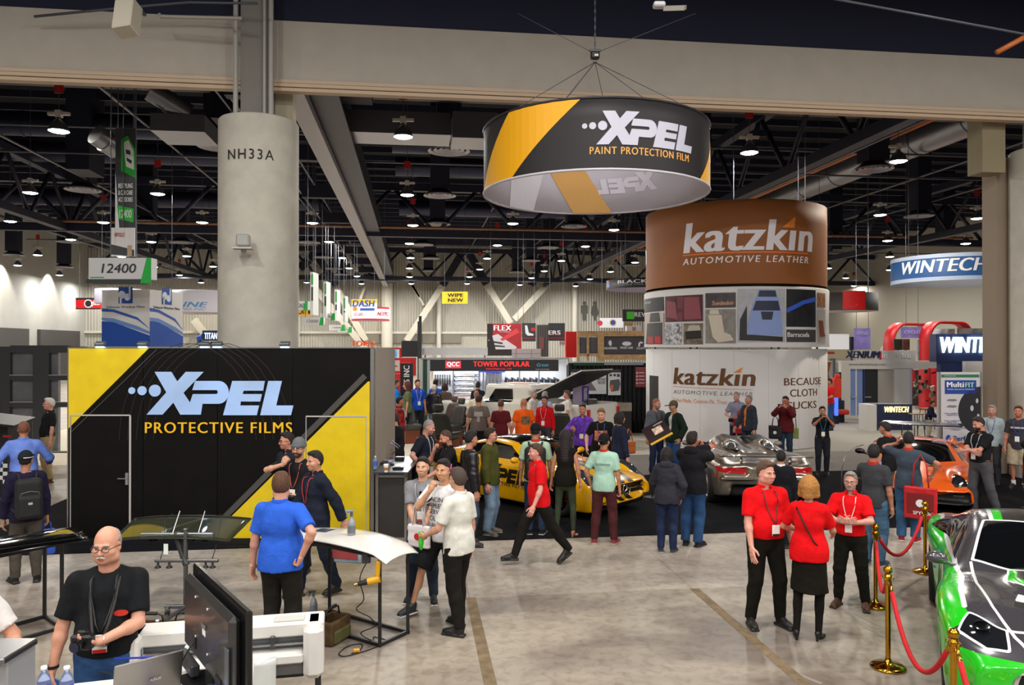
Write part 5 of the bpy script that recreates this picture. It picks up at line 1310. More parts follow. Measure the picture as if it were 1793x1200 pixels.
def inner(P, col, nm): return polys(nm, P, mat(col, .8), ring, (0, RR-.03, 0), bend=-(RR-.03), t=.004)
inner([[(-.45, zr0+.001), (.35, zr0+.001), (-.35, zr1), (-1.15, zr1)]], 'cf9f5c', 'band_showing_through'); inner([[(-2.0, zr0+.001), (-1.35, zr0+.001), (-1.0, zr1), (-1.9, zr1)]], 'cfccd4', 'pale_patch_showing_through')
inner([[(.75-x*.9, z*.9+6.45) for x, z in P] for P in logo_polys(1.7)[3:]], 'd2cdda', 'logo_showing_through')
b = MB(); b.tube([(RR*math.cos(t*.1309), RR*math.sin(t*.1309), zr0) for t in range(48)], .022, mat('c9c6cf', .5), 8, closed=True); b.build('bottom_rim', ring)
b = MB(); b.tube([(RR*math.cos(t*.1309), RR*math.sin(t*.1309), zr1) for t in range(48)], .022, mat('26232a', .5), 8, closed=True); b.build('top_rim', ring)
hz = at(1040, 97, 14).z
for k in range(6):
    a = k*math.pi/3+.3; one('cable', 'tube', [(RR*math.cos(a), RR*math.sin(a), zr1), (0, 0, hz-.12)], .007, GRV, n=5, parent=ring)
ho = root('chain_hoist', (g.x, g.y, 0), 'black chain motor holding the round banner in front of the beam', 'hoist', -YAW)
one('motor_body', 'box', (0, 0, hz), (.16, .12, .13), BLK, parent=ho, bev=.02); one('clamp_plate', 'box', (0, 0, hz+.09), (.2, .05, .05), mat('3a3a3e', .4), parent=ho, bev=.01); one('motor_label', 'box', (.02, -.063, hz-.01), (.07, .004, .035), WHT, parent=ho)
one('hook', 'tube', [(0, 0, hz-.07), (.03, 0, hz-.11), (0, 0, hz-.14), (-.03, 0, hz-.11)], .01, metal('909090'), parent=ho)
b = MB()
for i in range(60): b.box((0, 0, hz+.14+i*.075), (.03 if i % 2 else .012, .012 if i % 2 else .03, .08), mat('2b2b2f', .4, .6))
b.build('chain', ho)
for s in (-1, 1): one('bridle', 'tube', [(s*.09, 0, hz+.08), (s*(1.4 if s < 0 else 1.9), .3, hz+.9)], .006, GRV, n=5, parent=ho)
# ======== the brown leather stand: drum sign, picture band, white wall
g = at(1285, 607, 25.8); K = 2.9; KR = -YAW-math.atan2(1285-CX, F); kz = root('exhibition_stand', (g.x, g.y, 0), 'round white stand wall with brown lettering under the brown drum sign', 'stand', KR)
kr = -YAW+math.atan2(-(1285-CX), F)*0
def ka(px): return math.asin(max(-1, min(1, (px-1285)/151.5)))
d_f = 22.9
def kzz(py): return CH-(py-607)*d_f/F
wht = mat('dcd8d6', .6); brn = mat('6b4420', .6)
b = MB(); N_ = 64; vs = []
b.lathe([(K, .02), (K, 3.02), (0, 3.02)], wht, n=96); b.build('curved_wall', kz)
polys('doorway', [rect(-K*(-ka(1146)+.0)-.02, 0.02, -K*(-ka(1163)), 2.15)], mat('33302e', .7), kz, (0, -K, 0), bend=K, t=.01)
for a in range(-60, 61, 20): one('panel_joint', 'box', (0, 0, 1.5), (.006, .006, 3.0), mat('c0bcb8', .6), parent=kz, loc=(K*math.sin(math.radians(a)), -K*math.cos(math.radians(a)), 0))
def ktext(s, px0, px1, py, h, m, R, r=K, zoff=0, bold=.02, shear=0, sp=1, nm='lettering', zf=kzz):
    a0, a1 = ka(px0), ka(px1); me = text_mesh(s, m, (a1-a0)*r, h, bold=bold, shear=shear, spacing=sp, bend=r)
    o = link(nm, me, R, (0, 0, 0)); c_ = (a0+a1)/2; o.location = (math.sin(c_)*r*1.002, -math.cos(c_)*r*1.002, zf(py)); o.rotation_euler = (0, 0, c_); return o
def kpoly(ps, m, R, r=K, nm='graphic', t=.008, zf=kzz): return polys(nm, [[(r*ka(x), zf(y)) for x, y in P] for P in ps], m, R, (0, -r, 0), bend=r, t=t)
ktext('katzk\u0131n', 1191, 1316, 661, .52, brn, kz, bold=.07, shear=.12); kpoly([[(1284, 653), (1295, 653), (1298, 643)]], mat('e8872a', .5), kz); kpoly([[(1190, 680), (1313, 682), (1313, 683), (1190, 681)]], mat('e8a080', .5), kz)
ktext('AUTOMOTIVE LEATHER', 1190, 1313, 690, .12, mat('8a8480', .6), kz, bold=.005, shear=.15, sp=1.25); ktext('Tailor-Made. Custom-Fit. Trust', 1189, 1275, 705, .12, mat('e8a078', .6), kz, bold=.003, shear=.15)
for i, w_ in enumerate((('BECAUSE', 1360, 1419, 669), ('CLOTH', 1369, 1412, 689), ('SUCKS', 1365, 1411, 711))): ktext(w_[0], w_[1], w_[2], w_[3], .22, brn, kz, bold=.02)
bandR = root('picture_band', (g.x, g.y, 0), 'white curved band of car interior pictures between drum sign and white wall', 'banner', KR)
K2 = K+.06; b = MB(); b.lathe([(K2, 3.08), (K2-.02, 3.95), (K2, 4.86), (K2-.03, 4.9), (K2-.05, 3.1)], mat('dedbd9', .6), n=96); b.build('band_fabric', bandR)
def bp(x0, y0, x1, y1, col, nm='picture', t=.012, **k): return kpoly([[(x0, y0), (x1, y0), (x1, y1), (x0, y1)]], mat(col, .5, **k), bandR, r=K2, nm=nm, t=t)
bp(1138, 514, 1176, 540, '2a2a2c', var=.3); bp(1138, 543, 1176, 602, 'c8b8b4'); bp(1179, 514, 1239, 561, '5c3038', var=.4, vs=3); bp(1178, 565, 1206, 603, 'b0b0b4', var=.9, vs=9); bp(1209, 565, 1239, 603, '7c7060', var=.6, vs=6)
bp(1243, 512, 1288, 538, '4a4648', var=.2); bp(1243, 541, 1288, 601, '8c8880', var=.2); bp(1291, 506, 1360, 599, 'b4b6bc', var=.12); bp(1362, 506, 1407, 572, '1f2126', var=.5, vs=2); bp(1362, 577, 1407, 599, '45454a'); bp(1410, 510, 1424, 536, '9a6a48', var=.5, vs=8); bp(1410, 540, 1424, 600, 'b0aca8')
ktext('Tuscany', 1140, 1153, 522, .11, WHT, bandR, r=K2+.012, shear=.2); ktext('Suedeskin', 1253, 1284, 530, .13, mat('e8b090', .5), bandR, r=K2+.012, shear=.2); ktext('Barracuda', 1363, 1396, 586, .14, WHT, bandR, r=K2+.012, bold=.04)
def kp(ps, col, nm='picture_detail', t=.02): return kpoly(ps, mat(col, .45), bandR, r=K2, nm=nm, t=t)
kp([[(1152, 543), (1168, 543), (1170, 560), (1150, 560)], [(1145, 562), (1174, 562), (1174, 602), (1142, 602)]], '3a3a3c'); kp([[(1147, 588), (1158, 588), (1158, 602), (1148, 602)], [(1161, 588), (1171, 588), (1172, 602), (1161, 602)]], 'c01c20', t=.026)
kp([[(1210, 518), (1233, 518), (1237, 558), (1210, 558)], [(1181, 522), (1196, 526), (1200, 558), (1181, 552)]], '96505a'); kp([[(1199, 516), (1209, 516), (1209, 538), (1199, 538)], [(1200, 545), (1208, 545), (1208, 560), (1198, 560)]], '7a4048')
kp([[(1250, 542), (1262, 542), (1264, 550), (1249, 550)], [(1247, 551), (1267, 551), (1271, 582), (1280, 586), (1285, 596), (1262, 600), (1254, 590)]], 'd8ccb8', t=.026)
kp([[(1304, 535), (1294, 560), (1293, 596), (1356, 598), (1356, 590), (1304, 586)]], '202226'); kp([[(1322, 508), (1345, 508), (1352, 532), (1356, 575), (1355, 588), (1306, 586), (1305, 570), (1312, 535)]], '8da4dc', t=.026); kp([[(1322, 509), (1345, 509), (1347, 520), (1320, 520)], [(1317, 527), (1349, 527), (1352, 544), (1312, 544)], [(1324, 546), (1342, 546), (1340, 560), (1326, 560)]], '1e2740', t=.032)
kp([[(1362, 540), (1385, 526), (1407, 518), (1407, 526), (1388, 532), (1362, 548)]], '3a66d8', t=.026); kp([[(1412, 560), (1419, 560), (1421, 582), (1424, 588), (1414, 590)]], '803a28', t=.026); kp([[(1212, 580), (1236, 578), (1237, 592), (1213, 594)]], '2e2c2a', t=.026); kp([[(1218, 569), (1234, 569), (1236, 578), (1215, 579)]], 'c0b8a8', t=.026)
cables(bandR, (-2, 2), 4.9, y=-.5)
for a in range(0, 360, 60): one('post', 'cyl', (2.6*math.cos(math.radians(a)), 2.6*math.sin(math.radians(a)), 3.0), (2.6*math.cos(math.radians(a)), 2.6*math.sin(math.radians(a)), 4.9), .03, GRV, parent=bandR)
drum = root('drum_sign', (g.x, g.y, 0), 'big brown drum-shaped hanging sign with white lettering and orange line', 'sign', KR)
bro = mat('945828', .65, var=.05, vs=1); shell('drum_fabric', K, K, 4.98, 7.5, bro, drum)
b = MB(); b.lathe([(K-.02, 7.5), (K-.02, 4.98), (K, 4.98)], mat('6d4526', .7), n=96); b.lathe([(0, 5.3), (K-.03, 5.3)], mat('171310', .8), n=64); b.build('drum_lining', drum)
def dz(py): return CH-(py-607)*22.9/F
ktext('katzk\u0131n', 1209, 1404, 411, .92, mat('e9e4ea', .5), drum, bold=.07, shear=.12, zf=dz); kpoly([[(1358, 397), (1376, 397), (1378, 377)]], mat('f08a30', .5), drum, zf=dz); kpoly([[(1206, 440), (1398, 440), (1398, 442.5), (1206, 442.5)]], mat('e8742c', .5), drum, zf=dz)
ktext('AUTOMOTIVE LEATHER', 1206, 1398, 453, .2, mat('eee8ea', .5), drum, bold=.02, shear=.15, sp=1.25, zf=dz); ktext('n', 1134.5, 1139, 430, .5, mat('eee8ea', .5), drum, zf=dz)
cables(drum, (-2.2, 0, 2.2), 7.5, y=-.6)
# ======== hanging aisle signs
def aisle(px, y0, y1, w, d, num, sx, sy0, sy1, sw, label, glabel):
    f = sign('hanging_banner', label, 'banner', px-w/2, y0, px+w/2, y1, d, '2f3236', t=.04, hang=True)
    return f
f = sign('hanging_banner', 'tall narrow dark banner reading restyling and car care accessories 12400', 'banner', 203, 225, 238, 428, 19, '343a3c', t=.05); 
pl(f, [f.p((203, 300), (203, 428), (212, 428))], 'e8e8e8'); pl(f, [f.p((213, 245), (224, 238), (238, 262), (238, 312), (213, 300))], '28b030'); pl(f, [f.p((217, 250), (226, 246), (235, 265), (236, 298), (222, 292))], 'eeeeee', dy=.004); pl(f, [f.p((221, 262), (229, 264), (230, 272), (222, 270)), f.p((223, 276), (232, 282), (231, 288), (223, 282))], '2a2e2c', dy=.008)
for s_, y in (('RESTYLING', 326), ('& CAR CARE', 338), ('ACCESSORIES', 350)): tx(f, s_, 209, y-4, 234, y+4, 'f2f2f2', bold=.03, shear=.1)
pl(f, [f.p((206, 360), (235, 366), (235, 390), (209, 384))], '30b438'); tx(f, '12400', 211, 368, 232, 382, 'f4fff4')
f = sign('notice_board', 'white notice board with red heading hanging under the tall banner', 'sign', 195, 399, 236, 449, 18.9, 'dedad8', t=.04, hang=False); pl(f, [f.p((195, 428), (236, 438), (236, 449), (195, 446))], '3c4042'); tx(f, 'NEWTOOL.CO', 202, 408, 219, 415, 'b02a2a'); pl(f, [f.p((224, 430), (232, 430), (232, 448), (224, 448))], 'b89a80', dy=.004); cables(f.R, (0,), f.z(399))
f = sign('aisle_sign', 'white aisle sign reading 12400 with a green right end', 'sign', 161, 453, 270, 490, 18.5, 'd5d5d6', t=.3, hang=False); tx(f, '12400', 184, 463, 244, 479, '24282a', shear=.15, bold=-.015); pl(f, [f.p((262, 453), (270, 453), (270, 497), (251, 497))], '18b040'); pl(f, [f.p((164, 486), (188, 486), (188, 488), (164, 488))], '3ab04a')
one('sign_base', 'box', (-.12, 0, f.z(493.5)), (1.35, .3, .1), mat('3a3c3e', .6), parent=f.R); cables(f.R, (-.3, .3), f.z(453))
for k, (px, sy, d, n_, bx0) in enumerate(((550, 478, 33, '12600', 0), (572, 494, 39, '12800', 0), (590, 508, 46, '13000', 0), (604, 519, 54, '13200', 0))):
    f = sign('hanging_banner', 'narrow green and white aisle banner, %s of the row right of the column' % ('nearest', 'second', 'third', 'farthest')[k], 'banner', px-2, sy, px+3, sy+74-10*k, d, 'd8dcd8', t=.9, group='aisle banners right of the concrete column')
    pl(f, [f.r(px, sy+4, px+3, sy+22)], '30a040'); pl(f, [f.r(px, sy+26, px+3, sy+50-7*k)], '303634')
for k, (x0, y0, x1, y1, d, n_) in enumerate(((519, 528, 541, 543, 25, '00'), (531, 556, 568, 569, 33, '12600'), (562, 549, 588, 560, 39, '12800'), (577, 569, 605, 579, 46, '13000'), (592, 573, 617, 582, 54, '13200'))):
    f = sign('aisle_sign', 'small white aisle sign with green end, %s of the five going away' % ('first', 'second', 'third', 'fourth', 'fifth')[k], 'sign', x0, y0, x1, y1, d, 'd2d4d4', t=.3); tx(f, n_, x0+(x1-x0)*.22, y0+4, x0+(x1-x0)*.75, y1-4, '4a4e50', shear=.15); pl(f, [f.p((x1-5, y0), (x1, y0), (x1, y1+1), (x1-8, y1+1))], '20a848')
f = sign('hanging_banner', 'yellow and black banner behind the column', 'banner', 519, 537, 555, 553, 34, 'e8b018', t=.1); tx(f, 'CAT', 522, 541, 538, 550, '1a1a1a', bold=.06); pl(f, [f.p((540, 538), (555, 538), (555, 550), (540, 550))], '1c1a18')
# tower of the window film stand behind the front wall
tw_ = frame('sign_tower', 262, 607, 19.5, 'square blue and white window film tower with curved stripes', 'sign', rz=-YAW-.19); ft = Face(262, 19.5)
a0 = 1.37; zt4, zb4 = ft.z(507), 0
one('tower_body', 'box', (-a0/2, a0/2, zt4/2), (a0, a0, zt4), mat('dddad6', .5), parent=tw_)
def tower_face(wid, ang, ox, oy, narrow):
    k = [('tower_blue', [[(-wid/2, 3.1), (-wid/2, 3.75), (-wid/4, 3.72), (wid/8, 3.55), (wid/2, 3.38), (wid/2, 3.1)]], '1f4ea8'), ('tower_stripe', [[(-wid/2, 4.0), (-wid/4, 3.98), (wid/4, 3.78), (wid/2, 3.55), (wid/4, 3.84), (-wid/4, 4.05), (-wid/2, 4.08)]], '2c5ab4'), ('tower_stripe', [[(-wid/2, 3.84), (-wid/4, 3.82), (wid/4, 3.62), (wid/2, 3.48), (wid/2, 3.42), (0, 3.62), (-wid/2, 3.78)]], '6a90cc')]
    for nm, ps, c_ in k: polys(nm, ps, mat(c_, .5), tw_, (ox, oy, 0), rot=(0, 0, ang), t=.006)
    r_ = .2; polys('tower_logo', [rect(-r_, 4.2, r_, 4.2+.42)], mat('2650a0', .5), tw_, (ox, oy, 0), rot=(0, 0, ang), t=.006)
    polys('tower_logo', [[(-.1+.1*math.cos(t), 4.42+.1*math.sin(t)) for t in [q*.3 for q in range(21)]], rect(-.16, 4.2, -.11, 4.4), [(.06+.09*math.cos(t), 4.36+.09*math.sin(t)) for t in [q*.3 for q in range(21)]], rect(.1, 4.36, .15, 4.62)], mat('dfe6f4', .5), tw_, (ox, oy, 0), rot=(0, 0, ang), t=.012)
    text('Johnson Window Films', mat('3a4660', .5), tw_, (ox+math.cos(ang)*0, oy, 4.1), w=wid*.8, h=.085, rot=(0, 0, ang))
tower_face(a0, 0, -a0/2, -.004, 0); tower_face(a0, math.pi/2, .004, a0/2, 1)
# ======== far hanging signs
f = sign('hanging_banner', 'red and black glass company banner on the left', 'banner', 135, 524, 178, 541, 48, 'c8181c', t=.3); pl(f, [f.r(135, 522, 178, 525), f.r(135, 540, 178, 542)], '1a1a1a'); pl(f, [circ(f.x(157), f.z(532), .26)], 'e8e0e0', dy=.004); pl(f, [circ(f.x(157), f.z(532), .2)], '222222', dy=.008); tx(f, 'glass', 162, 527, 177, 537, 'f4f0f0', bold=.03)
def ringsign(name, label, px, py0, py1, wpx, d, col, arc=math.pi, cat='banner', inner_c='c8c4d0'):
    R_ = wpx/2*d/F; g = at(px, 607, d+R_); R = root(name, (g.x, g.y, 0), label, cat, -YAW-math.atan2(px-CX, F)); z1 = CH-(py0-607)*d/F; z0 = CH-(py1-607)*d/F
    b = MB(); b.lathe([(R_, z0), (R_, z1), (R_-.03, z1)], mat(col, .6), n=64); b.build('ring_fabric', R); b = MB(); b.lathe([(R_-.03, z1), (R_-.03, z0), (R_, z0)], mat(inner_c, .7), n=64); b.build('ring_lining', R)
    cables(R, (-R_*.7, R_*.7), z1); f = Fig(); f.R = R; f.r = R_; f.d = d; f.px = px; f.w = wpx
    f.x = lambda p: R_*math.asin(max(-1, min(1, (p-px)/(wpx/2)))); f.z = lambda p: CH-(p-607)*d/F
    f.t = lambda s, x0, x1, y, h, c, **k: link('lettering', text_mesh(s, mat(c, .5), f.x(x1)-f.x(x0), h*d/F, bend=R_, **k), R, (math.sin((f.x(x0)+f.x(x1))/2/R_)*R_*1.003, -math.cos((f.x(x0)+f.x(x1))/2/R_)*R_*1.003, f.z(y)), (0, 0, (f.x(x0)+f.x(x1))/2/R_))
    f.pp = lambda ps, c, t=.01: polys('graphic', [[(f.x(a), f.z(b)) for a, b in P] for P in ps], mat(c, .5), R, (0, -R_, 0), bend=R_, t=t)
    return f
f = ringsign('hanging_banner', 'plain pale ring banner behind the film tower', 209, 504, 530, 80, 34, 'c9c2d4')
f = ringsign('hanging_banner', 'white ring banner with blue XPLINE lettering behind the column', 345, 507, 546, 120, 30, 'd4d2dc'); f.t('XPLINE', 290, 362, 533, 9, '5a92c8', bold=.05, shear=.3); f.t('TUNING INC', 300, 360, 541, 4, '6c8cb0', shear=.3)
f = sign('lit_sign', 'glowing blue truss sign left of the column at stand height', 'sign', 357, 579, 384, 597, 30, '10264a', t=.3, hang=False); tx(f, 'TITAN', 361, 583, 383, 594, 'd8ecff', m=mat('d8ecff', .4, emit=1.5), bold=.03, shear=.1); b = MB(); b.tube([(-.45, 0, f.z(600)), (-.5, 0, f.z(592)), (-.3, 0, f.z(588))], .12, mat('2050b0', .4)); b.build('blue_arch', f.R); one('pole', 'box', (0, .1, 1.6), (.12, .12, 3.4), BLK, parent=f.R)
f = sign('hanging_banner', 'DASH banner, white with yellow top, above the red and white ring', 'banner', 616, 524, 660, 545, 44, 'dfe4ee', t=.1); pl(f, [f.r(616, 524, 660, 531)], 'e8c020'); tx(f, 'DASH', 618, 526, 656, 537, '1e4aa8', bold=.05, shear=.15); pl(f, [circ(f.x(622), f.z(541), .12)], 'd89020', dy=.004); pl(f, [f.r(631, 540, 656, 544)], '3060b8', dy=.004)
f = ringsign('hanging_banner', 'white ring banner with red edges and red NEX lettering', 649, 537, 561, 69, 46, 'e6dde6'); f.pp([[(616, 537), (682, 537), (682, 540), (616, 540)], [(616, 558), (682, 558), (682, 561), (616, 561)]], 'c02038'); f.t('NEXPRO', 661, 680, 549, 7, 'b02040', bold=.06, shear=.15); f.t('NCA GARD', 620, 636, 550, 6, 'b84058', shear=.15)
f = sign('hanging_banner', 'yellow WIPE NEW banner in front of the ribbed back wall', 'banner', 774, 511, 819, 532, 50, 'd8b81c', t=.1); tx(f, 'WIPE\nNEW', 784, 514, 811, 529, '151515', bold=.07)
f = sign('hanging_banner', 'red and black FLEX banner with a picture of a polishing machine', 'banner', 853, 567, 913, 623, 42, '221e1e', t=.1); pl(f, [f.p((863, 567), (913, 567), (913, 622), (906, 618), (863, 588))], 'a42830', dy=.002); tx(f, 'FLEX', 865, 570, 895, 579, 'f2eef0', bold=.06); tx(f, 'The Original', 874, 580, 893, 583, 'e8e0e0'); pl(f, [f.p((862, 588), (872, 585), (890, 598), (905, 608), (902, 612), (868, 612))], 'c8c6cc', dy=.006); pl(f, [f.p((876, 594), (888, 586), (904, 575), (910, 582), (892, 592), (880, 597))], 'd04048', dy=.01); pl(f, [f.p((862, 597), (880, 600), (880, 603), (862, 600)), f.p((864, 604), (884, 606), (884, 608), (864, 607))], '2a2828', dy=.01); tx(f, 'Perfecting Perfectionists', 832+23, 594, 857.5, 598, 'd0d0d0')
f = sign('hanging_banner', 'dark grey banner with a white racing seat picture', 'banner', 914, 566, 938, 598, 42, '38383c', t=.1); pl(f, [f.p((919, 570), (923, 570), (926, 583), (934, 585), (934, 588), (924, 588), (920, 584))], 'e0e0e4'); pl(f, [f.r(930, 574, 937, 580)], 'c03030'); pl(f, [f.r(914, 592, 938, 593)], 'b02838')
f = sign('hanging_banner', 'dark grey banner ending in ERS lettering', 'banner', 960, 566, 989, 597, 42, '34343a', t=.1); tx(f, 'ERS', 960.5, 579, 981, 586, 'ececec', bold=.05); tx(f, 'MOTOR', 961, 586.5, 982, 588, 'c84040'); pl(f, [f.r(960, 592, 989, 593)], 'b02838')
f = sign('striped_pillar', 'grey vertically ribbed pillar between the two dark banners', 'pillar', 939, 569, 960, 625, 41, '6c6a64', t=.5, hang=False)
for k in range(5): pl(f, [f.r(941+4*k, 570, 943+4*k, 624)], '3c3a38', name='rib', t=.02)
pl(f, [f.r(945, 590, 952, 612)], '7c4a48', dy=.025, name='poster')
f = sign('display_box', 'plain bright red tower box left of the timber sign', 'box', 990, 581, 1010, 626, 38, 'dd1410', t=.8, hang=False)
# timber-framed sign
f = sign('timber_sign', 'timber-framed dark sign with three white outdoor emblems', 'sign', 1055, 588, 1135, 621, 33, '44414a', t=.1, hang=False); wd = mat('b89468', .7, var=.25, vs=5)
def wbar(x0, y0, x1, y1, dy=0): one('timber', 'box', ((f.x(x0)+f.x(x1))/2, -.05+dy, (f.z(y0)+f.z(y1))/2), (abs(f.x(x1)-f.x(x0)), .22, abs(f.z(y0)-f.z(y1))), wd, parent=f.R)
wbar(1010, 580, 1137, 589); wbar(1046, 589, 1057, 640); wbar(1057, 621, 1137, 630); wbar(1010, 589, 1014, 632); wbar(1027, 589, 1031, 632); wbar(1014, 619, 1046, 624)
pl(f, [f.r(1014, 591, 1027, 619), f.r(1031, 591, 1046, 619)], '55535a', name='infill'); tx(f, 'BROWNING', 1058, 608, 1080, 612, 'e8e6ea', bold=.04); tx(f, 'MOSSY OAK', 1086, 607, 1108, 611, 'e8e6ea', bold=.04); tx(f, 'UNLIMITED', 1114, 608, 1134, 612, 'e8e6ea')
pl(f, [f.p((1066, 597), (1069, 596), (1071, 600), (1070, 606), (1068, 606), (1065, 602)), [(a, b_) for a, b_ in circ(f.x(1097), f.z(602), .2, rz=.09)], f.p((1117, 607), (1118, 600), (1122, 598), (1126, 600), (1124, 602), (1121, 601), (1120, 607))], 'e8e6ea')
one('timber_deck', 'box', (-.9, 1.2, f.z(640)/2), (5.2, 2.2, f.z(640)), mat('2c2a2c', .8), parent=f.R)
# restroom figures on the back wall
for k, (px, sk) in enumerate(((1023, 0), (1041, 1))):
    fc = Face(px, 84.5); pos = wy(px, 545, YW-.12); R = root('restroom_symbol', (pos.x, pos.y, 0), 'dark %s restroom figure painted large on the back wall' % ('woman' if sk else 'man'), 'sign', 0)
    z = lambda y: wy(px, y, YW).z; sc_ = 82/F; ps = [circ(0, z(531), .2)]
    if sk: ps += [[(-.2, z(535)), (.2, z(535)), (.45, z(549)), (.3, z(550)), (.38, z(553)), (.12, z(553)), (.1, z(561)), (-.1, z(561)), (-.12, z(553)), (-.38, z(553)), (-.3, z(550)), (-.45, z(549))]]
    else: ps += [[(-.38, z(535)), (.38, z(535)), (.38, z(549)), (.22, z(549)), (.22, z(561)), (-.2, z(561)), (-.22, z(549)), (-.38, z(549))]]
    polys('figure', ps, mat('5c5b54', .8), R)
f = ringsign('hanging_banner', 'black ring banner reading BLACKFIRE behind the brown drum', 1126, 486, 503, 134, 36, '1b1c22', inner_c='b8b0c4'); f.t('BLACKFIRE', 1082, 1165, 492, 6, 'e4e4e8', bold=.06); f.t('SURFACE CARE ENHANCED', 1082, 1165, 497.5, 2.2, 'b8b8c0'); f.pp([[(1061, 490), (1066, 488), (1067, 499), (1061, 500)]], '4a88c8'); f.pp([[(1062, 488), (1065, 487), (1066, 493), (1062, 494)]], 'c85040', t=.02)
f = sign('hanging_banner', 'black banner with green square emblem reading RE', 'banner', 1090, 542, 1140, 563, 38, '232428', t=.1); pl(f, [f.r(1097, 546, 1110, 559)], '48c828'); tx(f, 'REVVED', 1111, 547, 1150, 555, 'dcdcdc', bold=.05)
f = sign('hanging_banner', 'white banner with a round blue and yellow emblem', 'banner', 1050, 557, 1091, 574, 44, 'dcdde2', t=.1); pl(f, [circ(f.x(1073), f.z(565), .19)], 'c8a840', dy=.002); pl(f, [circ(f.x(1073), f.z(565), .14)], '2848a0', dy=.006); pl(f, [circ(f.x(1050.5), f.z(566), .15)], 'c83848')
f = sign('display_box', 'white box with red letters on top of the timber sign', 'box', 1096, 570, 1120, 580, 34, 'e4e0de', t=.4, hang=False); tx(f, 'SI', 1106, 573, 1111, 579, 'c03030', bold=.05); pl(f, [f.r(1093, 565, 1106, 571)], 'b89858')
# ======== red stand parts and tower-popular stand in the middle
def bbox(name, label, cat, x0, y0, x1, y1, d, col, dep=.5, floor_=False, part='body', m=None, bev=0):
    fc = Face((x0+x1)/2, d); R = frame(name, (x0+x1)/2, 607, d, label, cat); z1 = fc.z(y0); z0 = 0 if floor_ else fc.z(y1)
    one(part, 'box', (0, dep/2, (z0+z1)/2), ((x1-x0)*fc.k, dep, z1-z0), m or mat(col, .5), parent=R, bev=bev); fc.R = R; fc.y = -.003; return fc
f = sign('stand_sign', 'orange-red TORQ lettering standing above a red bar', 'sign', 604, 609, 706, 612, 33, 'c02020', t=.2, hang=False); tx(f, 'TORQ', 617, 597, 657, 608, 'f06018', bold=.09, ext=.15); one('post', 'box', (-1.0, 0, 1.5), (.12, .12, 3.0), mat('c02020'), parent=f.R)
one('post', 'box', (1.15, 0, 1.5), (.12, .12, 3.0), mat('c02020'), parent=f.R)
f = bbox('display_wall', 'wall with a blue video screen on the red stand', 'stand', 657, 612, 702, 650, 34, 'd8d4d0', .1, floor_=True); pl(f, [f.r(657, 613, 695, 629)], '3a90c0', m=mat('3a8cc0', .3, var=.9, vs=4, emit=.6), name='screen')
f = bbox('tool_cabinet', 'red display cabinet behind the stand edge', 'cabinet', 655, 640, 673, 668, 31, 'c81818', .8, floor_=True); pl(f, [f.r(657, 643, 663, 651), f.r(666, 642, 671, 650)], '1c1818')
f = bbox('information_board', 'red-framed white information board', 'board', 676, 627, 727, 658, 30, 'c81a1e', .3); pl(f, [f.r(681, 631, 700, 650)], 'd8d0cc'); pl(f, [f.r(684, 640, 696, 643)], '807c80', dy=.005); one('leg', 'box', (0, .15, .9), (.9, .2, 1.8), mat('b01818'), parent=f.R)
f = bbox('service_counter', 'red stand counter behind the blue-shirted men', 'counter', 655, 655, 705, 690, 29, 'b81c1c', .8, floor_=True)
f = bbox('poster_stand', 'tall black upright banner reading SES INC', 'banner', 701, 636, 723, 697, 26.5, '1e1e1f', .1, floor_=True); text('...SES INC', WHT, f.R, (f.x(712), -.006, f.z(665)), w=.95, h=.2, rot=(0, -math.pi/2, 0), bold=.04)
f = bbox('display_box', 'dark square box raised on a mast above the red stand', 'box', 703, 597, 734, 625, 30, '25272a', .7); one('mast', 'box', (.35, .3, 2), (.1, .1, 4.6), mat('3a3a3c', .3, .6), parent=f.R); 
f = bbox('sign_mast', 'black and silver mast beside the dark box', 'pole', 731, 563, 738, 640, 29.5, '303234', .12, floor_=True)
m_c = mat('2f5a42', .9); 
for k, (a, b_, c_) in enumerate(((733, 740, 'b4b8b0'), (741, 748, '1f4232'), (748, 753, 'a8aaa8'))):
    f = bbox('drape', ('pale grey', 'dark green', 'light grey')[k]+' drape hanging at the left side of the middle stand', 'curtain', a, 628, b_, 700, 28, c_, .12, floor_=True)
tp = frame('exhibition_stand', 865, 607, 28, 'middle stand with black fascia reading TOWER POPULAR in red', 'stand'); f = Face(865, 28); f.R = tp; f.y = -.003
one('fascia', 'box', ((f.x(753)+f.x(978))/2, .05, (f.z(630)+f.z(650))/2), (f.x(978)-f.x(753), .1, f.z(630)-f.z(650)), mat('2c2c30', .4), parent=tp); one('truss_rail', 'box', ((f.x(738)+f.x(997))/2, .02, f.z(628)), (f.x(997)-f.x(738), .1, .06), metal('c0c0c4'), parent=tp)
for x in (740, 996): one('post', 'box', (f.x(x), .05, f.z(628)/2), (.06, .06, f.z(628)), metal('c0c0c4'), parent=tp)
one('back_wall', 'box', ((f.x(753)+f.x(996))/2, 1.2, 1.3), (f.x(996)-f.x(753), .05, 2.6), mat('dfe3ea', .5), parent=tp)
f.y = 0; lr = mat('e83030', .4, emit=.8); tx(f, 'TOWER POPULAR', 829, 633, 927, 642, 'e83030', m=lr, bold=.05); tx(f, 'INDUSTRIES CO., LTD', 851, 645, 896, 648, 'e83030', m=lr); pl(f, [f.r(780, 632, 807, 645)], 'e04048', m=mat('e04048', .4, emit=.5)); tx(f, 'QCC', 783, 634, 804, 643, 'ffffff', m=mat('ffe8e8', .4, emit=.8), bold=.05, ext=.02); tx(f, 'Green', 940, 636, 960, 642, '60a8c0', bold=.05, shear=.2); tx(f, 'INDUSTRIES', 938, 646, 962, 648, 'c8c8c8')
pl(f, [f.r(783, 633, 803, 634)], '2c2c30')
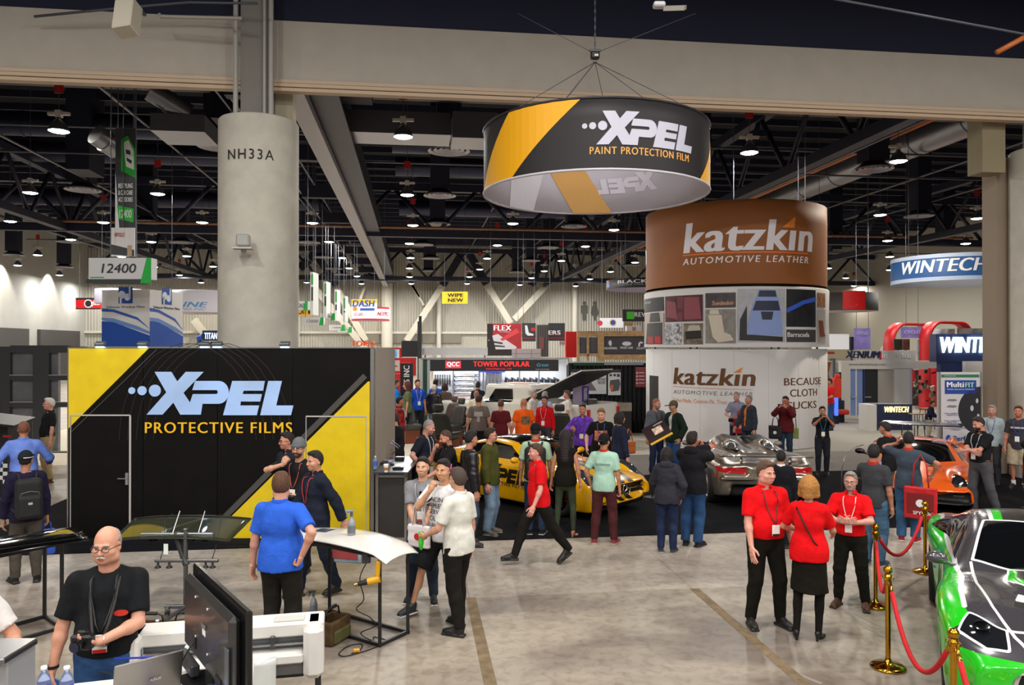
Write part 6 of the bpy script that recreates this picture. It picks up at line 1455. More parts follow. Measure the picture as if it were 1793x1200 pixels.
one('counter', 'box', ((f.x(778)+f.x(850))/2, -.3, f.z(697)/2), (f.x(850)-f.x(778), .5, f.z(697)), mat('d8d0cc', .5), parent=tp); one('counter_top', 'box', ((f.x(778)+f.x(850))/2, -.3, f.z(697)+.02), (f.x(850)-f.x(774), .56, .04), mat('a06a48', .5), parent=tp); one('counter_plinth', 'box', ((f.x(778)+f.x(850))/2, -.3, .06), (f.x(850)-f.x(776), .56, .12), mat('b06038', .5), parent=tp)
bm2 = metal('d0d4dc', .2); dk2 = mat('3c3c40', .4)
for k in range(7): x = f.x(758+k*4.3); one('wiper_blade', 'tube', [(x, .95, f.z(658)), (x, .95, f.z(676))], .035, dk2, parent=tp, n=6); one('card', 'box', (x, 1.0, f.z(678)), (.07, .02, .35), mat('b8bcc8'), parent=tp)
for k, y in enumerate((660, 668, 676, 684, 691)): one('side_step', 'tube', [(f.x(793), .9, f.z(y)), (f.x(797), .8, f.z(y)), (f.x(833), .8, f.z(y)), (f.x(837), .9, f.z(y))], .075, bm2, parent=tp, n=10)
for k, (x, w) in enumerate(((852, 4), (858, 4.5), (865, 4.5), (872, 4))): one('side_bar', 'cyl', (f.x(x), .8, f.z(695)), (f.x(x), .85, f.z(652)), .09, bm2, parent=tp, n=10)
for x in (791, 838, 845, 877, 910, 945): one('upright', 'box', (f.x(x), .75, 1.25), (.06, .06, 2.5), metal('c0c8d8'), parent=tp)
one('blue_rail', 'box', (f.x(860), .72, f.z(651)), (1.0, .05, .1), mat('2838c8', .4), parent=tp)
for k in range(9): one('bull_bar', 'tube', [(f.x(884+k*11), 1.1, f.z(680)), (f.x(886+k*11), 1.0, f.z(664)), (f.x(892+k*11), 1.0, f.z(668)), (f.x(894+k*11), 1.1, f.z(682))], .06, mat('2e3240', .4), parent=tp, n=8)
area(tp.matrix_basis @ Vector((f.x(800), .3, 2.5)), 1.6, 45, (.95, .98, 1), shape='RECTANGLE', sy=.3, name='stand_light'); area(tp.matrix_basis @ Vector((f.x(920), .3, 2.5)), 2.2, 45, (.95, .98, 1), shape='RECTANGLE', sy=.3, name='stand_light')
f = bbox('carton', 'stack of pale pink cartons on top of the middle stand', 'box', 896, 611, 947, 628, 29, 'c8b8b8', .8); pl(f, [f.r(896, 619, 947, 619.6), f.r(903, 611, 904, 628), f.r(930, 611, 931, 628)], '8c7c7c')
one('carton_shelf', 'box', (0, .4, f.z(628)/2), (.06, .06, f.z(628)), GRV, parent=f.R)
f = bbox('white_valance', 'long white valance above the middle stand', 'panel', 739, 609, 854, 622, 31, 'd4d4d4', .06); one('post', 'box', (-1.2, .03, f.z(622)/2), (.05, .05, f.z(622)), GRV, parent=f.R); one('post', 'box', (1.2, .03, f.z(622)/2), (.05, .05, f.z(622)), GRV, parent=f.R)
# black drape stand with posters
ds = frame('exhibition_stand', 1063, 607, 27.5, 'black-draped stand with seat posters between truck and white wall', 'stand'); f = Face(1063, 27.5); f.R = ds; f.y = -.003
drp = mat('18181b', .9, bump=.8, bs=8)
for k in range(17): x = f.x(1000+k*8); one('drape_fold', 'cyl', (x, .12, 0), (x, .12, f.z(636)), .09, drp, n=8, parent=ds)
one('drape', 'box', (f.x(1065), .16, f.z(636)/2), (f.x(1135)-f.x(996), .05, f.z(636)), drp, parent=ds); one('rail', 'box', (f.x(1065), .1, f.z(635)), (f.x(1135)-f.x(994), .06, .06), metal('c0c0c0'), parent=ds)
one('green_valance', 'box', (f.x(1030), .0, f.z(638)), (f.x(1058)-f.x(1006), .06, .1), mat('14402a', .8), parent=ds); one('grey_valance', 'box', (f.x(1092), .0, f.z(637)), (1.4, .06, .1), mat('8c8c8c', .8), parent=ds)
for (x0, x1, y0, y1, c_) in ((999, 1014, 652, 690, 'c8c8c8'), (1014, 1062, 652, 690, 'c4c6c8'), (1064, 1087, 652, 692, 'cccccc'), (1112, 1132, 648, 678, '8a3a40')):
    P_ = one('poster', 'box', (f.x((x0+x1)/2), -.02, (f.z(y0)+f.z(y1))/2), (f.x(x1)-f.x(x0)-.02, .03, f.z(y0)-f.z(y1)), mat(c_, .5), parent=ds); one('poster_header', 'box', (f.x((x0+x1)/2), -.04, f.z(y0-2.5)), (f.x(x1)-f.x(x0)-.02, .02, .11), mat('2c2c30' if c_ != '8a3a40' else '8a3a40', .5), parent=P_)
f.y = -.04; tx(f, 'NO TOOLS\nNO CUTS', 1046, 662, 1060, 672, '4a4a4e', bold=.03); pl(f, [f.p((1027, 658), (1031, 657), (1034, 668), (1042, 680), (1044, 684), (1024, 684), (1026, 674))], '6a5a70'); pl(f, [f.p((1068, 666), (1084, 664), (1086, 672), (1083, 684), (1070, 686), (1067, 676))], '4a4c52'); pl(f, [f.p((1068, 674), (1074, 674), (1073, 684), (1069, 684))], 'c86028', dy=.004)
pl(f, [f.r(1067, 655, 1071, 659), f.r(1074, 655, 1078, 659), f.r(1080, 655, 1085, 660), f.r(1002, 655, 1011, 661)], '38383c')
for k in range(4): pl(f, [circ(f.x(1115), f.z(653+k*6), .035), f.r(1118, 652+k*6, 1128, 653.5+k*6)], 'e0c0c0')
one('chrome_counter', 'box', (f.x(1058), -.6, f.z(702)-.15), (1.7, .5, .3), metal('b8b0a0', .25), parent=ds); one('counter_skirt', 'box', (f.x(1058), -.6, .5), (1.68, .48, 1.0), BLK, parent=ds)
f = bbox('pull_up_banner', 'white and purple upright poster behind the truck bed', 'banner', 1003, 675, 1031, 705, 24.8, 'b8a8c0', .05, floor_=True); pl(f, [f.r(1019, 676, 1031, 704)], '50308c', dy=.002); text('TRUXEDO', WHT, f.R, (f.x(1025), -.01, f.z(690)), w=.42, h=.1, rot=(0, math.pi/2, 0), bold=.04)
f = bbox('pedestal', 'dark grey pedestal right of the truck', 'plinth', 1030, 700, 1046, 740, 24.3, '4a4a48', .5, floor_=True)
# ======== right side: window-film booth, red arches, stands
f = ringsign('hanging_banner', 'dark grey ring banner with a red square reading RUPES', 1437+40, 511, 543, 116, 34, '45403e', inner_c='c0b8b0'); f.pp([[(1476, 509), (1512, 509), (1512, 542), (1476, 542)]], 'e01414'); f.t('RUPES', 1479, 1507, 535, 6, 'f6f0f0', bold=.07, shear=.2)
f = ringsign('hanging_banner', 'blue and white ring banner reading WINTECH', 1668, 441, 489, 210, 27, '1c4f8c', inner_c='c8ccd8'); f.pp([[(1564, 441), (1735, 441), (1735, 448), (1564, 448)], [(1564, 482), (1735, 482), (1735, 489), (1564, 489)]], 'b0c0dc'); f.t('WINTECH', 1587, 1722, 462, 23, 'eceef2', bold=.07, shear=.25); f.t("'S", 1724, 1738, 465, 12, 'eceef2', bold=.05, shear=.25)
f = bbox('lit_sign', 'dark blue box sign with glowing WINTECH letters beside the right column', 'sign', 1639, 585, 1760, 634, 31, '1e2c58', .5); gm = mat('e8fbff', .4, emit=1.6); f.y = 0; tx(f, 'WINTECH', 1646, 590, 1762, 618, 'ffffff', m=gm, bold=.08, shear=.15, ext=.08); one('support', 'box', (f.x(1670), .2, f.z(634)/2), (1.0, .3, f.z(634)), mat('223060', .5), parent=f.R)
f = bbox('lit_sign', 'white fascia panel right of the blue sign support', 'panel', 1690, 633, 1760, 660, 30.5, 'dedad8', .2); one('post', 'box', (.3, .1, f.z(660)/2), (.1, .1, f.z(660)), GRV, parent=f.R); tx(f, 'MUL', 1706, 660, 1726, 668, '202840', shear=.2)
wb = frame('exhibition_stand', 1560, 607, 33, 'white booth front with glass doors and XENIUM true carbon fascia', 'stand'); f = Face(1560, 33); f.R = wb; f.y = -.003
wf = mat('d4d2cc', .6)
def wbx(nm, x0, y0, x1, y1, m=wf, dep=.3, y=0): return one(nm, 'box', ((f.x(x0)+f.x(x1))/2, y+dep/2, (f.z(y0)+f.z(y1))/2), (f.x(x1)-f.x(x0), dep, f.z(y0)-f.z(y1)), m, parent=wb)
wbx('fascia', 1473, 632, 1678, 645); wbx('pier', 1473, 645, 1489, 746); wbx('header', 1489, 645, 1625, 646.5); wbx('pier', 1566, 645, 1593, 746); wbx('sill', 1489, 728, 1566, 746); wbx('fascia_sign', 1500, 614, 1603, 632, dep=.1)
wbx('window_glass', 1489, 646, 1512, 728, mat('7a96d0', .1, coat=1), .04, .1); wbx('door_leaf', 1512, 646, 1539, 746, mat('2a2c2e', .25), .04, .12); wbx('window_glass', 1539, 646, 1566, 746, mat('a8a49c', .3), .04, .1)
one('mullion', 'box', (f.x(1500), .08, (f.z(646)+f.z(728))/2), (.05, .06, f.z(646)-f.z(728)), WHT, parent=wb); one('mullion', 'box', (f.x(1514), .08, (f.z(646)+f.z(728))/2), (.05, .06, f.z(646)-f.z(728)), mat('2c3a6c'), parent=wb)
for x in (1495, 1520): one('door_handle', 'box', (f.x(x), .02, f.z(695.5)), (.26, .04, .04), metal('e0e0e0'), parent=wb)
f.y = -.003; tx(f, 'XENIUM', 1480, 615, 1540, 627, '1c2448', bold=.07, shear=.25, ext=.06); tx(f, 'true carbon', 1543, 618, 1593, 627, 'eeeeee', bold=.05, shear=.25, ext=.06); tx(f, 'www.wintechusa.com', 1486, 636, 1550, 640, '5a5c60', bold=.01)
pl(f, [f.p((1541, 616), (1543, 616), (1543, 630), (1539, 630))], 'c02028')
wbx('side_return', 1593, 645, 1597, 746, mat('c0c0cc'), 2.5)
f = bbox('reception_counter', 'dark blue reception counter with lit gold lettering and white end', 'counter', 1528, 708, 1597, 770, 28.5, '1e2850', .7, floor_=True); one('white_end', 'box', (f.x(1521), .1, f.z(708)/2), (.3, .8, f.z(708)), wf, parent=f.R); f.y = 0; tx(f, 'WINTECH', 1548, 712, 1590, 722, 'ffe6a0', m=mat('ffe6a0', .4, emit=1.2), bold=.09, shear=.2, ext=.03)
# red arches
for k, (xa, xb, yt, d, lab) in enumerate(((1535, 1655, 568, 39.5, 'left'), (1595, 1722, 565, 38.5, 'right'))):
    fc = Face((xa+xb)/2, d); R = frame('stand_arch', (xa+xb)/2, 607, d, 'tall red band arch over the stands, %s one of the two' % lab, 'arch'); w = (xb-xa)/2*fc.k; zt5 = fc.z(yt); r_ = 1.0
    pts = [(-w, 0)]+[(-w+r_-r_*math.cos(a), zt5-r_+r_*math.sin(a)) for a in [math.radians(q) for q in range(0, 91, 15)]]+[(w-r_+r_*math.sin(a), zt5-r_+r_*math.cos(a)) for a in [math.radians(q) for q in range(0, 91, 15)]]+[(w, 0)]
    b = MB(); vs = []; n = len(pts)
    for i, (x, z) in enumerate(pts):
        p0 = pts[max(0, i-1)]; p1 = pts[min(n-1, i+1)]; tx_, tz_ = p1[0]-p0[0], p1[1]-p0[1]; L_ = math.hypot(tx_, tz_); nx, nz = -tz_/L_*.06, tx_/L_*.06
        vs += [(x+nx, -.28, z+nz), (x+nx, .28, z+nz), (x-nx, .28, z-nz), (x-nx, -.28, z-nz)]
    fs = [(4*i+j, 4*i+(j+1) % 4, 4*i+4+(j+1) % 4, 4*i+4+j) for i in range(n-1) for j in range(4)]
    b.add(vs, fs, mat('c8181c', .45), True); b.build('arch_band', R, rot=(0, 0, .5)); polys('emblem', [circ(-w+.1, fc.z(615), .17, rz=.28)], WHT, R, (0, -.5, 0))
f = bbox('illuminated_sign', 'white lit panel ending in nk lettering right of the picture band', 'sign', 1425, 585, 1487, 612, 36, 'e4e2e4', .2, m=mat('e4e2e4', .5, emit=.25)); tx(f, 'nk', 1438, 595, 1449, 602, '505058', bold=.02); one('post', 'box', (0, .1, f.z(612)/2), (.1, .1, f.z(612)), GRV, parent=f.R)
for k, (a, b_, y0, y1, lab) in enumerate(((1496, 1524, 575, 612, 'left of'), (1578, 1616, 573, 592, 'between'))): f = bbox('hanging_banner', 'purple fabric banner %s the red arches' % lab, 'banner', a, y0, b_, y1, 38, '8878b8', .08, m=mat('8a7cc0', .6, var=.4, vs=1)); tx(f, 'CYCLO', a+5, y0+6, b_-5, y0+11, 'd8d4ec'); cables(f.R, (-.3, .3), f.z(y0))
for k, (a, b_, y0, y1, c_, lab) in enumerate(((1566, 1580, 594, 613, '38302c', 'picture panel with a dark glossy photo'), (1581, 1593, 594, 613, '6a3a30', 'picture panel with a warm dark photo'), (1608, 1638, 595, 632, '8c8a8c', 'grey double panel left of the lit blue sign'), (1487, 1496, 590, 613, '303034', 'narrow dark panel left of the purple banner'), (1678, 1727, 575, 590, '74706c', 'grey panel seen through the right red arch'), (1618, 1672, 576, 590, 'c8ccd0', 'pale panel seen through the arches'))):
    f = bbox('picture_board', lab, 'panel', a, y0, b_, y1, 37+k*.4, c_, .1, m=mat(c_, .4, var=.5, vs=2)); one('post', 'box', (0, .05, f.z(y1)/2), (.08, .08, f.z(y1)), GRV, parent=f.R)
f = bbox('stand_wall', 'pale stand wall with red cross board far right of the white wall', 'wall panel', 1440, 612, 1483, 628, 34, 'b0a488', .2); pl(f, [f.r(1441, 616, 1461, 620)], 'a83028'); one('post', 'box', (0, .1, f.z(628)/2), (.1, .1, f.z(628)), GRV, parent=f.R)
f = bbox('stand_wall', 'white wall with an orange sweep behind the man in red', 'wall panel', 1438, 632, 1476, 700, 35, 'd4cec8', .1, floor_=True); pl(f, [f.p((1440, 634), (1456, 634), (1450, 655), (1453, 665), (1441, 662))], 'b06838')
for k, x in enumerate((1444, 1468)):
    f = bbox('massage_chair', 'bright orange-red high-backed chair, %s of the man in red' % ('left', 'right')[k], 'chair', x-6, 662, x+6, 700, 31.5, 'e03818', .5, bev=.06); one('headrest', 'box', (0, .1, f.z(662)+.06), (.2, .2, .2), mat('e03818'), parent=f.R, bev=.05); one('seat', 'box', (0, -.2, .45), (.5, .6, .2), mat('c02c14'), parent=f.R, bev=.05); one('chair_base', 'box', (0, .1, .45), (.4, .4, .9), mat('1c1c20'), parent=f.R)
for k, x in enumerate((1442, 1465)): f = bbox('light_column', 'glowing blue light column, %s of the pair by the orange chairs' % ('left', 'right')[k], 'lamp', x-2.5, 697, x+2.5, 728, 30.8, '2050ff', .1, m=mat('2a50ff', .3, emit=2.5)); one('base', 'box', (0, .05, f.z(728)/2), (.14, .14, f.z(728)), BLK, parent=f.R)
f = bbox('end_wall', 'thin dark green end panel at the left of the white booth', 'panel', 1469, 652, 1473, 743, 33, '14302c', .5, floor_=True)
# merchandise wall and stools
f = bbox('stand_wall', 'dark back wall of the wheel stand with a red strip', 'wall panel', 1597, 648, 1645, 700, 40.5, '38302e', .1, floor_=True, m=mat('3c3634', .6, var=.7, vs=3)); pl(f, [f.p((1593, 648), (1602, 648), (1602, 672), (1598, 680))], 'c02020'); pl(f, [f.r(1625, 655, 1636, 672)], 'a88858', dy=.004)
b = MB()
for k in range(40):
    q = (random.uniform(-.75, .75), random.uniform(-.1, .2), random.uniform(.5, 2.1)); b.box(q, (random.uniform(.08, .22), .1, random.uniform(.06, .2)), mat(random.choice(['18181a', 'c0b8b0', '60201c', '2c2c30', '8c7c60']), .4), rot=(0, random.uniform(-.5, .5), 0))
o = b.build('merchandise'); o.location = at(1612, 607, 35.5); o.location.z = 0; T(o, 'crowded rack of small dark goods behind the blue counter', 'goods', kind='stuff')
for k, (x, y) in enumerate(((1604, 765), (1622, 752))):
    g2 = fl(x, y); R = root('bar_stool', g2, 'black wire bar stool, %s by the seated man' % ('nearest the counter', 'right one')[k], 'stool'); one('seat', 'box', (0, 0, .78), (.36, .36, .04), mat('8c7458'), parent=R, bev=.01)
    for sx in (-1, 1):
        for sy in (-1, 1): one('leg', 'tube', [(sx*.14, sy*.14, .77), (sx*.2, sy*.2, 0)], .014, BLK, parent=R, n=6)
# upright white poster stand
f = bbox('poster_stand', 'tall white poster stand reading MultiFIT with a wheel picture', 'sign', 1644, 652, 1717, 832, 18.7, 'd4d2d6', .1, floor_=True); f.y = -.003
pl(f, [f.r(1648, 656, 1714, 661)], '2a7a48'); tx(f, 'INTRODUCING', 1653, 657.5, 1673, 659.5, 'd8e8dc'); pl(f, [f.r(1654, 666, 1709, 690)], '2048a0'); tx(f, 'Multi', 1657, 669, 1686, 678, 'ffffff', bold=.06, ext=.01); tx(f, 'FIT', 1689, 670, 1704, 678, 'b8e8c0', bold=.05, ext=.01); tx(f, 'WHEEL BALANCE WEIGHTS', 1657, 681, 1705, 683, 'e0e4f0', ext=.01)
pl(f, [[(f.x(1717)+(1.0)*0-.0+.55*math.cos(a)*1.0-.0, f.z(719)+.58*math.sin(a)) for a in [math.radians(q) for q in range(92, 269, 8)]]], '242428', name='wheel_picture'); pl(f, [circ(f.x(1701), f.z(715), .04, rz=.07), circ(f.x(1710), f.z(702), .03, rz=.06), circ(f.x(1712), f.z(729), .03, rz=.06)], 'c8c8cc', dy=.006)
for k, y in enumerate((700, 711)): pl(f, [f.p((1657, y+2), (1660, y-1), (1672, y-1), (1676, y+1), (1670, y+3))], '808084')
for s_, y in (('One weight for\nwheel rims.', 725), ('One weight for\nalloy rims.', 738), ('Completely reduction\ncompliant.', 751)): tx(f, s_, 1653, y-2.5, 1692 if 'Comp' in s_ else 1681, y+2.5, '3c4890')
pl(f, [[(f.x(1660)+.06*math.cos(a), f.z(768)+.09*math.sin(a)) for a in [math.radians(q) for q in range(0, 360, 20)]]], '2858b0'); tx(f, 'Perfect', 1668, 763, 1706, 772, '2c3c80', bold=.02); tx(f, 'EQUIPMENT', 1673, 774, 1706, 779, '9094a8'); pl(f, [f.r(1646, 784, 1715, 789)], '3a8c5c'); pl(f, [f.r(1646, 790, 1715, 830)], '8c8c94', name='grey_foot')
one('frame_edge', 'box', (f.x(1645), .0, f.z(652)/2), (.03, .06, f.z(652)), silv, parent=f.R); one('frame_edge', 'box', (f.x(1717), .0, f.z(652)/2), (.03, .06, f.z(652)), silv, parent=f.R)
# dark panelled wall on the left
dw = frame('partition_wall', 60, 607, 22.5, 'dark grey partition wall with square recessed panels at far left', 'wall panel'); f = Face(60, 22.5); f.R = dw; f.y = 0
wd_ = mat('35373a', .6); one('core', 'box', (-1.0, .12, f.z(607)/2), (f.x(140)-f.x(-60)+.0, .12, f.z(607)), mat('6a6c70', .3, var=.15, vs=2), parent=dw)
xs_ = [(-60, 20), (60, 88), (122, 150)]
for a, b_ in xs_: one('stile', 'box', ((f.x(a)+f.x(b_))/2, 0, f.z(607)/2), (f.x(b_)-f.x(a), .14, f.z(607)), wd_, parent=dw)
for y0, y1 in ((605, 618), (657, 666), (704, 713), (790, 806)): one('rail', 'box', ((f.x(20)+f.x(122))/2, 0, (f.z(y0)+f.z(y1))/2), (f.x(122)-f.x(20), .12, f.z(y0)-f.z(y1)), wd_, parent=dw)
for a, b_ in ((20, 60), (88, 122)):
    for y in (657, 704): one('panel_edge', 'box', ((f.x(a)+f.x(b_))/2, -.07, f.z(y)), (f.x(b_)-f.x(a), .02, .02), mat('a0a0a0'), parent=dw)
one('panel_edge', 'box', (f.x(105), -.07, f.z(790)), (f.x(122)-f.x(88), .02, .02), mat('a0a0a0'), parent=dw)
f = bbox('display_case', 'black case with checkered front at the far left edge', 'case', -30, 735, 14, 860, 15.8, '19191b', .8, floor_=True)
for k in range(6): pl(f, [f.r(-2+(k % 2)*8, 805+k*7, 6+(k % 2)*8, 812+k*7)], 'd8d8d8', name='checker')
one('lid', 'box', (.0, .2, f.z(735)), (.9, .7, .05), BLK, rot=(.15, .12, 0), parent=f.R); pl(f, [f.r(6, 762, 20, 766)], 'c02028')
# display panel on an easel near the silver car
e = fl(1142, 872); R = root('easel_sign', (e.x, e.y, 0), 'tilted dark car sign on a thin black post beside the silver car', 'sign', -YAW); fc = Face(1142, e.y*1.0); k_ = (CH-.0)
one('post', 'cyl', (0, 0, 0), (0, 0, 1.15), .015, BLK, parent=R); one('base', 'cyl', (0, 0, 0), (0, 0, .02), .16, BLK, parent=R, n=20)
o = one('board', 'box', (0, 0, 0), (.5, .03, .42), mat('2c1a1c', .3), parent=R, loc=(.1, 0, 1.35), rot=(-.7, -.5, 0)); one('yellow_edge', 'box', (0, -.005, -.2), (.5, .035, .04), mat('e0b020'), parent=o); one('picture', 'box', (.03, -.017, .02), (.2, .004, .16), mat('d8b8a0', .4, var=.6, vs=14), parent=o); text('KATZKIN', WHT, o, (.1, -.017, .15), w=.2, h=.03)
# ---------------------------------------------------------------- foreground equipment
def seg(a, b, w, m, parent, name='tube_frame', h=None):
    a, b = Vector(a), Vector(b); d = b-a; o = one(name, 'box', (0, 0, 0), (w, h or w, d.length+w), m, parent=parent, bev=.004)
    o.location = (a+b)/2; o.rotation_euler = d.to_track_quat('Z', 'X').to_euler(); return o
FR = mat('161618', .45)
def sheet(name, fn, nx, ny, m, parent, t=.006):
    "curved sheet: fn(u,v)->point, u,v in 0..1"
    vs = [fn(i/nx, j/ny) for j in range(ny+1) for i in range(nx+1)]; n = len(vs); b = MB()
    vs += [Vector(v)-Vector((0, 0, t)) for v in vs]; W_ = nx+1
    fs = [(j*W_+i, j*W_+i+1, (j+1)*W_+i+1, (j+1)*W_+i) for j in range(ny) for i in range(nx)]
    fs += [tuple(n+q for q in f_[::-1]) for f_ in fs]
    bd = [i for i in range(W_)]+[j*W_+nx for j in range(1, ny+1)]+[ny*W_+i for i in range(nx-1, -1, -1)]+[j*W_ for j in range(ny-1, 0, -1)]
    fs += [(bd[k], n+bd[k], n+bd[(k+1) % len(bd)], bd[(k+1) % len(bd)]) for k in range(len(bd))]
    b.add(vs, fs, m, True); return b.build(name, parent)
# white bonnet on its black tube table
A = fl(665, 1133); B_ = fl(714, 1110); C_ = fl(577, 1073); D_ = A+(C_-B_)
R = root('work_table', (A.x, A.y, 0), 'black square-tube table under the white bonnet panel', 'table'); o_ = Vector((A.x, A.y, 0))
Ht = .93; P4 = [q-o_ for q in (A, B_, C_, D_)]
for q in P4: seg(q, (q.x, q.y, Ht), .036, FR, R, 'leg')
for i in range(4):
    a, b = P4[i], P4[(i+1) % 4]; up = Vector((0, 0, Ht)); seg(a+Vector((0, 0, .02)), b+Vector((0, 0, .02)), .036, FR, R, 'rail'); seg(a+up, b+up, .036, FR, R, 'rail')
H = root('bonnet_panel', (A.x, A.y, 0), 'white car bonnet panel lying on the black tube table', 'car part')
ex_ = (P4[2]-P4[1]).normalized(); ey_ = (P4[1]-P4[0]).normalized()
org = P4[0]-ex_*.16-ey_*.08
def hood(u, v):
    L_ = 1.55; Wd = .5+.12*math.sin(u*math.pi)
    p = org+ex_*(u*L_)+ey_*(v*Wd-.02*math.sin(u*3.14)); z = Ht+.03+.04*math.sin(v*math.pi)**.7+.045*math.sin(u*math.pi)-(.06 if u < .12 else 0)*(1-u/.12)
    p.z = z; return p
sheet('skin', hood, 18, 10, mat('e6e2da', .25, coat=.6), H, .012)
sheet('film_square', lambda u, v: hood(.7+u*.12, .35+v*.25)+Vector((0, 0, .006)), 3, 3, mat('2c3450', .4), H, .003)
lt = one('hood_latch', 'box', org+ex_*.35+ey_*.08+Vector((0, 0, Ht-.04)), (.09, .07, .1), mat('3a3a3c', .4), parent=H)
def spray(b, col='a8adb4', trig='7890a8'):
    b.lathe([(0, 0), (.04, 0), (.043, .01), (.043, .13), (.03, .17), (.014, .19), (.014, .21)], mat(col, .25, trans=.3), n=18); b.lathe([(.0435, .03), (.0435, .11)], mat('6c7078', .5), n=18)
    b.box((0, 0, .235), (.028, .03, .05), mat('50545c', .4)).box((-.02, 0, .262), (.085, .024, .028), mat(trig, .4), bev=.006).box((-.045, 0, .225), (.01, .016, .05), mat(trig, .4), rot=(0, .4, 0))
o = MB(); spray(o); o = o.build('spray_bottle'); hp_ = Vector((A.x, A.y, 0))+hood(.47, .42); o.location = hp_-Vector((0, 0, .004)); T(o, 'grey spray bottle standing on the white bonnet panel', 'bottle')
o = MB(); spray(o, '9a9aa0', '30343c'); o = o.build('spray_bottle'); o.location = fl(549, 1076); T(o, 'grey spray bottle with dark trigger on the floor behind the plotter', 'bottle')
# heat gun hanging on the leg with its cord
hg = root('heat_gun', A+Vector((-.02, -.06, .0)), 'yellow and black heat gun hanging at the table leg', 'heat gun', -YAW)
one('grip', 'box', (-.08, 0, .82), (.05, .045, .16), mat('e0a818', .4), rot=(0, .1, 0), parent=hg, bev=.012); one('housing', 'cyl', (.02, 0, .72), (-.1, 0, .69), .04, mat('e0a818', .4), parent=hg, r2=.036); one('nozzle', 'cyl', (-.1, 0, .69), (-.2, 0, .665), .03, BLK, parent=hg, r2=.022); one('tip', 'cyl', (-.2, 0, .665), (-.235, 0, .655), .02, metal('c0a070'), parent=hg)
c = [(A+Vector((-.12, -.05, .9))), A+Vector((-.2, -.05, .72)), A+Vector((-.16, -.03, .5)), A+Vector((-.24, .02, .38)), A+Vector((-.1, 0, .3)), A+Vector((-.05, .02, .2)), A+Vector((-.2, .06, .12)), A+Vector((-.08, .1, .02)), fl(655, 1117), fl(678, 1125), fl(650, 1138), fl(622, 1147), fl(600, 1151), fl(594, 1145), fl(612, 1132), fl(634, 1130), fl(628, 1143), fl(612, 1147)]
pts = []
for i in range(len(c)-1):
    p0, p1, p2, p3 = c[max(0, i-1)], c[i], c[i+1], c[min(len(c)-1, i+2)]
    for t in (0, .25, .5, .75): pts.append(.5*((2*p1)+(-p0+p2)*t+(2*p0-5*p1+4*p2-p3)*t*t+(-p0+3*p1-3*p2+p3)*t**3)+Vector((0, 0, .008)))
T(one('power_cord', 'tube', pts, .006, BLK, n=6), 'black power cord curling down from the heat gun to the floor', 'cord')
o = one('plug', 'box', (0, 0, .02), (.07, .035, .035), mat('e8a020', .4), bev=.008); o.location = fl(624, 1143); T(o, 'orange plug lying on the coiled black cord', 'plug')
# black bonnet on the left tube table
A2 = fl(108, 1102); B2 = fl(78, 1083); dx = (C_-B_).normalized()*-1; dl = (fl(-10, 1108)-B2).normalized()
R = root('work_table', (A2.x, A2.y, 0), 'black square-tube table under the black bonnet at the left edge', 'table'); z0 = Vector((0, 0, 0)); p1 = B2-A2
E = (Vector((-1, 0, 0)).xyz) ; vv = (fl(0, 1134)-A2); vv.z = 0; vv = vv.normalized()*1.25
P5 = [Vector((0, 0, 0)), p1, p1+vv, vv]; Ht2 = .94
for q in P5: seg(q, (q.x, q.y, Ht2), .034, FR, R, 'leg')
for i in range(4):
    a, b = P5[i], P5[(i+1) % 4]; up = Vector((0, 0, Ht2)); seg(a+Vector((0, 0, .02)), b+Vector((0, 0, .02)), .034, FR, R, 'rail'); seg(a+up, b+up, .034, FR, R, 'rail')
H = root('bonnet_panel', (A2.x, A2.y, 0), 'glossy black car bonnet panel on the left tube table', 'car part')
e1 = vv.normalized(); e2 = p1.normalized()
def hood2(u, v): 
    p = e1*(-.22+u*1.7)+e2*(-.2+v*.72); p.z = Ht2+.03+.07*math.sin(v*math.pi)**.8+.05*math.sin(min(1, u*1.3)*math.pi*.5); return p
sheet('skin', hood2, 16, 10, mat('08080a', .06, coat=1), H, .012)
# glass on the rolling clamp stand
g = fl(325, 1078); R = root('glass_stand', g, 'grey rolling clamp stand with rubber suction pads', 'stand', -YAW)
gm_ = metal('77797c', .35); seg((0, 0, .15), (0, 0, .98), .04, gm_, R, 'post'); seg((-.22, 0, .1), (.28, 0, .1), .04, gm_, R, 'base_bar'); seg((0, -.05, .1), (-.1, -.3, .05), .035, gm_, R, 'foot')
hb = 3.1-(984-607)*8.85/F; ht_ = 3.1-(942-607)*8.85/F
seg((-.34, 0, hb), (.36, 0, hb), .034, gm_, R, 'lower_arm'); seg((-.54, .1, ht_), (.26, .1, ht_), .045, metal('a8aaac', .35), R, 'upper_arm'); seg((0, 0, hb-.02), (-.15, .1, ht_), .06, mat('3a3c3e', .4), R, 'tilt_joint')
for x, z, y in ((-.32, hb, 0), (-.19, hb, 0), (.23, hb, 0), (.31, hb, 0), (-.46, ht_, .1), (-.4, ht_, .1), (.06, ht_, .1), (.18, ht_, .1)): one('suction_pad', 'lathe', [(.012, 0), (.012, -.04), (.035, -.06), (.036, -.07), (0, -.07)], BLK, parent=R, loc=(x, y, z-.01))
for x in (-.2, .1): seg((x, .1, ht_), (x-.02, .35, ht_+.22), .012, metal('c8c8c8'), R, 'clamp_rod')
for x, y in ((-.2, -.02), (.26, -.02), (-.1, -.3)):
    w_ = one('caster', 'cyl', (x-.014, y, .045), (x+.014, y, .045), .044, BLK, parent=R, n=16); one('caster_fork', 'box', (x, y, .08), (.04, .05, .05), metal('a0a0a0'), parent=w_)
for x in (-.3, .3): one('hose', 'tube', [(x, 0, hb), (x+.02, .05, hb+.12), (x+.03*(1 if x > 0 else -1), .2, ht_+.15), (x*.95, .3, ht_+.2)], .005, BLK, parent=R, n=5)
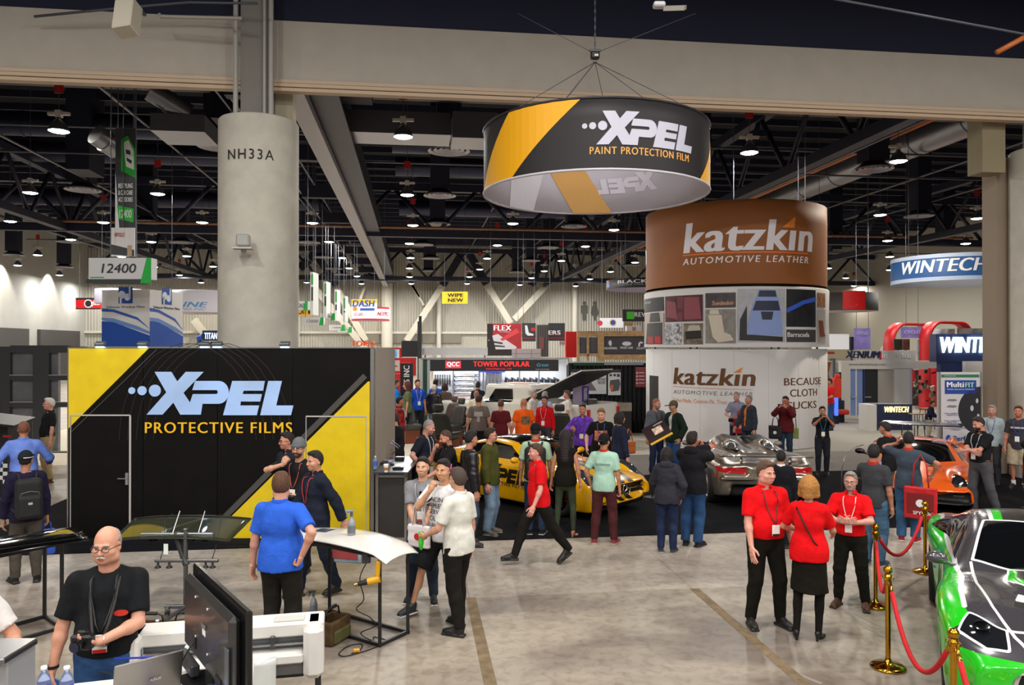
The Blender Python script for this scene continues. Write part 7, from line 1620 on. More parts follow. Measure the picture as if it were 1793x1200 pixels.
one('paper_tag', 'box', (-.22, -.02, hb+.14), (.05, .004, .12), mat('e6f0e8'), parent=R)
G = root('windscreen_glass', at(313, 607, 9.2)+Vector((0, 0, -3.1+.0)), 'dark tinted car windscreen held flat on the clamp stand', 'glass', -YAW); G.location.z = 0
def ws_(u, v):
    x = (u-.5)*1.46*(1-.1*v*0); return Vector((x*(1-.06*(1-v)), (v-.5)*.66-.1*(1-(2*u-1)**2)+.1, ht_-.04+.12*v+.03*math.sin(u*math.pi)-.03*abs(2*u-1)**3))
gm2 = mat('585c48', .04, trans=.72, coat=1).copy(); gm2.node_tree.nodes['Principled BSDF'].inputs['IOR'].default_value = 1.02
sheet('glass', ws_, 24, 8, gm2, G, .005)
edge = [ws_(i/30, 0) for i in range(31)]+[ws_(1, j/8) for j in range(1, 9)]+[ws_(1-i/30, 1) for i in range(1, 31)]+[ws_(0, 1-j/8) for j in range(1, 8)]
one('black_edge', 'tube', edge, .007, mat('22241c', .3), parent=G, closed=True, n=5)
# counter, screen, laptop, bottles at the lower left
zc = 1.25; q1 = fl(120, 1198, zc); q2 = fl(437, 1162, zc); ux = (q2-q1); ux.z = 0; Lc = ux.length; ux.normalize(); uy = Vector((-ux.y, ux.x, 0)); ang = math.atan2(ux.y, ux.x)
Rt = root('display_counter', ((q1+q2)/2).to_tuple()[:2]+(0,), 'white counter at the lower left carrying the screen and laptop', 'counter', ang)
one('top', 'box', (-.25, -.55, zc-.02), (Lc+.55, 1.1, .04), mat('dedad2', .35), parent=Rt, bev=.006); one('cabinet', 'box', (-.25, -.6, (zc-.04)/2), (Lc+.45, .9, zc-.04), mat('c8c4bc', .5), parent=Rt)
pL = at(343, 990, 4.6); pR = at(437, 1066, 3.75); mid = (pL+pR)/2; dv = pR-pL; az2 = math.atan2(dv.y, dv.x); Wt = math.hypot(dv.x, dv.y)
zt6 = pL.z*.5+pR.z*.5; hT = zt6-1.29
TV = root('television', (mid.x, mid.y, 0), 'large flat television seen from behind on the white counter', 'television', az2)
tvm = mat('2b2a2a', .3, coat=.3); one('housing', 'box', (0, .0, 1.29+hT/2), (Wt, .035, hT), mat('0e0e10', .2), parent=TV, bev=.008)
# the camera sees the side with local -y facing it (left edge farther): back cover
one('back_cover', 'box', (-.02, -.045, 1.29+hT/2+.01), (Wt-.1, .06, hT-.1), tvm, parent=TV, bev=.03)
one('port_bay', 'box', (Wt/2-.1, -.08, 1.29+hT*.38), (.05, .012, hT*.5), mat('505458', .3), parent=TV, bev=.004); one('label', 'box', (-.02, -.078, 1.29+hT*.52), (.06, .003, .03), WHT, parent=TV); one('label_text', 'box', (-.03, -.078, 1.29+hT*.58), (.08, .003, .02), mat('707070'), parent=TV)
for x, z in ((-.2, .8), (.05, .8), (-.2, .38), (.05, .34)): one('mount_hole', 'cyl', (x, -.076, 1.29+hT*z), (x, -.081, 1.29+hT*z), .007, WHT, parent=TV, n=8)
one('power_inlet', 'box', (-.22, -.077, 1.29+hT*.3), (.05, .01, .06), BLK, parent=TV); one('cable_port', 'box', (Wt/2-.26, -.077, 1.29+hT*.16), (.1, .01, .09), BLK, parent=TV)
for x in (-.3, .28): one('speaker_box', 'box', (x, -.09, 1.29+.02), (.3, .05, .07), mat('38383a', .4), parent=TV, bev=.01)
one('neck', 'box', (-.02, -.03, 1.27), (.12, .05, .14), mat('2a2a2c', .3), parent=TV); one('foot', 'box', (-.02, -.03, zc+.008), (.5, .26, .016), mat('1a1a1c', .2), parent=TV, bev=.006)
T(one('power_cord', 'tube', [TV.matrix_basis @ Vector(q) for q in ((-.22, -.085, 1.29+hT*.3), (-.24, -.11, 1.4), (-.3, -.14, 1.3), (-.36, -.2, zc+.01), (-.5, -.3, zc+.006), (-.45, -.4, zc+.006), (-.6, -.5, zc+.006))], .004, BLK, n=6), 'thin black cable hanging from the back of the television', 'cord')
T(one('network_cable', 'tube', [TV.matrix_basis @ Vector(q) for q in ((Wt/2-.26, -.09, 1.29+hT*.18), (Wt/2-.28, -.13, 1.36), (Wt/2-.34, -.2, zc+.02), (Wt/2-.5, -.3, zc+.008), (-.3, -.32, zc+.008), (-.35, -.22, zc+.05), (-.5, -.24, zc+.06), (-.75, -.4, zc+.008))], .006, mat('2038c8', .4), n=7), 'bright blue network cable looping behind the laptop', 'cable')
l0 = at(199, 1165, 3.94); l1 = at(318, 1136, 4.16); dl_ = l1-l0; lz = math.atan2(dl_.y, dl_.x); lw = .34
LP = root('laptop', ((l0+l1)/2).to_tuple()[:2]+(zc,), 'grey laptop seen from behind its open lid, left of the television', 'laptop', lz)
one('lid', 'box', (0, 0, 0), (lw, .012, .22), metal('8f8a86', .35), parent=LP, bev=.005, loc=(0, 0, .115), rot=(.2, 0, 0)); one('base', 'box', (0, .13, .01), (lw, .25, .018), metal('9a9692', .35), parent=LP, bev=.004); text('ASUS', metal('e0e0e4', .2), LP, (.03, -.01, .1), w=.06, h=.014, rot=(.2, 0, 0), shear=.2)
for k, px in enumerate((77, 117)):
    o = MB(); bottle(o, 'b8c8f0', '4a58c8', 'f0f0f4'); o = o.build('water_bottle'); p = at(px, 1168, 3.95); o.location = (p.x, p.y, zc); T(o, 'clear water bottle with blue label and white cap, %s of the lower-left pair' % ('left', 'right')[k], 'bottle')
p = at(10, 1143, 3.4); o = root('equipment_case', (p.x, p.y, zc), 'grey metal case corner at the lower left edge', 'case', -YAW); one('case_body', 'box', (-.12, .02, (p.z-zc)/2), (.36, .2, p.z-zc), mat('9a9a9e', .35, .3), parent=o, bev=.006); one('lid_edge', 'box', (-.12, .0, p.z-zc+.005), (.38, .24, .03), metal('8a8a90', .3), parent=o, bev=.006)
# wide-format cutter
a = at(197, 1118, 5.35); b_ = at(567, 1090, 5.65); zp = 1.08; dv = b_-a; PL = root('film_cutter', ((a+b_)/2).to_tuple()[:2]+(0,), 'long white film plotter on a stand behind the television', 'plotter', math.atan2(dv.y, dv.x)); Lp = math.hypot(dv.x, dv.y)
cw = mat('dcdad4', .35); rl = lambda z0, z1, y0, y1, x0=0, x1=1, m=cw, nm='housing', bv=.012: one(nm, 'box', ((x0+x1)/2*Lp-Lp/2, (y0+y1)/2, (z0+z1)/2), ((x1-x0)*Lp, y1-y0, z1-z0), m, parent=PL, bev=bv)
rl(zp-.1, zp, .02, .26); rl(zp-.36, zp-.0, -.1, .24, .0, .13, cw, 'end_housing', .02); rl(zp-.38, zp, -.1, .24, .9, 1, cw, 'end_housing', .04); rl(zp-.19, zp-.1, .06, .2, .13, .9, mat('5c5e60', .4), 'cutting_slot', .004); rl(zp-.15, zp-.135, -.0, .1, .13, .9, metal('c8c8cc', .25), 'guide_rail', .004)
rl(zp-.26, zp-.19, -.08, .2, .13, .9, cw, 'platen'); rl(zp-.36, zp-.26, -.02, .14, .13, .9, mat('6a6c6c', .35), 'roller_cover', .01); rl(zp-.385, zp-.36, -.0, .16, .13, .9, BLK, 'rear_rail', .004)
rl(zp-.17, zp-.08, .0, .06, .735, .76, mat('3a3a3c', .3), 'blade_carriage', .004); rl(zp-.1, zp-.08, -.0, .05, .738, .757, metal('e0e0e0'), 'blade_cap', .003); rl(zp-.12, zp-.1, -.01, .05, .33, .36, WHT, 'pinch_lever', .003); rl(zp+.0, zp+.014, .06, .16, .75, .9, mat('c8c6c0', .4), 'control_recess', .003)
sheet('film_sheet', lambda u, v: Vector((-Lp/2+Lp*(.17+u*.6), -.085-.05*math.sin(v*1.5), zp-.19-v*.62)), 6, 10, mat('c9cbc8', .25, coat=.3), PL, .002)
for x in (.03, .955): rl(.06, zp-.36, .04, .1, x, x+.03, mat('26262a', .5), 'stand_leg', .004); rl(.02, .06, -.2, .3, x, x+.03, mat('26262a', .5), 'stand_foot', .004)
# tool bags
def bag(px, py, label, w=.42, rz=0, h=.2, d=None):
    p = fl(px, py); R = root('tool_bag', p, label, 'bag', -YAW+rz); br = mat('4a3414', .8, var=.2, vs=8); ol = mat('4c4a20', .8)
    S = Sdf((-w/2-.05, -.18, -.02), (w/2+.05, .18, h+.1), .012); S.rbox((0, 0, h/2), (w/2, .12, h/2), .03, 0); S.rbox((0, 0, h*.8), (w/2-.03, .09, h*.5), .02, .0, sub=True); S.wrinkle(.004, 14)
    v, q = S.mesh(); link('bag_body', npmesh('bg', v, q, br), R); one('side_pocket', 'box', (0, -.125, h*.35), (w*.8, .03, h*.5), ol, parent=R, bev=.01)
    one('handle', 'tube', [(-w*.35, 0, h), (-w*.3, 0, h+.08), (-w*.18, 0, h+.1), (w*.18, 0, h+.1), (w*.3, 0, h+.08), (w*.35, 0, h)], .009, BLK, parent=R); one('grip', 'cyl', (-w*.18, 0, h+.1), (w*.18, 0, h+.1), .018, BLK, parent=R)
    return R
bag(262, 1125, 'open brown tool bag with black handle, left of the pair behind the plotter'); bag(332, 1122, 'open brown tool bag with black handle, right of the pair behind the plotter', rz=.2)
bag(582, 1122, 'brown and olive tool bag on the floor beside the right end of the plotter', w=.36, rz=1.2, h=.25)
o = MB(); bottle(o, 'd8e0e8', 'c8d0dc'); o = o.build('water_bottle'); o.location = fl(283, 1118)+Vector((0, -.14, 0)); o.scale = (1.15,)*3; T(o, 'clear water bottle standing between the brown tool bags', 'bottle')
# ---- brass posts and red ropes
brass = metal('c9952e', .16)
def stanchion(p, label, lean=0):
    R = root('rope_post', p, label, 'rope post'); n = 32
    one('base', 'lathe', [(.0, 0), (.155, 0), (.162, .01), (.16, .022), (.13, .035), (.05, .05), (.03, .07), (.024, .1)], brass, parent=R, n=40, loc=(0, 0, 0))
    one('pole', 'cyl', (0, 0, .08), (0, 0, .84), .0235, brass, parent=R, n=20)
    one('collar', 'lathe', [(.024, .8), (.034, .82), (.03, .85), (.04, .87), (.03, .89), (.022, .905)], brass, parent=R, n=20)
    one('ball', 'lathe', [(0, .9)]+[(.042*math.sin(a), .945-.042*math.cos(a)) for a in [math.radians(q) for q in range(20, 181, 20)]], brass, parent=R, n=20)
    for k in range(4):
        a = k*math.pi/2+.4; one('ring', 'tube', [((.045+.016*math.cos(t))*math.cos(a), (.045+.016*math.cos(t))*math.sin(a), .875+.016*math.sin(t)) for t in [q*.785 for q in range(8)]], .005, brass, parent=R, n=6, closed=True)
    return R
s1_ = fl(1555, 1170); s2_ = fl(1533, 1062); s3_ = fl(1620, 1003); s4_ = at(1668, 607, 5.8); s4_.z = 0
stanchion(s1_, 'brass rope post with its whole base visible, nearest the red-shirted group'); stanchion(s2_, 'brass rope post just behind the full-height foremost post'); stanchion(s3_, 'brass rope post farthest back, near the orange car'); stanchion(s4_, 'brass rope post at the bottom edge in front of the green car')
red = mat('c4101c', .75, bump=.3, bs=80)
s5_ = at(1760, 607, 9.6); s5_.z = 0
def rope(a, b, sag, label):
    a = a+Vector((0, 0, .86)); b = b+Vector((0, 0, .86)); d = (b-a); u = Vector((d.x, d.y, 0)).normalized(); a2 = a+u*.05; b2 = b-u*.05
    pts = [a2.lerp(b2, t)-Vector((0, 0, sag*(1-(2*t-1)**2))) for t in [i/20 for i in range(21)]]
    R = root('barrier_rope', a2, label, 'rope'); q = [p-a2 for p in pts]
    one('velvet_rope', 'tube', q[1:-1], .021, red, parent=R, n=10); one('brass_end', 'tube', [q[0], q[1], q[1].lerp(q[2], .4)], .017, brass, parent=R, n=8); one('brass_end', 'tube', [q[-1], q[-2], q[-2].lerp(q[-3], .4)], .017, brass, parent=R, n=8)
rope(s2_, s3_, .42, 'red velvet rope sagging between the two rear brass posts'); rope(s1_, s2_, .36, 'red velvet rope hanging steeply between the foremost post and the one behind it')
rope(s1_, s4_, .5, 'red velvet rope sagging in front of the green car'); rope(s3_, s5_, .18, 'red velvet rope running right from the farthest post behind the green car'); stanchion(s5_, 'brass rope post hidden behind the roof of the green car')
s6_ = at(1830, 607, 4.6); s6_.z = 0; rope(s4_, s6_, .45, 'red velvet rope leaving the bottom post to the lower right'); stanchion(s6_, 'brass rope post outside the lower right corner')
# tyre marks on the floor
b = MB()
for r_, c in ((.9, (1640, 1075)), (1.1, (1680, 1090)), (1.25, (1560, 1140))):
    cc = fl(*c); vs = []
    for i in range(24):
        a = math.radians(95+i*5); vs += [cc+Vector((r_*math.cos(a), r_*math.sin(a), .002)), cc+Vector(((r_+.05)*math.cos(a), (r_+.05)*math.sin(a), .002))]
    b.add(vs, [(2*i, 2*i+2, 2*i+3, 2*i+1) for i in range(23)], mat('8a8478', .7))
T(b.build('tyre_mark'), 'curved dark tyre marks on the concrete by the rope posts', 'marks', kind='stuff')
# partly visible acrylic rail by the silver car
e0, e1_, e2_ = fl(1475, 875), fl(1482, 810), at(1503, 772, 15.8)
T(one('clear_rail', 'tube', [fl(1474, 868), fl(1474, 868)+Vector((0, 0, .55)), fl(1474, 868)+Vector((.12, .05, .85)), fl(1474, 868)+Vector((.4, .1, 1.0)), fl(1474, 868)+Vector((.55, .12, 1.03))], .012, mat('8a8a8a', .2, .5), n=6), 'thin curved grey rail standing between the silver and orange cars', 'rail')
# car seats on display in the middle
def car_seat(px, py, zb, az3, label, col='33332f', sc=1.0, H_=None, d=None, plinth='7a3c20', mono=False):
    R = root('car_seat', fl(px, py), label, 'car seat', az3-YAW, group=None, scale=sc); m = mat(col, .55, bump=.3, bs=30)
    S = Sdf((-.34, -.42, 0), (.34, .5, .36), .02); S.rbox((0, -.02, .14), (.26, .28, .09), .06, 0); S.cone((-.25, -.26, .19), (-.25, .2, .2), .06, .06, .04); S.cone((.25, -.26, .19), (.25, .2, .2), .06, .06, .04)
    v, q = S.mesh(); z = zb; o = link('seat_cushion', npmesh('s', v, q, m), R, (0, 0, z))
    def mkb():
        S = Sdf((-.34, -.2, -.1), (.34, .3, .8), .02); S.rbox((0, 0, .3), (.24, .07, .33), .06, 0)
        for s in (-1, 1): S.cone((s*.24, -.03, .08), (s*.23, -.02, .5), .07, .05, .04)
        return S.mesh()
    v, q = mkb(); link('seat_back', npmesh('b', v, q, m), R, (0, .26, z+.2), (.28*-1, 0, 0))
    S = Sdf((-.2, -.12, -.15), (.2, .12, .15), .015); S.rbox((0, 0, 0), (.14, .055, .1), .05, 0); v, q = S.mesh(); link('headrest', npmesh('h', v, q, m), R, (0, .45, z+.96), (-.2, 0, 0))
    one('pedestal', 'box', (0, .02, z*.5+.02), (.5, .55, z+.06), mat(plinth, .5), parent=R, bev=.01); return R
car_seat(718, 776, .38, .5, 'grey quilted car seat, middle one of the row behind the counter', '3c3d38'); car_seat(690, 772, .38, .4, 'dark car seat behind the man in the red checked shirt', '3c3d38'); car_seat(783, 800, .45, 2.7, 'black car seat seen from behind on a wooden plinth', '2a2a24')
car_seat(776, 772, .4, -.9, 'brown leather car seat with its back turned', '55413a'); car_seat(789, 780, .4, -.8, 'black car seat right of the brown one', '30302e'); car_seat(985, 800, .45, 2.9, 'black car seat with round headrest behind the man in purple', '30302c', plinth='303030'); car_seat(855, 775, .4, 2.4, 'black car seat between the grey shirt and the white truck', '2a2a28', plinth='303030')
car_seat(1100, 750, .4, .5, 'two-tone black car seat left on the low platform by the drapes', '2c2a2a', plinth='a09c96'); car_seat(1122, 752, .4, .5, 'two-tone black car seat right on the low platform by the drapes', '2c2a2a', plinth='a09c96')
# white pickup
def truck():
    pos = at(920, 607, 25.2); R = root('pickup_truck', (pos.x, pos.y, 0), 'white pickup truck with a raised black bed cover behind the crowd', 'truck', math.pi-YAW+math.radians(-36))
    wp = paint('dcd8ce'); h_ = .035
    S = Sdf((-2.95, -1.1, .2), (2.95, 1.1, 2.1), h_)
    S.rbox((-1.75, 0, .95), (1.15, .98, .42), .08, 0); S.rbox((.35, 0, .95), (.95, .98, .42), .08, .02); S.rbox((2.05, 0, .93), (.85, .97, .36), .14, .05)
    S.rbox((.1, 0, 1.5), (.95, .84, .4), .14, .08); S.cone((1.2, -.7, 1.28), (.75, -.65, 1.7), .12, .08, .15); S.cone((1.2, .7, 1.28), (.75, .65, 1.7), .12, .08, .15)
    S.rbox((-1.75, 0, 1.2), (1.05, .86, .5), .03, .01, sub=True)
    for x in (-1.75, 1.85):
        for s in (-1, 1): S.cone((x, s*1.1, .4), (x, s*.7, .4), .46, .46, 0, sub=True, cut=1)
    V, Q = S.mesh(); c = Fig(); c.V = V.astype(np.float32); c.rest = np.concatenate([Q[:, [0, 1, 2]], Q[:, [0, 2, 3]]]).astype(np.int32); c.root = R
    Car.part(c, 'windscreen', GLASSD, lambda x, y, z, n: np.maximum(np.maximum(.75-x, abs(y)-.62), np.maximum(1.32-z, z-1.76)))
    Car.part(c, 'side_window', GLASSD, lambda x, y, z, n: np.maximum(pdist([(.95, 1.3), (.6, 1.74), (-.1, 1.76), (-.12, 1.34)], x, z), .5-abs(y)))
    Car.part(c, 'rear_window', GLASSD, lambda x, y, z, n: np.maximum(np.maximum(x+.75, abs(y)-.65), np.maximum(1.4-z, z-1.76)))
    v, t = compact(c.V, c.rest); link('body', npmesh('b', v, t, wp), R)
    for x in (-1.75, 1.85):
        for s in (-1, 1): wheel(R, x, s*.84, .4, .26, 6, side=s)
    og = mat('d88a18', .4)
    o = one('bed_cover', 'box', (-1.1, 0, 0), (2.3, 1.9, .07), mat('151412', .5), parent=R, loc=(-.65, 0, 1.42), rot=(0, .42, 0)); one('cover_edge', 'box', (-1.1, 0, .045), (2.34, 1.94, .04), wp, parent=o, bev=.01); one('yellow_stripe', 'box', (-1.3, .0, .07), (1.1, 1.5, .02), og, parent=o)
    one('roof_stripe', 'box', (.1, .1, 1.9), (1.0, .7, .02), og, parent=R); one('tailgate_stripe', 'box', (-2.6, -.985, .95), (.6, .02, .7), og, parent=R)
    for s in (-1, 1): one('tail_light', 'box', (-2.91, s*.9, 1.05), (.06, .14, .36), mat('c01818', .2), parent=R, bev=.01); one('side_mirror', 'box', (1.0, s*1.15, 1.38), (.12, .22, .3), BLK, parent=R, bev=.03)
    for z in (.62,): one('side_step', 'tube', [(1.2, -1.02, .55), (1.1, -1.08, .5), (-.4, -1.08, .5), (-.5, -1.02, .55)], .04, metal('b8b090'), parent=R)
truck()
yellow_car(); silver_car(); orange_car(); green_car()
# ---------------------------------------------------------------- the crowd
def camera_thing(P, i, label, t=.09, dz=0, r=0):
    b = MB(); b.box((0, 0, 0), (.14, .07, .1), mat('131315', .4), bev=.015).cyl((0, -.03, 0), (0, -.09, -.005), .036, mat('0c0c0e', .25), n=20).cyl((0, -.09, -.005), (0, -.1, -.005), .03, mat('20283c', .05), n=20).box((0, 0, .06), (.06, .05, .035), mat('131315', .4), bev=.01)
    o = b.build('camera'); o.location = P.hand(i, t)+Vector((0, 0, dz)); o.rotation_euler = (0, 0, P.az+r); return T(o, label, 'camera')
def phone_thing(P, i, label, glow='3a8ad8', t=.1, rz=math.pi):
    b = MB(); b.box((0, 0, 0), (.15, .01, .078), mat('1a1a1e', .3), bev=.003).box((0, -.0055, 0), (.13, .002, .066), mat(glow, .2, emit=1.0)); o = b.build('smartphone'); o.location = P.hand(i, t); o.rotation_euler = (0, 0, P.az+rz); return T(o, label, 'phone')
def bag_thing(P, i, label, col, w=.36, h=.4, dep=.1, txt=None, pr=None, off=(0, 0), rz=0, t=.09, strap=.22, emb=None, name='tote_bag', loc=None, side=-1):
    hnd = P.hand(i, t) if loc is None else loc; R = root(name, (hnd.x+off[0], hnd.y+off[1], hnd.z-strap-h), label, 'bag', P.az+rz)
    S = Sdf((-w/2-.04, -dep/2-.04, -.03), (w/2+.04, dep/2+.04, h+.04), .014); S.rbox((0, 0, h/2), (w/2, dep/2, h/2), .02, 0); S.wrinkle(.004, 12, int(w*100)); v, q = S.mesh()
    link('bag_body', npmesh('b', v, q, mat(col, .45, bump=.3, bs=10)), R)
    for s in (-1, 1): one('strap', 'tube', [(-w*.25, s*dep*.3, h-.02), (-w*.18, s*.02, h+strap*.7), (0, 0, h+strap), (w*.18, s*.02, h+strap*.7), (w*.25, s*dep*.3, h-.02)], .009, mat(col, .6), parent=R, n=6)
    y = side*(dep/2+.009); rt = (0, 0, 0 if side < 0 else math.pi)
    if pr: polys('print', [rect(-w*.4, h*.18, w*.4, h*.8)], mat(pr, .5), R, (0, y, 0), t=.003, rot=rt)
    if emb: polys('emblem', [circ(0, h*.5, w*.13)], mat(emb, .5), R, (0, y-.004*1 if side < 0 else y+.004, 0), t=.003, rot=rt)
    if txt: text(txt, WHT, R, (0.03*(-side), y+side*.004, h*.2), w=w*.55, h=h*.11, rot=rt, bold=.02)
    return R
def backpack(P, label, col='141416', w=.32, h=.46, accent=None):
    zc_ = 1.16; y = P.front(0, 1.25, True, w=.08)
    R = root('backpack', P.w((0, y+.005, .9)), label, 'bag', P.az, scale=P.k); m = mat(col, .75, bump=.3, bs=60)
    S = Sdf((-.22, -.05, -.04), (.22, .26, .62), .013); S.rbox((0, .09, .27), (w/2, .09, .27), .07, 0); S.rbox((0, .17, .17), (w*.4, .04, .14), .03, .02); v, q = S.mesh()
    link('pack_body', npmesh('b', v, q, m), R); one('zip', 'tube', [(-w*.38, .17, .3), (-w*.3, .19, .36), (0, .195, .38), (w*.3, .19, .36), (w*.38, .17, .3)], .004, mat('7a7a7c', .4), parent=R); one('tag', 'box', (0, .21, .22), (.05, .006, .03), mat(accent or 'a8a8a8', .5), parent=R)
    for s in (-1, 1): one('shoulder_strap', 'tube', [(s*.09, .02, .5), (s*.105, -.03, .58), (s*.12, -.14-y*1.0, .58), (s*.13, -2*y-.03, .48), (s*.14, -2*y-.02, .3), (s*.17, -y*.6, .12), (s*.14, .03, .08)], .016, m, parent=R, n=6)
    return R
def chest_print(P, w, h, z, col, name='shirt_print', back=False, x=0, txt=None, **k):
    """fabric print draped over the garment"""
    nx, ny = 8, 8; b = MB(); vs = []; sg = 1 if back else -1
    for j in range(ny+1):
        for i in range(nx+1):
            xx = x+(i/nx-.5)*w; zz = z+(j/ny-.5)*h; vs.append((xx, P.front(xx, zz, back)+sg*.004, zz))
    b.add(vs, [(j*(nx+1)+i, j*(nx+1)+i+1, (j+1)*(nx+1)+i+1, (j+1)*(nx+1)+i) for j in range(ny) for i in range(nx)], mat(col, .8, **k), True); return b.build(name, P.up)
def chest_text(P, s, w, h, z, col, back=True, x=0):
    y = P.front(x, z, back, w=w*.4); o = link('shirt_lettering', text_mesh(s, mat(col, .7), w, h), P.up, (x, y+(.008 if back else -.008), z), (0, 0, math.pi if back else 0)); return o
def chest_wrap(P, s, w, h, z, col, back=False, x=0):
    "lettering pressed onto the garment"
    me = text_mesh(s, mat(col, .7), w, h, ext=.002); sg = 1 if back else -1
    for v in me.vertices:
        xx = x+(-v.co.x if back else v.co.x); zz = z+v.co.z; y = P.front(xx, zz, back, w=.022); v.co = Vector((xx, y+sg*(.004+(.002 if v.co.y < -.001 else 0)), zz))
    return link('shirt_lettering', me, P.up)
JN = 'j40566e'; JL = 'j70859c'; JD = 'j26303e'; KH = 'b09a74'
# --- left edge
P = person(190, 921, d=5.35, face=-12, label='moustached bald man in a black t-shirt with a camera round his neck, lower left', fat=1.2, skin='d69a80', hair='fringe', hc='9a9086', top='tee', tc='16181b', bot='pants', bc='j2f4f7c', la=((.02, -.3, 1.12), (.9, .3, -.6), (0, 0, 1), (-.8, -.5, .1)), ra=((-.3, -.1, .9), (-.6, .7, 0)), lh='hold', rh='grip', head=(-12, 4), glasses='3a3430', beard='moustache', bdc='c8c0b4', tuck=True, badge='c01c1c', lan='2a2a2c', feet=((-.13, 0), (.13, 0)), belt='1a1512')
o = camera_thing(P, 1, 'black camera held at the belly by the moustached man', t=.1, dz=.02, r=-.3)
b = MB(); 
T(one('camera_strap', 'tube', [P.w(q) for q in ((.03, -.27, 1.13), (.05, P.front(.05, 1.2)-.01, 1.2), (.07, P.front(.07, 1.3)-.01, 1.3), (.085, -.07, 1.44), (.075, .02, 1.49), (0, .07, 1.5), (-.075, .02, 1.49), (-.085, -.07, 1.44), (-.07, P.front(-.07, 1.3)-.01, 1.3), (-.05, P.front(-.05, 1.2)-.01, 1.2), (-.02, -.3, 1.13))], .012, mat('201c1c', .6), n=6), 'wide black camera strap with red edge round the moustached man\'s neck', 'strap')
polys('shirt_patch', [circ(.11, 1.245, .045, rz=.02)], mat('c8301c', .6), P.up, (0, P.front(.11, 1.245)-.004, 0), t=.003)
o = held('brochure', P, 0, 'blue brochure in the moustached man\'s lowered hand', 'brochure', lambda b: b.box((0, 0, 0), (.16, .012, .2), mat('3470b0', .4)).box((0.02, -.007, .03), (.09, .003, .06), mat('d8dce8', .5)), t=.13); o.rotation_euler = (.1, .55, P.az)
one('wristband', 'lathe', [(.034, -.01), (.036, 0), (.034, .01)], BLK, parent=P.root, loc=P.arms[0][3]-P.arms[0][4]*.02); one('watch', 'lathe', [(.034, -.01), (.036, 0), (.034, .01)], metal('a0a0a0'), parent=P.root, loc=P.arms[1][3]-P.arms[1][4]*.03, rot=(math.pi/2, 0, 1.2))
P = person(-85, 950, d=4.75, face=20, label='person in a white t-shirt cut off by the left edge', skin='c98f74', fat=1.1, top='tee', tc='e6e2de', bot='pants', bc='3a3a44', la=((.2, -.3, 1.08), (.7, .3, -.6)), ra=((-.16, -.3, 1.05), (-.7, .3, -.6)), hair='short', hc='3a2a20', head=(20, 10))
P = person(45, 790, 1020, face=188, label='man with a black backpack and black cap walking away at far left', skin='b98064', hair='cap+', hc='15110f', cap_mat='1c2024', top='sweater', tc='1c1830', bot='pants', bc='4c463e', ra='down', la='down', head=(-28, -4), feet=((-.12, .04), (.12, -.05)), shoe='141210')
backpack(P, 'black backpack worn by the man with the cap at far left'); 
one('cap_stripe', 'lathe', [(.0925, .0), (.0925, .012)], mat('d8d0d0', .6), parent=P.root, loc=P.Mh @ Vector((0, .008, .14)), sy=1.18)
bag_thing(P, 0, 'blue printed bag in the right hand of the backpack man', '2850b8', w=.2, h=.34, dep=.06, pr='38487c', strap=.12, txt=None)
P = person(42, 738, d=12.6, face=175, label='bald man in a light blue shirt, seen from behind at far left', skin='b87858', hair='buzz', hc='7a4c38', top='shirt', tc='6a86d4', tuck=True, bot='pants', bc='22242e', fat=1.18, la=((.38, -.02, .95), (.5, .6, 0)), ra=((-.32, -.3, 1.1), (-.6, .5, -.5)))
P = person(83, 698, 845, face=285, label='white-haired man in a black polo shirt and khaki trousers by the partition', skin='d69880', hair='side', hc='d8d0c4', top='polo', tc='1a1c1e', bot='pants', bc=KH, tuck=True, fat=1.08, glasses='8a5a50', shoe='5a2a20', lean=-3, ra='down', la='down')
# --- group between wall and counter
P = person(492, 828, d=7.7, face=155, label='big man in a bright blue polo shirt with his back turned, before the stand wall', fat=1.22, skin='d69a82', hair='side', hc='5a3a26', top='polo', tc='2f62d2', bot='pants', bc='1f1c18', la='down', ra=((-.26, .1, 1.02), (-.9, .5, .1), (.8, 0, .2), (.4, -.1, -.9)), rh='fist', head=(22, 4), shoe='16130f')
P = person(524, 769, d=10.6, face=-30, label='man in a grey beanie and black t-shirt scratching his chin, red and white lanyard', skin='d39c80', hair='beanie+', hc='2a2420', cap_mat='6a6c70', beard='beard', bdc='4a3426', glasses='2a2a2a', top='tee', tc='1a1a1c', bot='pants', bc='22242c', ra=((-.1, -.24, 1.47), (-1, -.2, -.3), (.2, .6, .3), (.5, .1, .8)), rh='fist', la=((.12, -.28, 1.08), (.8, .2, -.6)), lh='hold', badge='c02020', lan='c04848', fat=1.08, head=(5, 4))
camera_thing(P, 1, 'black camera hanging at the waist of the man in the beanie')
P = person(504, 757, d=11.35, face=-60, label='man with glasses in a dark shirt half hidden behind the beanie man', skin='c98a72', hair='short', hc='16110f', glasses='1a1a1a', top='polo', tc='22232c', bot='pants', bc='20222a', head=(-10, 3), ra='down', la='down')
P = person(553, 790, d=9.6, face=-62, label='dark-haired man in a navy blazer walking left with a red lanyard', skin='cf9478', hair='short', hc='1c1512', top='blazer', tc='1d2230', inner='2a3040', bot='pants', bc='252a3a', la='swing_b', ra='swing_f', badge='e06030', lan='c03030', feet=((-.12, -.18), (.1, .22)), shoe='18120f', head=(6, 2))
bag_thing(P, 1, 'printed plastic bag with car pictures carried low by the man in the blazer', 'a8bccc', w=.42, h=.34, dep=.05, strap=.1, pr='b04848', t=.1, rz=.6)
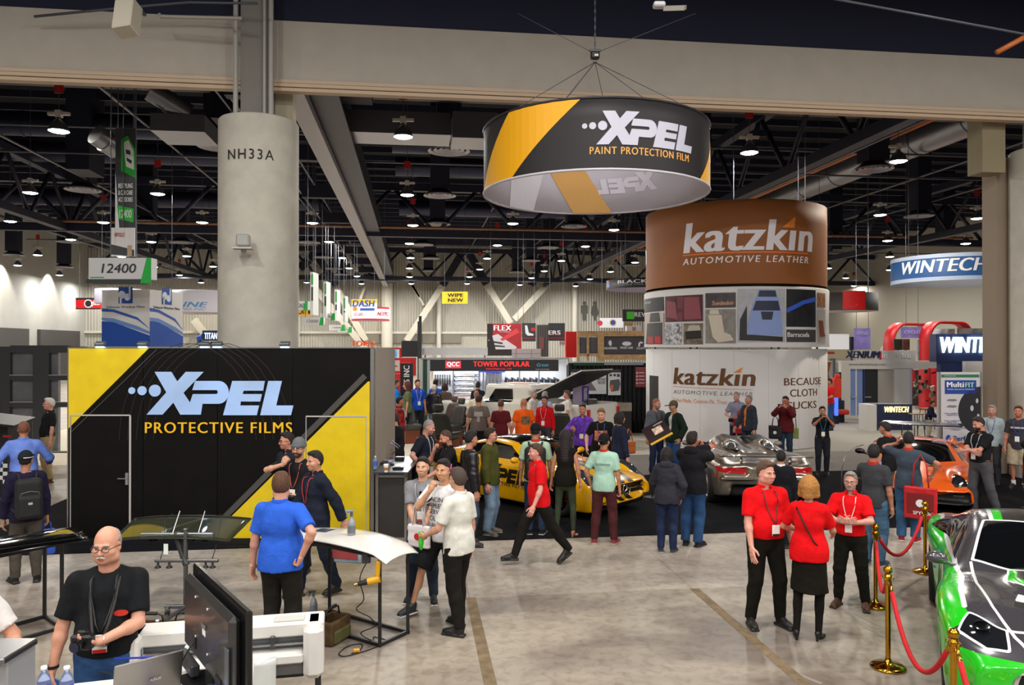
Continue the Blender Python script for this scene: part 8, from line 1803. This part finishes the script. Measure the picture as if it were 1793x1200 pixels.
P = person(740, 801, 1052, face=-10, label='young man in a grey v-neck t-shirt with hands clasped, sunglasses hanging at the neck', skin='d8a486', hair='short', hc='241a15', top='tee', tc='86868a', bot='pants', bc=JD, la='clasp', ra='clasp', badge='d04030', lan='b8b8bc', feet=((-.14, .0), (.14, -.04)), shoe='22242a', sole='e8e8e8', head=(-4, -2))
o = one('sunglasses', 'box', P.w((.0, P.front(0, 1.32)-.015, 1.32)), (.03, .02, .13), mat('0a0a0c', .1), bev=.008); T(o, 'black sunglasses hooked on the grey t-shirt neck', 'glasses')
P = person(777, 805, 1078, face=-35, label='man in a white printed t-shirt and patterned shorts stroking his chin', skin='d09a76', hair='short', hc='1c1512', top='tee', tc='e4e2e4', bot='shorts', bc='202022', shoe='22242a', sole='e8e8e8', ra=((-.02, -.24, 1.46), (-.7, -.3, -1), (.2, .6, .3), (.35, .2, .9)), rh='fist', la='down', head=(8, 0), feet=((-.3, -.25), (.16, .05)))
chest_wrap(P, 'RACING\nSPEED\nSERVICE\nCRAZY\nVALLEY', .26, .34, 1.2, '1c1c1e'); bag_thing(P, 1, 'white bag with a red ring emblem between the two young men', 'e8e0e0', w=.3, h=.26, dep=.06, strap=.3, emb='d02030', loc=P.w((-.2, -.2, 1.35)), t=.1)
one('pink_headphone', 'tube', [P.Mh @ Vector((.084, -.02, .1)), P.Mh @ Vector((.088, .01, .14)), P.Mh @ Vector((.08, .04, .17))], .007, mat('e040a0', .4), parent=P.root)
P = person(803, 820, 1104, face=232, label='man in an off-white short-sleeved shirt and black trousers, back to the camera', skin='cf9a7c', hair='short', hc='4a3c34', top='blouse', tc='dcdad0', bot='pants', bc='1a1714', la=((.2, -.3, 1.04), (.6, .5, -.8)), ra='down', rh='relax', lh='grip', fat=1.06, shoe='141414', feet=((-.12, -.1), (.14, .1)), head=(-6, 4))
held('green_cloth', P, 1, 'bright green cloth in the hand of the man in the off-white shirt', 'cloth', lambda b: b.lathe([(.0, -.14), (.02, -.12), (.03, -.05), (.022, .02), (.035, .06), (.0, .08)], mat('40c830', .7), n=10), t=.1)
P = person(736, 733, d=13.6, face=62, label='muscular grey-cropped man in a navy polo shirt leaning on the counter, coffee in hand', skin='d89c88', hair='buzz', hc='9a8e88', top='polo', tc='20222f', bot='pants', bc='1a1a1c', lean=12, fat=1.12, ra=((-.22, -.14, 1.0), (-.9, .5, 0)), la=((.14, -.36, 1.2), (.7, .2, -.8)), lh='grip', head=(10, 12), badge='d8d8d8', lan='d8d8d8')
held('paper_cup', P, 1, 'paper coffee cup with white lid held by the cropped-haired man', 'cup', lambda b: (b.lathe([(.028, -.06), (.04, .05)], mat('6a3a28', .5), n=14), b.lathe([(.042, .05), (.042, .07), (0, .075)], mat('e8e4e0', .4), n=14)), t=.11)
P = person(691, 722, d=15.4, face=235, label='man in a dark jacket bending toward the screen behind the counter', skin='c88c74', hair='short', hc='3a322e', top='jacket', tc='1d1b22', bot='pants', bc='22242a', la='fore', ra='fore', fat=1.12, head=(0, 8))
P = person(676, 717, d=16.6, face=50, label='dark-haired man facing the man in the dark jacket behind the counter', skin='c07860', hair='short', hc='16110f', top='polo', tc='201c24', bot='pants', bc='22242a', head=(0, 10), badge='e0e0e0', lan='e0e0e0')
P = person(681, 707, d=18.4, face=200, label='dark-haired person bent low behind the two men at the counter', skin='b87860', hair='short', hc='120e0d', top='jacket', tc='18181c', bot='pants', bc='22242a', H=1.7)
P = person(658, 706, d=18.0, face=120, label='person with brown hair at the stand edge behind the counter', skin='b87860', hair='short', hc='3a2218', top='jacket', tc='2a3440', bot='pants', bc='22242a')
P = person(784, 753, d=12.3, face=288, label='bearded man with thinning hair in a black polo shirt facing left', skin='c8886c', hair='buzz', hc='4a3428', beard='beard', bdc='2c1c16', top='polo', tc='1a191b', bot='pants', bc='1c1c20', fat=1.15, ra='chin', la='fore', rh='fist', head=(5, 14))
P = person(823, 755, d=12.0, face=105, label='dark-haired man in a shiny black leather jacket', skin='c08468', hair='short', hc='141011', top='leather', tc='15141a', bot='pants', bc='j38445a', ra='down', la='down', shoe='2a2624', head=(8, 6))
P = person(858, 750, 936, face=72, label='man with glasses in an olive green jacket and light blue jeans', skin='cf9076', hair='short', hc='2c1e16', glasses='2a1c1c', beard='moustache', bdc='3a241a', top='jacket', tc='47481f', bot='loose', bc=JL, ra='down', la='pocket', shoe='5a5448', sole='8c887c', head=(10, 2))
# --- counter and seat area
P = person(700, 695, d=20.3, face=85, label='man in a red and black checked shirt among the seats', skin='b9785e', hair='short', hc='141011', top='shirt', tc=None or mat('a01c20', .9, var=.95, vs=9), bot='pants', bc='22242a', badge='e8e8e8', collar='7a1c20')
P = person(838, 692, None, d=20.4, face=178, label='broad man in a grey-brown t-shirt with a pale back print', skin='c48c72', hair='short', hc='3a241c', top='tee', tc='6e645e', bot='pants', bc='1e1e20', fat=1.24); chest_print(P, .22, .12, 1.3, 'a8a09c', back=True); chest_print(P, .07, .16, 1.18, 'a09894', back=True)
P = person(834, 684, d=23.6, face=185, label='bald man in a cream shirt behind the grey-brown t-shirt', skin='cc8c6c', hair='buzz', hc='a87458', top='blouse', tc='d8cfb4', bot='pants', bc='a89878', fat=1.15)
P = person(877, 700, d=19.6, face=172, label='short-haired man in a maroon t-shirt beside the white truck', skin='c08468', hair='buzz', hc='5a3c2c', top='tee', tc='5c1a20', bot='pants', bc=JN, lan='6a5a9c', badge=None, fat=1.05)
P = person(917, 698, d=19.6, face=192, label='bald man in an orange t-shirt with a round dark back print', skin='cc8468', hair='buzz', hc='c07c60', top='tee', tc='e85c14', bot='pants', bc='24242a', fat=1.25); chest_print(P, .2, .2, 1.24, '6a5a3c', back=True, x=-.02, var=.8, vs=18)
P = person(760, 674, 768, face=165, label='silver-haired man in a black leather jacket and pale jeans among the seats', skin='cf9484', hair='short', hc='cfc6bc', top='leather', tc='1c1b1c', bot='pants', bc='j7a94b0', shoe='2a2c28')
P = person(731, 665, d=25.8, face=20, label='man in a royal blue polo shirt left of the silver-haired man', skin='cc8c74', hair='short', hc='3c2418', top='polo', tc='1f50c0', bot='pants', bc='22242a', badge='e8e8e8', lan='e0e0e8')
P = person(763, 665, d=27.0, face=150, label='dark-haired man in a blue t-shirt right behind the silver-haired man', skin='a86c54', hair='short', hc='120e0d', top='tee', tc='2060c8', bot='pants', bc='22242a')
P = person(693, 665, d=25.4, face=100, label='heavy man in a bright blue polo shirt talking by the red stand', skin='b87458', hair='short', hc='3a2218', top='polo', tc='1878d8', bot='pants', bc='22242a', fat=1.25)
P = person(685, 666, d=26.3, face=60, label='man in a bright blue polo shirt behind the heavy one', skin='c88c74', hair='short', hc='3a2a20', top='polo', tc='1878d8', bot='pants', bc='22242a', fat=1.1)
P = person(713, 668, d=25.0, face=270, fem=True, H=1.68, label='woman with reddish brown hair in an olive top by the black banner', skin='cc9484', hair='long', hc='5a281c', top='tee', tc='64704e', bot='pants', bc='22242a')
P = person(779, 672, d=26.5, H=1.66, face=170, label='dark-haired person in a brown-grey top at the display wall', skin='b87860', hair='bob', hc='2c1a16', top='tee', tc='564840', bot='pants', bc='22242a')
P = person(837, 669, d=27, face=175, label='dark-haired man in a black shirt looking at the chrome steps', skin='b87860', hair='short', hc='1c1614', top='shirt', tc='1c2426', bot='pants', bc='1c1c20')
P = person(670, 655, d=27.8, H=1.6, face=10, label='seated visitor in navy at the red stand counter', skin='a86c54', hair='short', hc='16110f', top='tee', tc='1c2038', bot='pants', bc='22242a')
# --- middle
P = person(934, 683, d=23.5, face=60, label='grey-haired man in a white shirt, left of the pair by the truck bed', skin='d0a090', hair='side', hc='a8a098', top='shirt', tc='e4dcd0', bot='pants', bc='3a3a40')
P = person(954, 686, d=22.9, face=150, label='grey-haired man in a pale blue shirt seen from behind by the truck', skin='cc9c8c', hair='side', hc='9a9894', top='shirt', tc='a4acc8', bot='pants', bc='3a3a40')
P = person(993, 684, d=22.8, face=275, label='man in a white short-sleeved shirt reaching toward the truck bed', skin='cc8c70', hair='short', hc='5a5048', top='blouse', tc='e4dcd0', bot='pants', bc='2a2a30', ra=((-.1, -.55, 1.2), (-.3, .3, -1)), fat=1.1)
P = person(954, 694, d=20.4, face=-20, label='young man in a red shirt with a white badge and grey trousers', skin='a8705c', hair='short', hc='14100f', top='shirt', tc='c01018', tuck=True, bot='pants', bc='3a3a42', badge='e8e8e8', lan='d8a8a8')
P = person(1020, 708, d=17.4, face=-8, label='man in a purple checked shirt with sunglasses on his head', skin='c08068', hair='buzz', hc='4a2c20', top='shirt', tc=mat('6a34b0', .9, var=.55, vs=16), collar='5a2ca0', bot='pants', bc='1c1c20', badge='d8a0a0', lan='2a58c0', ra=((-.2, -.32, 1.25), (-.8, .3, -.6)), rh='fist', fat=1.08)
one('raised_sunglasses', 'tube', [P.Mh @ Vector(q) for q in ((-.08, -.03, .19), (-.05, -.08, .205), (0, -.09, .21), (.05, -.08, .205), (.08, -.03, .19))], .012, BLKG, parent=P.root)
P = person(1053, 715, d=16.4, face=-5, label='fair-haired heavy young man in a black t-shirt with a colourful print', skin='e0a890', hair='side', hc='8a6844', top='tee', tc='1a1a1a', bot='pants', bc='22242a', fat=1.2, head=(-4, 14), lan='3a78d0', badge='c83030', ra=((-.3, -.1, .95), (-.5, .6, 0)), la=((.32, -.1, .9), (.5, .6, 0))); chest_print(P, .26, .2, 1.22, 'b86848', var=.9, vs=22)
P = person(1085, 722, d=15.6, H=1.72, face=120, fem=True, label='dark-haired person in a navy top carrying a tan leather handbag', skin='c88c74', hair='bob', hc='16110f', top='sweater', tc='1c2238', bot='pants', bc=JN, la='down', ra='down')
bag_thing(P, 1, 'tan leather handbag on the shoulder of the person in navy', 'a85a2c', w=.3, h=.26, dep=.14, strap=.25, loc=P.w((.12, -.28, 1.42)), rz=-1.3)
P = person(938, 742, 936, face=178, label='man in a pale green t-shirt with black cap and large black backpack', skin='b0785e', hair='cap+', hc='14100f', cap_mat='16161a', top='tee', tc='a8c4a8', bot='pants', bc='j26344c', collar='c03030', shoe='20242c', sole='d8d8d8', head=(-18, 2)); backpack(P, 'large black backpack on the man in the pale green t-shirt and cap', accent='c8c8c8', w=.34)
P = person(944, 777, 988, face=-72, label='man in a red polo shirt and black trousers striding left across the floor', skin='d69484', hair='short', hc='4a3428', top='polo', tc='d81018', tuck=False, bot='pants', bc='181614', feet=((-.05, -.42), (.08, .42, .1)), ra=((-.26, .12, .95), (-.4, .8, 0)), la=((.3, -.18, .92), (.4, .8, -.2)), shoe='14100f', fat=1.08, lean=4)
P = person(990, 753, 940, face=170, fem=True, label='woman with long dark hair in a black sleeveless top and olive leggings', skin='c8886c', hair='long', hc='24161a', top='tank', tc='16130f', bot='leggings', bc='3a4230', la='down', ra='down', shoe='b0785c', sole='7a4a34', shoek='heel', feet=((-.14, .0), (.14, .04)), head=(5, 4))
P = person(1058, 760, 952, face=168, label='young man in a mint t-shirt, black cap worn backwards and maroon trousers', skin='b87e60', hair='capback+', hc='14100f', cap_mat='18181a', top='tee', tc='a6ccb8', bot='pants', bc='4a2224', collar='c03828', shoe='8c3c40', sole='d8b8b0', la='pocket', ra='down', lh='grip', rh='grip', head=(-15, 0), feet=((-.16, -.02), (.15, .05)))
chest_wrap(P, 'AUTOMOTIVE', .24, .03, 1.3, '3a5a50', back=True); held('soft_drink', P, 1, 'plastic cup with red and green label in the hand of the man in mint', 'cup', lambda b: (b.lathe([(0, -.12), (.03, -.12), (.038, -.06)], mat('e8e0e0', .3), n=14), b.lathe([(.038, -.06), (.042, .02)], mat('a8d040', .4), n=14), b.lathe([(.043, .02), (.046, .06), (0, .06)], mat('d83828', .4), n=14)), t=.12)
P = person(1168, 784, 968, face=172, fem=True, label='person with shoulder-length dark hair in a charcoal hooded top and dark jeans', skin='c8886c', hair='bob', hc='1a1213', top='hoodie', tc='302f38', bot='pants', bc='j202a48', shoe='38383c', sole='b0b0ac', la='fore', ra='pocket')
P = person(1212, 757, 956, face=160, label='man in a black hooded jacket photographing the silver car with his phone', skin='b87860', hair='spiky', hc='1c1210', top='hoodie', tc='17161a', bot='loose', bc='j2c4a74', shoe='16161a', sole='2c2c30', fat=1.12, ra=((-.02, -.45, 1.5), (-.8, 0, -.8)), la=((-.12, -.46, 1.5), (.8, 0, -1)), lh='grip', rh='grip', head=(-15, 0))
phone_thing(P, 0, 'phone with a bright blue screen held up by the man in the black hooded jacket', t=.08, rz=0); 
P = person(1148, 698, None, d=18.6, face=35, label='balding bearded man in a grey sweater with a backpack, left of the white doorway', skin='c8846c', hair='buzz', hc='8a5c48', beard='beard', bdc='8a8480', top='sweater', tc='5c5e66', bot='pants', bc='j202c50', badge='d06060', lan='2a2a2a', la='belly', ra='down', lh='hold', fat=1.05, head=(20, 8), shoe='1c1815')
P = person(1180, 702, d=18.2, face=-45, label='man in a dark green jacket, cap and blue jeans by the white wall', skin='c08868', hair='cap+', hc='2a2018', cap_mat='5a5240', top='jacket', tc='1c2a20', inner='c8c8c4', bot='pants', bc='j2c5080', ra='pocket', la='pocket', head=(-20, 6))
P = person(1290, 686, d=21.6, face=-20, label='grey-haired photographer in a grey shirt against the white wall', skin='d0988c', hair='buzz', hc='8c8480', top='polo', tc='8c8ca0', bot='pants', bc='2a2e48', ra='belly', la='belly', rh='hold', lh='hold', head=(0, 14)); camera_thing(P, 0, 'camera in the hands of the grey-haired photographer by the white wall', dz=-.05)
bag_thing(P, 1, 'bright red tote bag hanging from the grey-haired photographer', 'd01c24', w=.42, h=.4, dep=.12, strap=.3, emb='f0c0c0', loc=P.w((.2, -.25, 1.35)))
P = person(1311, 692, None, d=20.6, face=-50, label='man in an orange t-shirt and dark grey jacket walking left by the white wall', skin='b8846c', hair='buzz', hc='7a7670', top='jacket', tc='30343e', inner='e07828', bot='pants', bc='j26303c', feet=((-.1, -.15), (.1, .25)), ra='swing_f', la='down')
P = person(1376, 694, 812, face=-12, label='man in a dark red jacket taking a photo by the white wall', skin='b87058', hair='short', hc='1c1412', top='jacket', tc='5c1a20', bot='pants', bc='j26384a', ra='photo', la='photo', rh='grip', lh='grip', glasses='3a2a2a', head=(-8, 6)); phone_thing(P, 0, 'phone held by the man in the dark red jacket', glow='202024', t=.08, rz=0)
bag_thing(P, 0, 'black tote bag with a white round emblem beside the man in dark red', '18181c', w=.34, h=.36, dep=.08, strap=.25, emb='e0e0e0', loc=P.w((-.24, -.12, 1.25))); bag_thing(P, 1, 'olive green shoulder bag on the left side of the man in dark red', '7c8840', w=.24, h=.28, dep=.08, strap=.4, loc=P.w((.2, .02, 1.35)))
P = person(1440, 712, 832, face=8, label='slim man in a black shirt with a blue lanyard photographing with both hands', skin='b07858', hair='short', hc='14100f', top='polo', tc='17181c', bot='pants', bc='20222a', ra='photo', la='photo', rh='grip', lh='grip', badge='e0e0b8', lan='48a8d8', tuck=True); phone_thing(P, 0, 'phone raised by the slim man in black with the blue lanyard', glow='1c1c20', t=.08, rz=0)
# --- right
P = person(1340, 808, 1095, face=28, label='heavy man in a red polo shirt with a lanyard badge, black trousers', skin='dc9c88', hair='side', hc='5c4030', top='polo', tc='e00c14', tuck=True, bot='pants', bc='16140f', fat=1.22, badge='20202c', lan='3a3034', shoe='121110', ra=((-.24, -.16, .86), (-.6, .7, 0)), la='down', rh='spread', head=(14, 4), feet=((-.16, 0), (.16, -.05)))
held('smartphone', P, 1, 'black phone in the lowered hand of the heavy man in red', 'phone', lambda b: b.box((0, 0, 0), (.012, .075, .14), BLK, bev=.003), t=.1)
P = person(1417, 834, 1118, face=172, fem=True, label='blonde woman in a red t-shirt, black skirt and black tights seen from behind', skin='d89c84', hair='bob', hc='b07838', top='tee', tc='e00c14', bot='skirt', bc='17140f', shoe='141210', shoek='heel', la=((.12, -.26, 1.12), (.9, .2, -.6)), ra='fore', feet=((-.1, 0), (.12, .06)), fat=1.1)
T(one('shoulder_strap', 'tube', [P.w((.12, .08, 1.44)), P.w((.06, P.front(.06, 1.35, True)+.01, 1.35)), P.w((-.0, P.front(0, 1.22, True)+.01, 1.22)), P.w((-.07, P.front(-.07, 1.1, True)+.01, 1.1)), P.w((-.17, .06, .96))], .008, BLK, n=6), 'thin black strap slung across the blonde woman\'s back', 'strap')
P = person(1490, 827, 1064, face=-8, label='grey-haired man with glasses in a red polo shirt, white badge and black trousers', skin='cc9080', hair='short', hc='8c8680', glasses='2c2424', beard='beard', bdc='a09890', top='polo', tc='e00c14', tuck=True, bot='pants', bc='16140f', fat=1.12, la=((.05, -.29, 1.17), (1, .2, -.5), (-.5, .7, .2), (-.7, -.2, .2)), ra=((-.05, -.29, 1.17), (-1, .2, -.5), (.5, .7, .2), (.7, -.2, .2)), badge='e8e4d8', lan='e8dcd8', shoe='4a2c20', feet=((-.16, 0), (.17, .02)))
P = person(1367, 789, d=11.9, face=178, label='man in a black suit seen from behind between the two red shirts', skin='c0886c', hair='short', hc='120e0d', top='blazer', tc='15151a', bot='pants', bc='15151a', collar='e4e4e4', head=(0, -2))
P = person(1530, 779, 990, face=158, label='dark-haired man in a charcoal t-shirt and jeans holding up a phone', skin='b0745c', hair='short', hc='1a1412', top='tee', tc='3c3c40', bot='loose', bc='j44617c', la=((.16, -.36, 1.4), (.8, 0, -.9)), ra='down', lh='grip', collar='b03028', shoe='38485c', sole='c8c8c8', head=(15, 0)); phone_thing(P, 1, 'phone with a lit screen held by the man in the charcoal t-shirt', glow='7a90d0', t=.08, rz=math.pi)
P = person(1591, 757, 948, face=172, label='man in a slate t-shirt and jeans holding his hand to his ear', skin='b97a60', hair='short', hc='141011', top='tee', tc='3e4854', bot='loose', bc='j36587c', la=((.17, -.08, 1.58), (1, -.3, -.8), (-.8, 0, .2), (-.2, .1, 1)), lh='hold', ra=((-.34, -.05, 1.1), (-.9, .3, -.2)), collar='c03828', shoe='a01c20', sole='e0e0e0', fat=1.1, head=(8, 6))
bag_thing(P, 0, 'red tote bag with a white shield emblem hanging behind the man in slate', 'c01c20', w=.46, h=.5, dep=.08, strap=.5, pr='7a1418', emb='e8e8e8', txt='SPYDER', loc=P.w((-.2, .2, 1.45)), side=1)
P = person(1552, 739, d=14.2, face=238, label='man with glasses in a black polo shirt and grey trousers behind the orange car fans', skin='b97a60', hair='short', hc='2a1c16', glasses='c8c8c8', top='polo', tc='18181a', bot='pants', bc='6a665e', collar='c04030', shoe='8c8880', head=(10, 10), fat=1.12)
P = person(1717, 730, 903, face=-38, label='bearded man in a black polo shirt with crossed arms and grey trousers', skin='cc8c78', hair='short', hc='2a1c16', beard='beard', bdc='2a1c16', top='polo', tc='17181a', tuck=True, belt='5a3018', bot='pants', bc='4a4a4e', la='cross', ra='cross', badge='d8d8d4', lan='c8c8cc', fat=1.1, head=(-12, 16), feet=((-.14, 0), (.22, .12)))
P = person(1737, 710, d=17.4, face=-15, label='grey-haired man in a pale checked shirt behind the man with crossed arms', skin='cc8c78', hair='short', hc='9a948c', beard='moustache', bdc='9a948c', top='shirt', tc='a8b8bc', bot='pants', bc='3a3a40', badge='2848a0', lan='2848a0')
P = person(1783, 711, None, d=16.8, face=-10, label='man in a dark grey t-shirt and khaki shorts near the right edge', skin='c07c62', hair='short', hc='5a3424', top='tee', tc='3a3a40', bot='shorts', bc='a89c84', sock='e8e8e8', shoe='18181a', badge='e0e0e0', lan='3048b0'); chest_print(P, .26, .04, 1.32, 'b8b8b8')
P = person(1806, 735, d=14.6, H=1.66, face=-70, fem=True, label='woman with long auburn hair in black at the right edge', skin='c8886c', hair='long', hc='7a4020', top='tank', tc='151416', bot='skirt', bc='15151a', shoe='14100f', shoek='heel')
P = person(1452, 663, d=28.5, face=-55, label='man in a red t-shirt and jeans with headset standing by the orange chairs', skin='c07c62', hair='short', hc='1a1412', top='tee', tc='d0181c', bot='pants', bc='j2c5080', ra='chin', la='belly')
P = person(1626, 701, d=26.2, H=1.6, face=80, label='man in a navy shirt and beige trousers at the stools behind the blue counter', skin='c08468', hair='short', hc='16110f', top='shirt', tc='1a2038', bot='pants', bc='b0a48c', lean=14, la='fore', ra='fore')
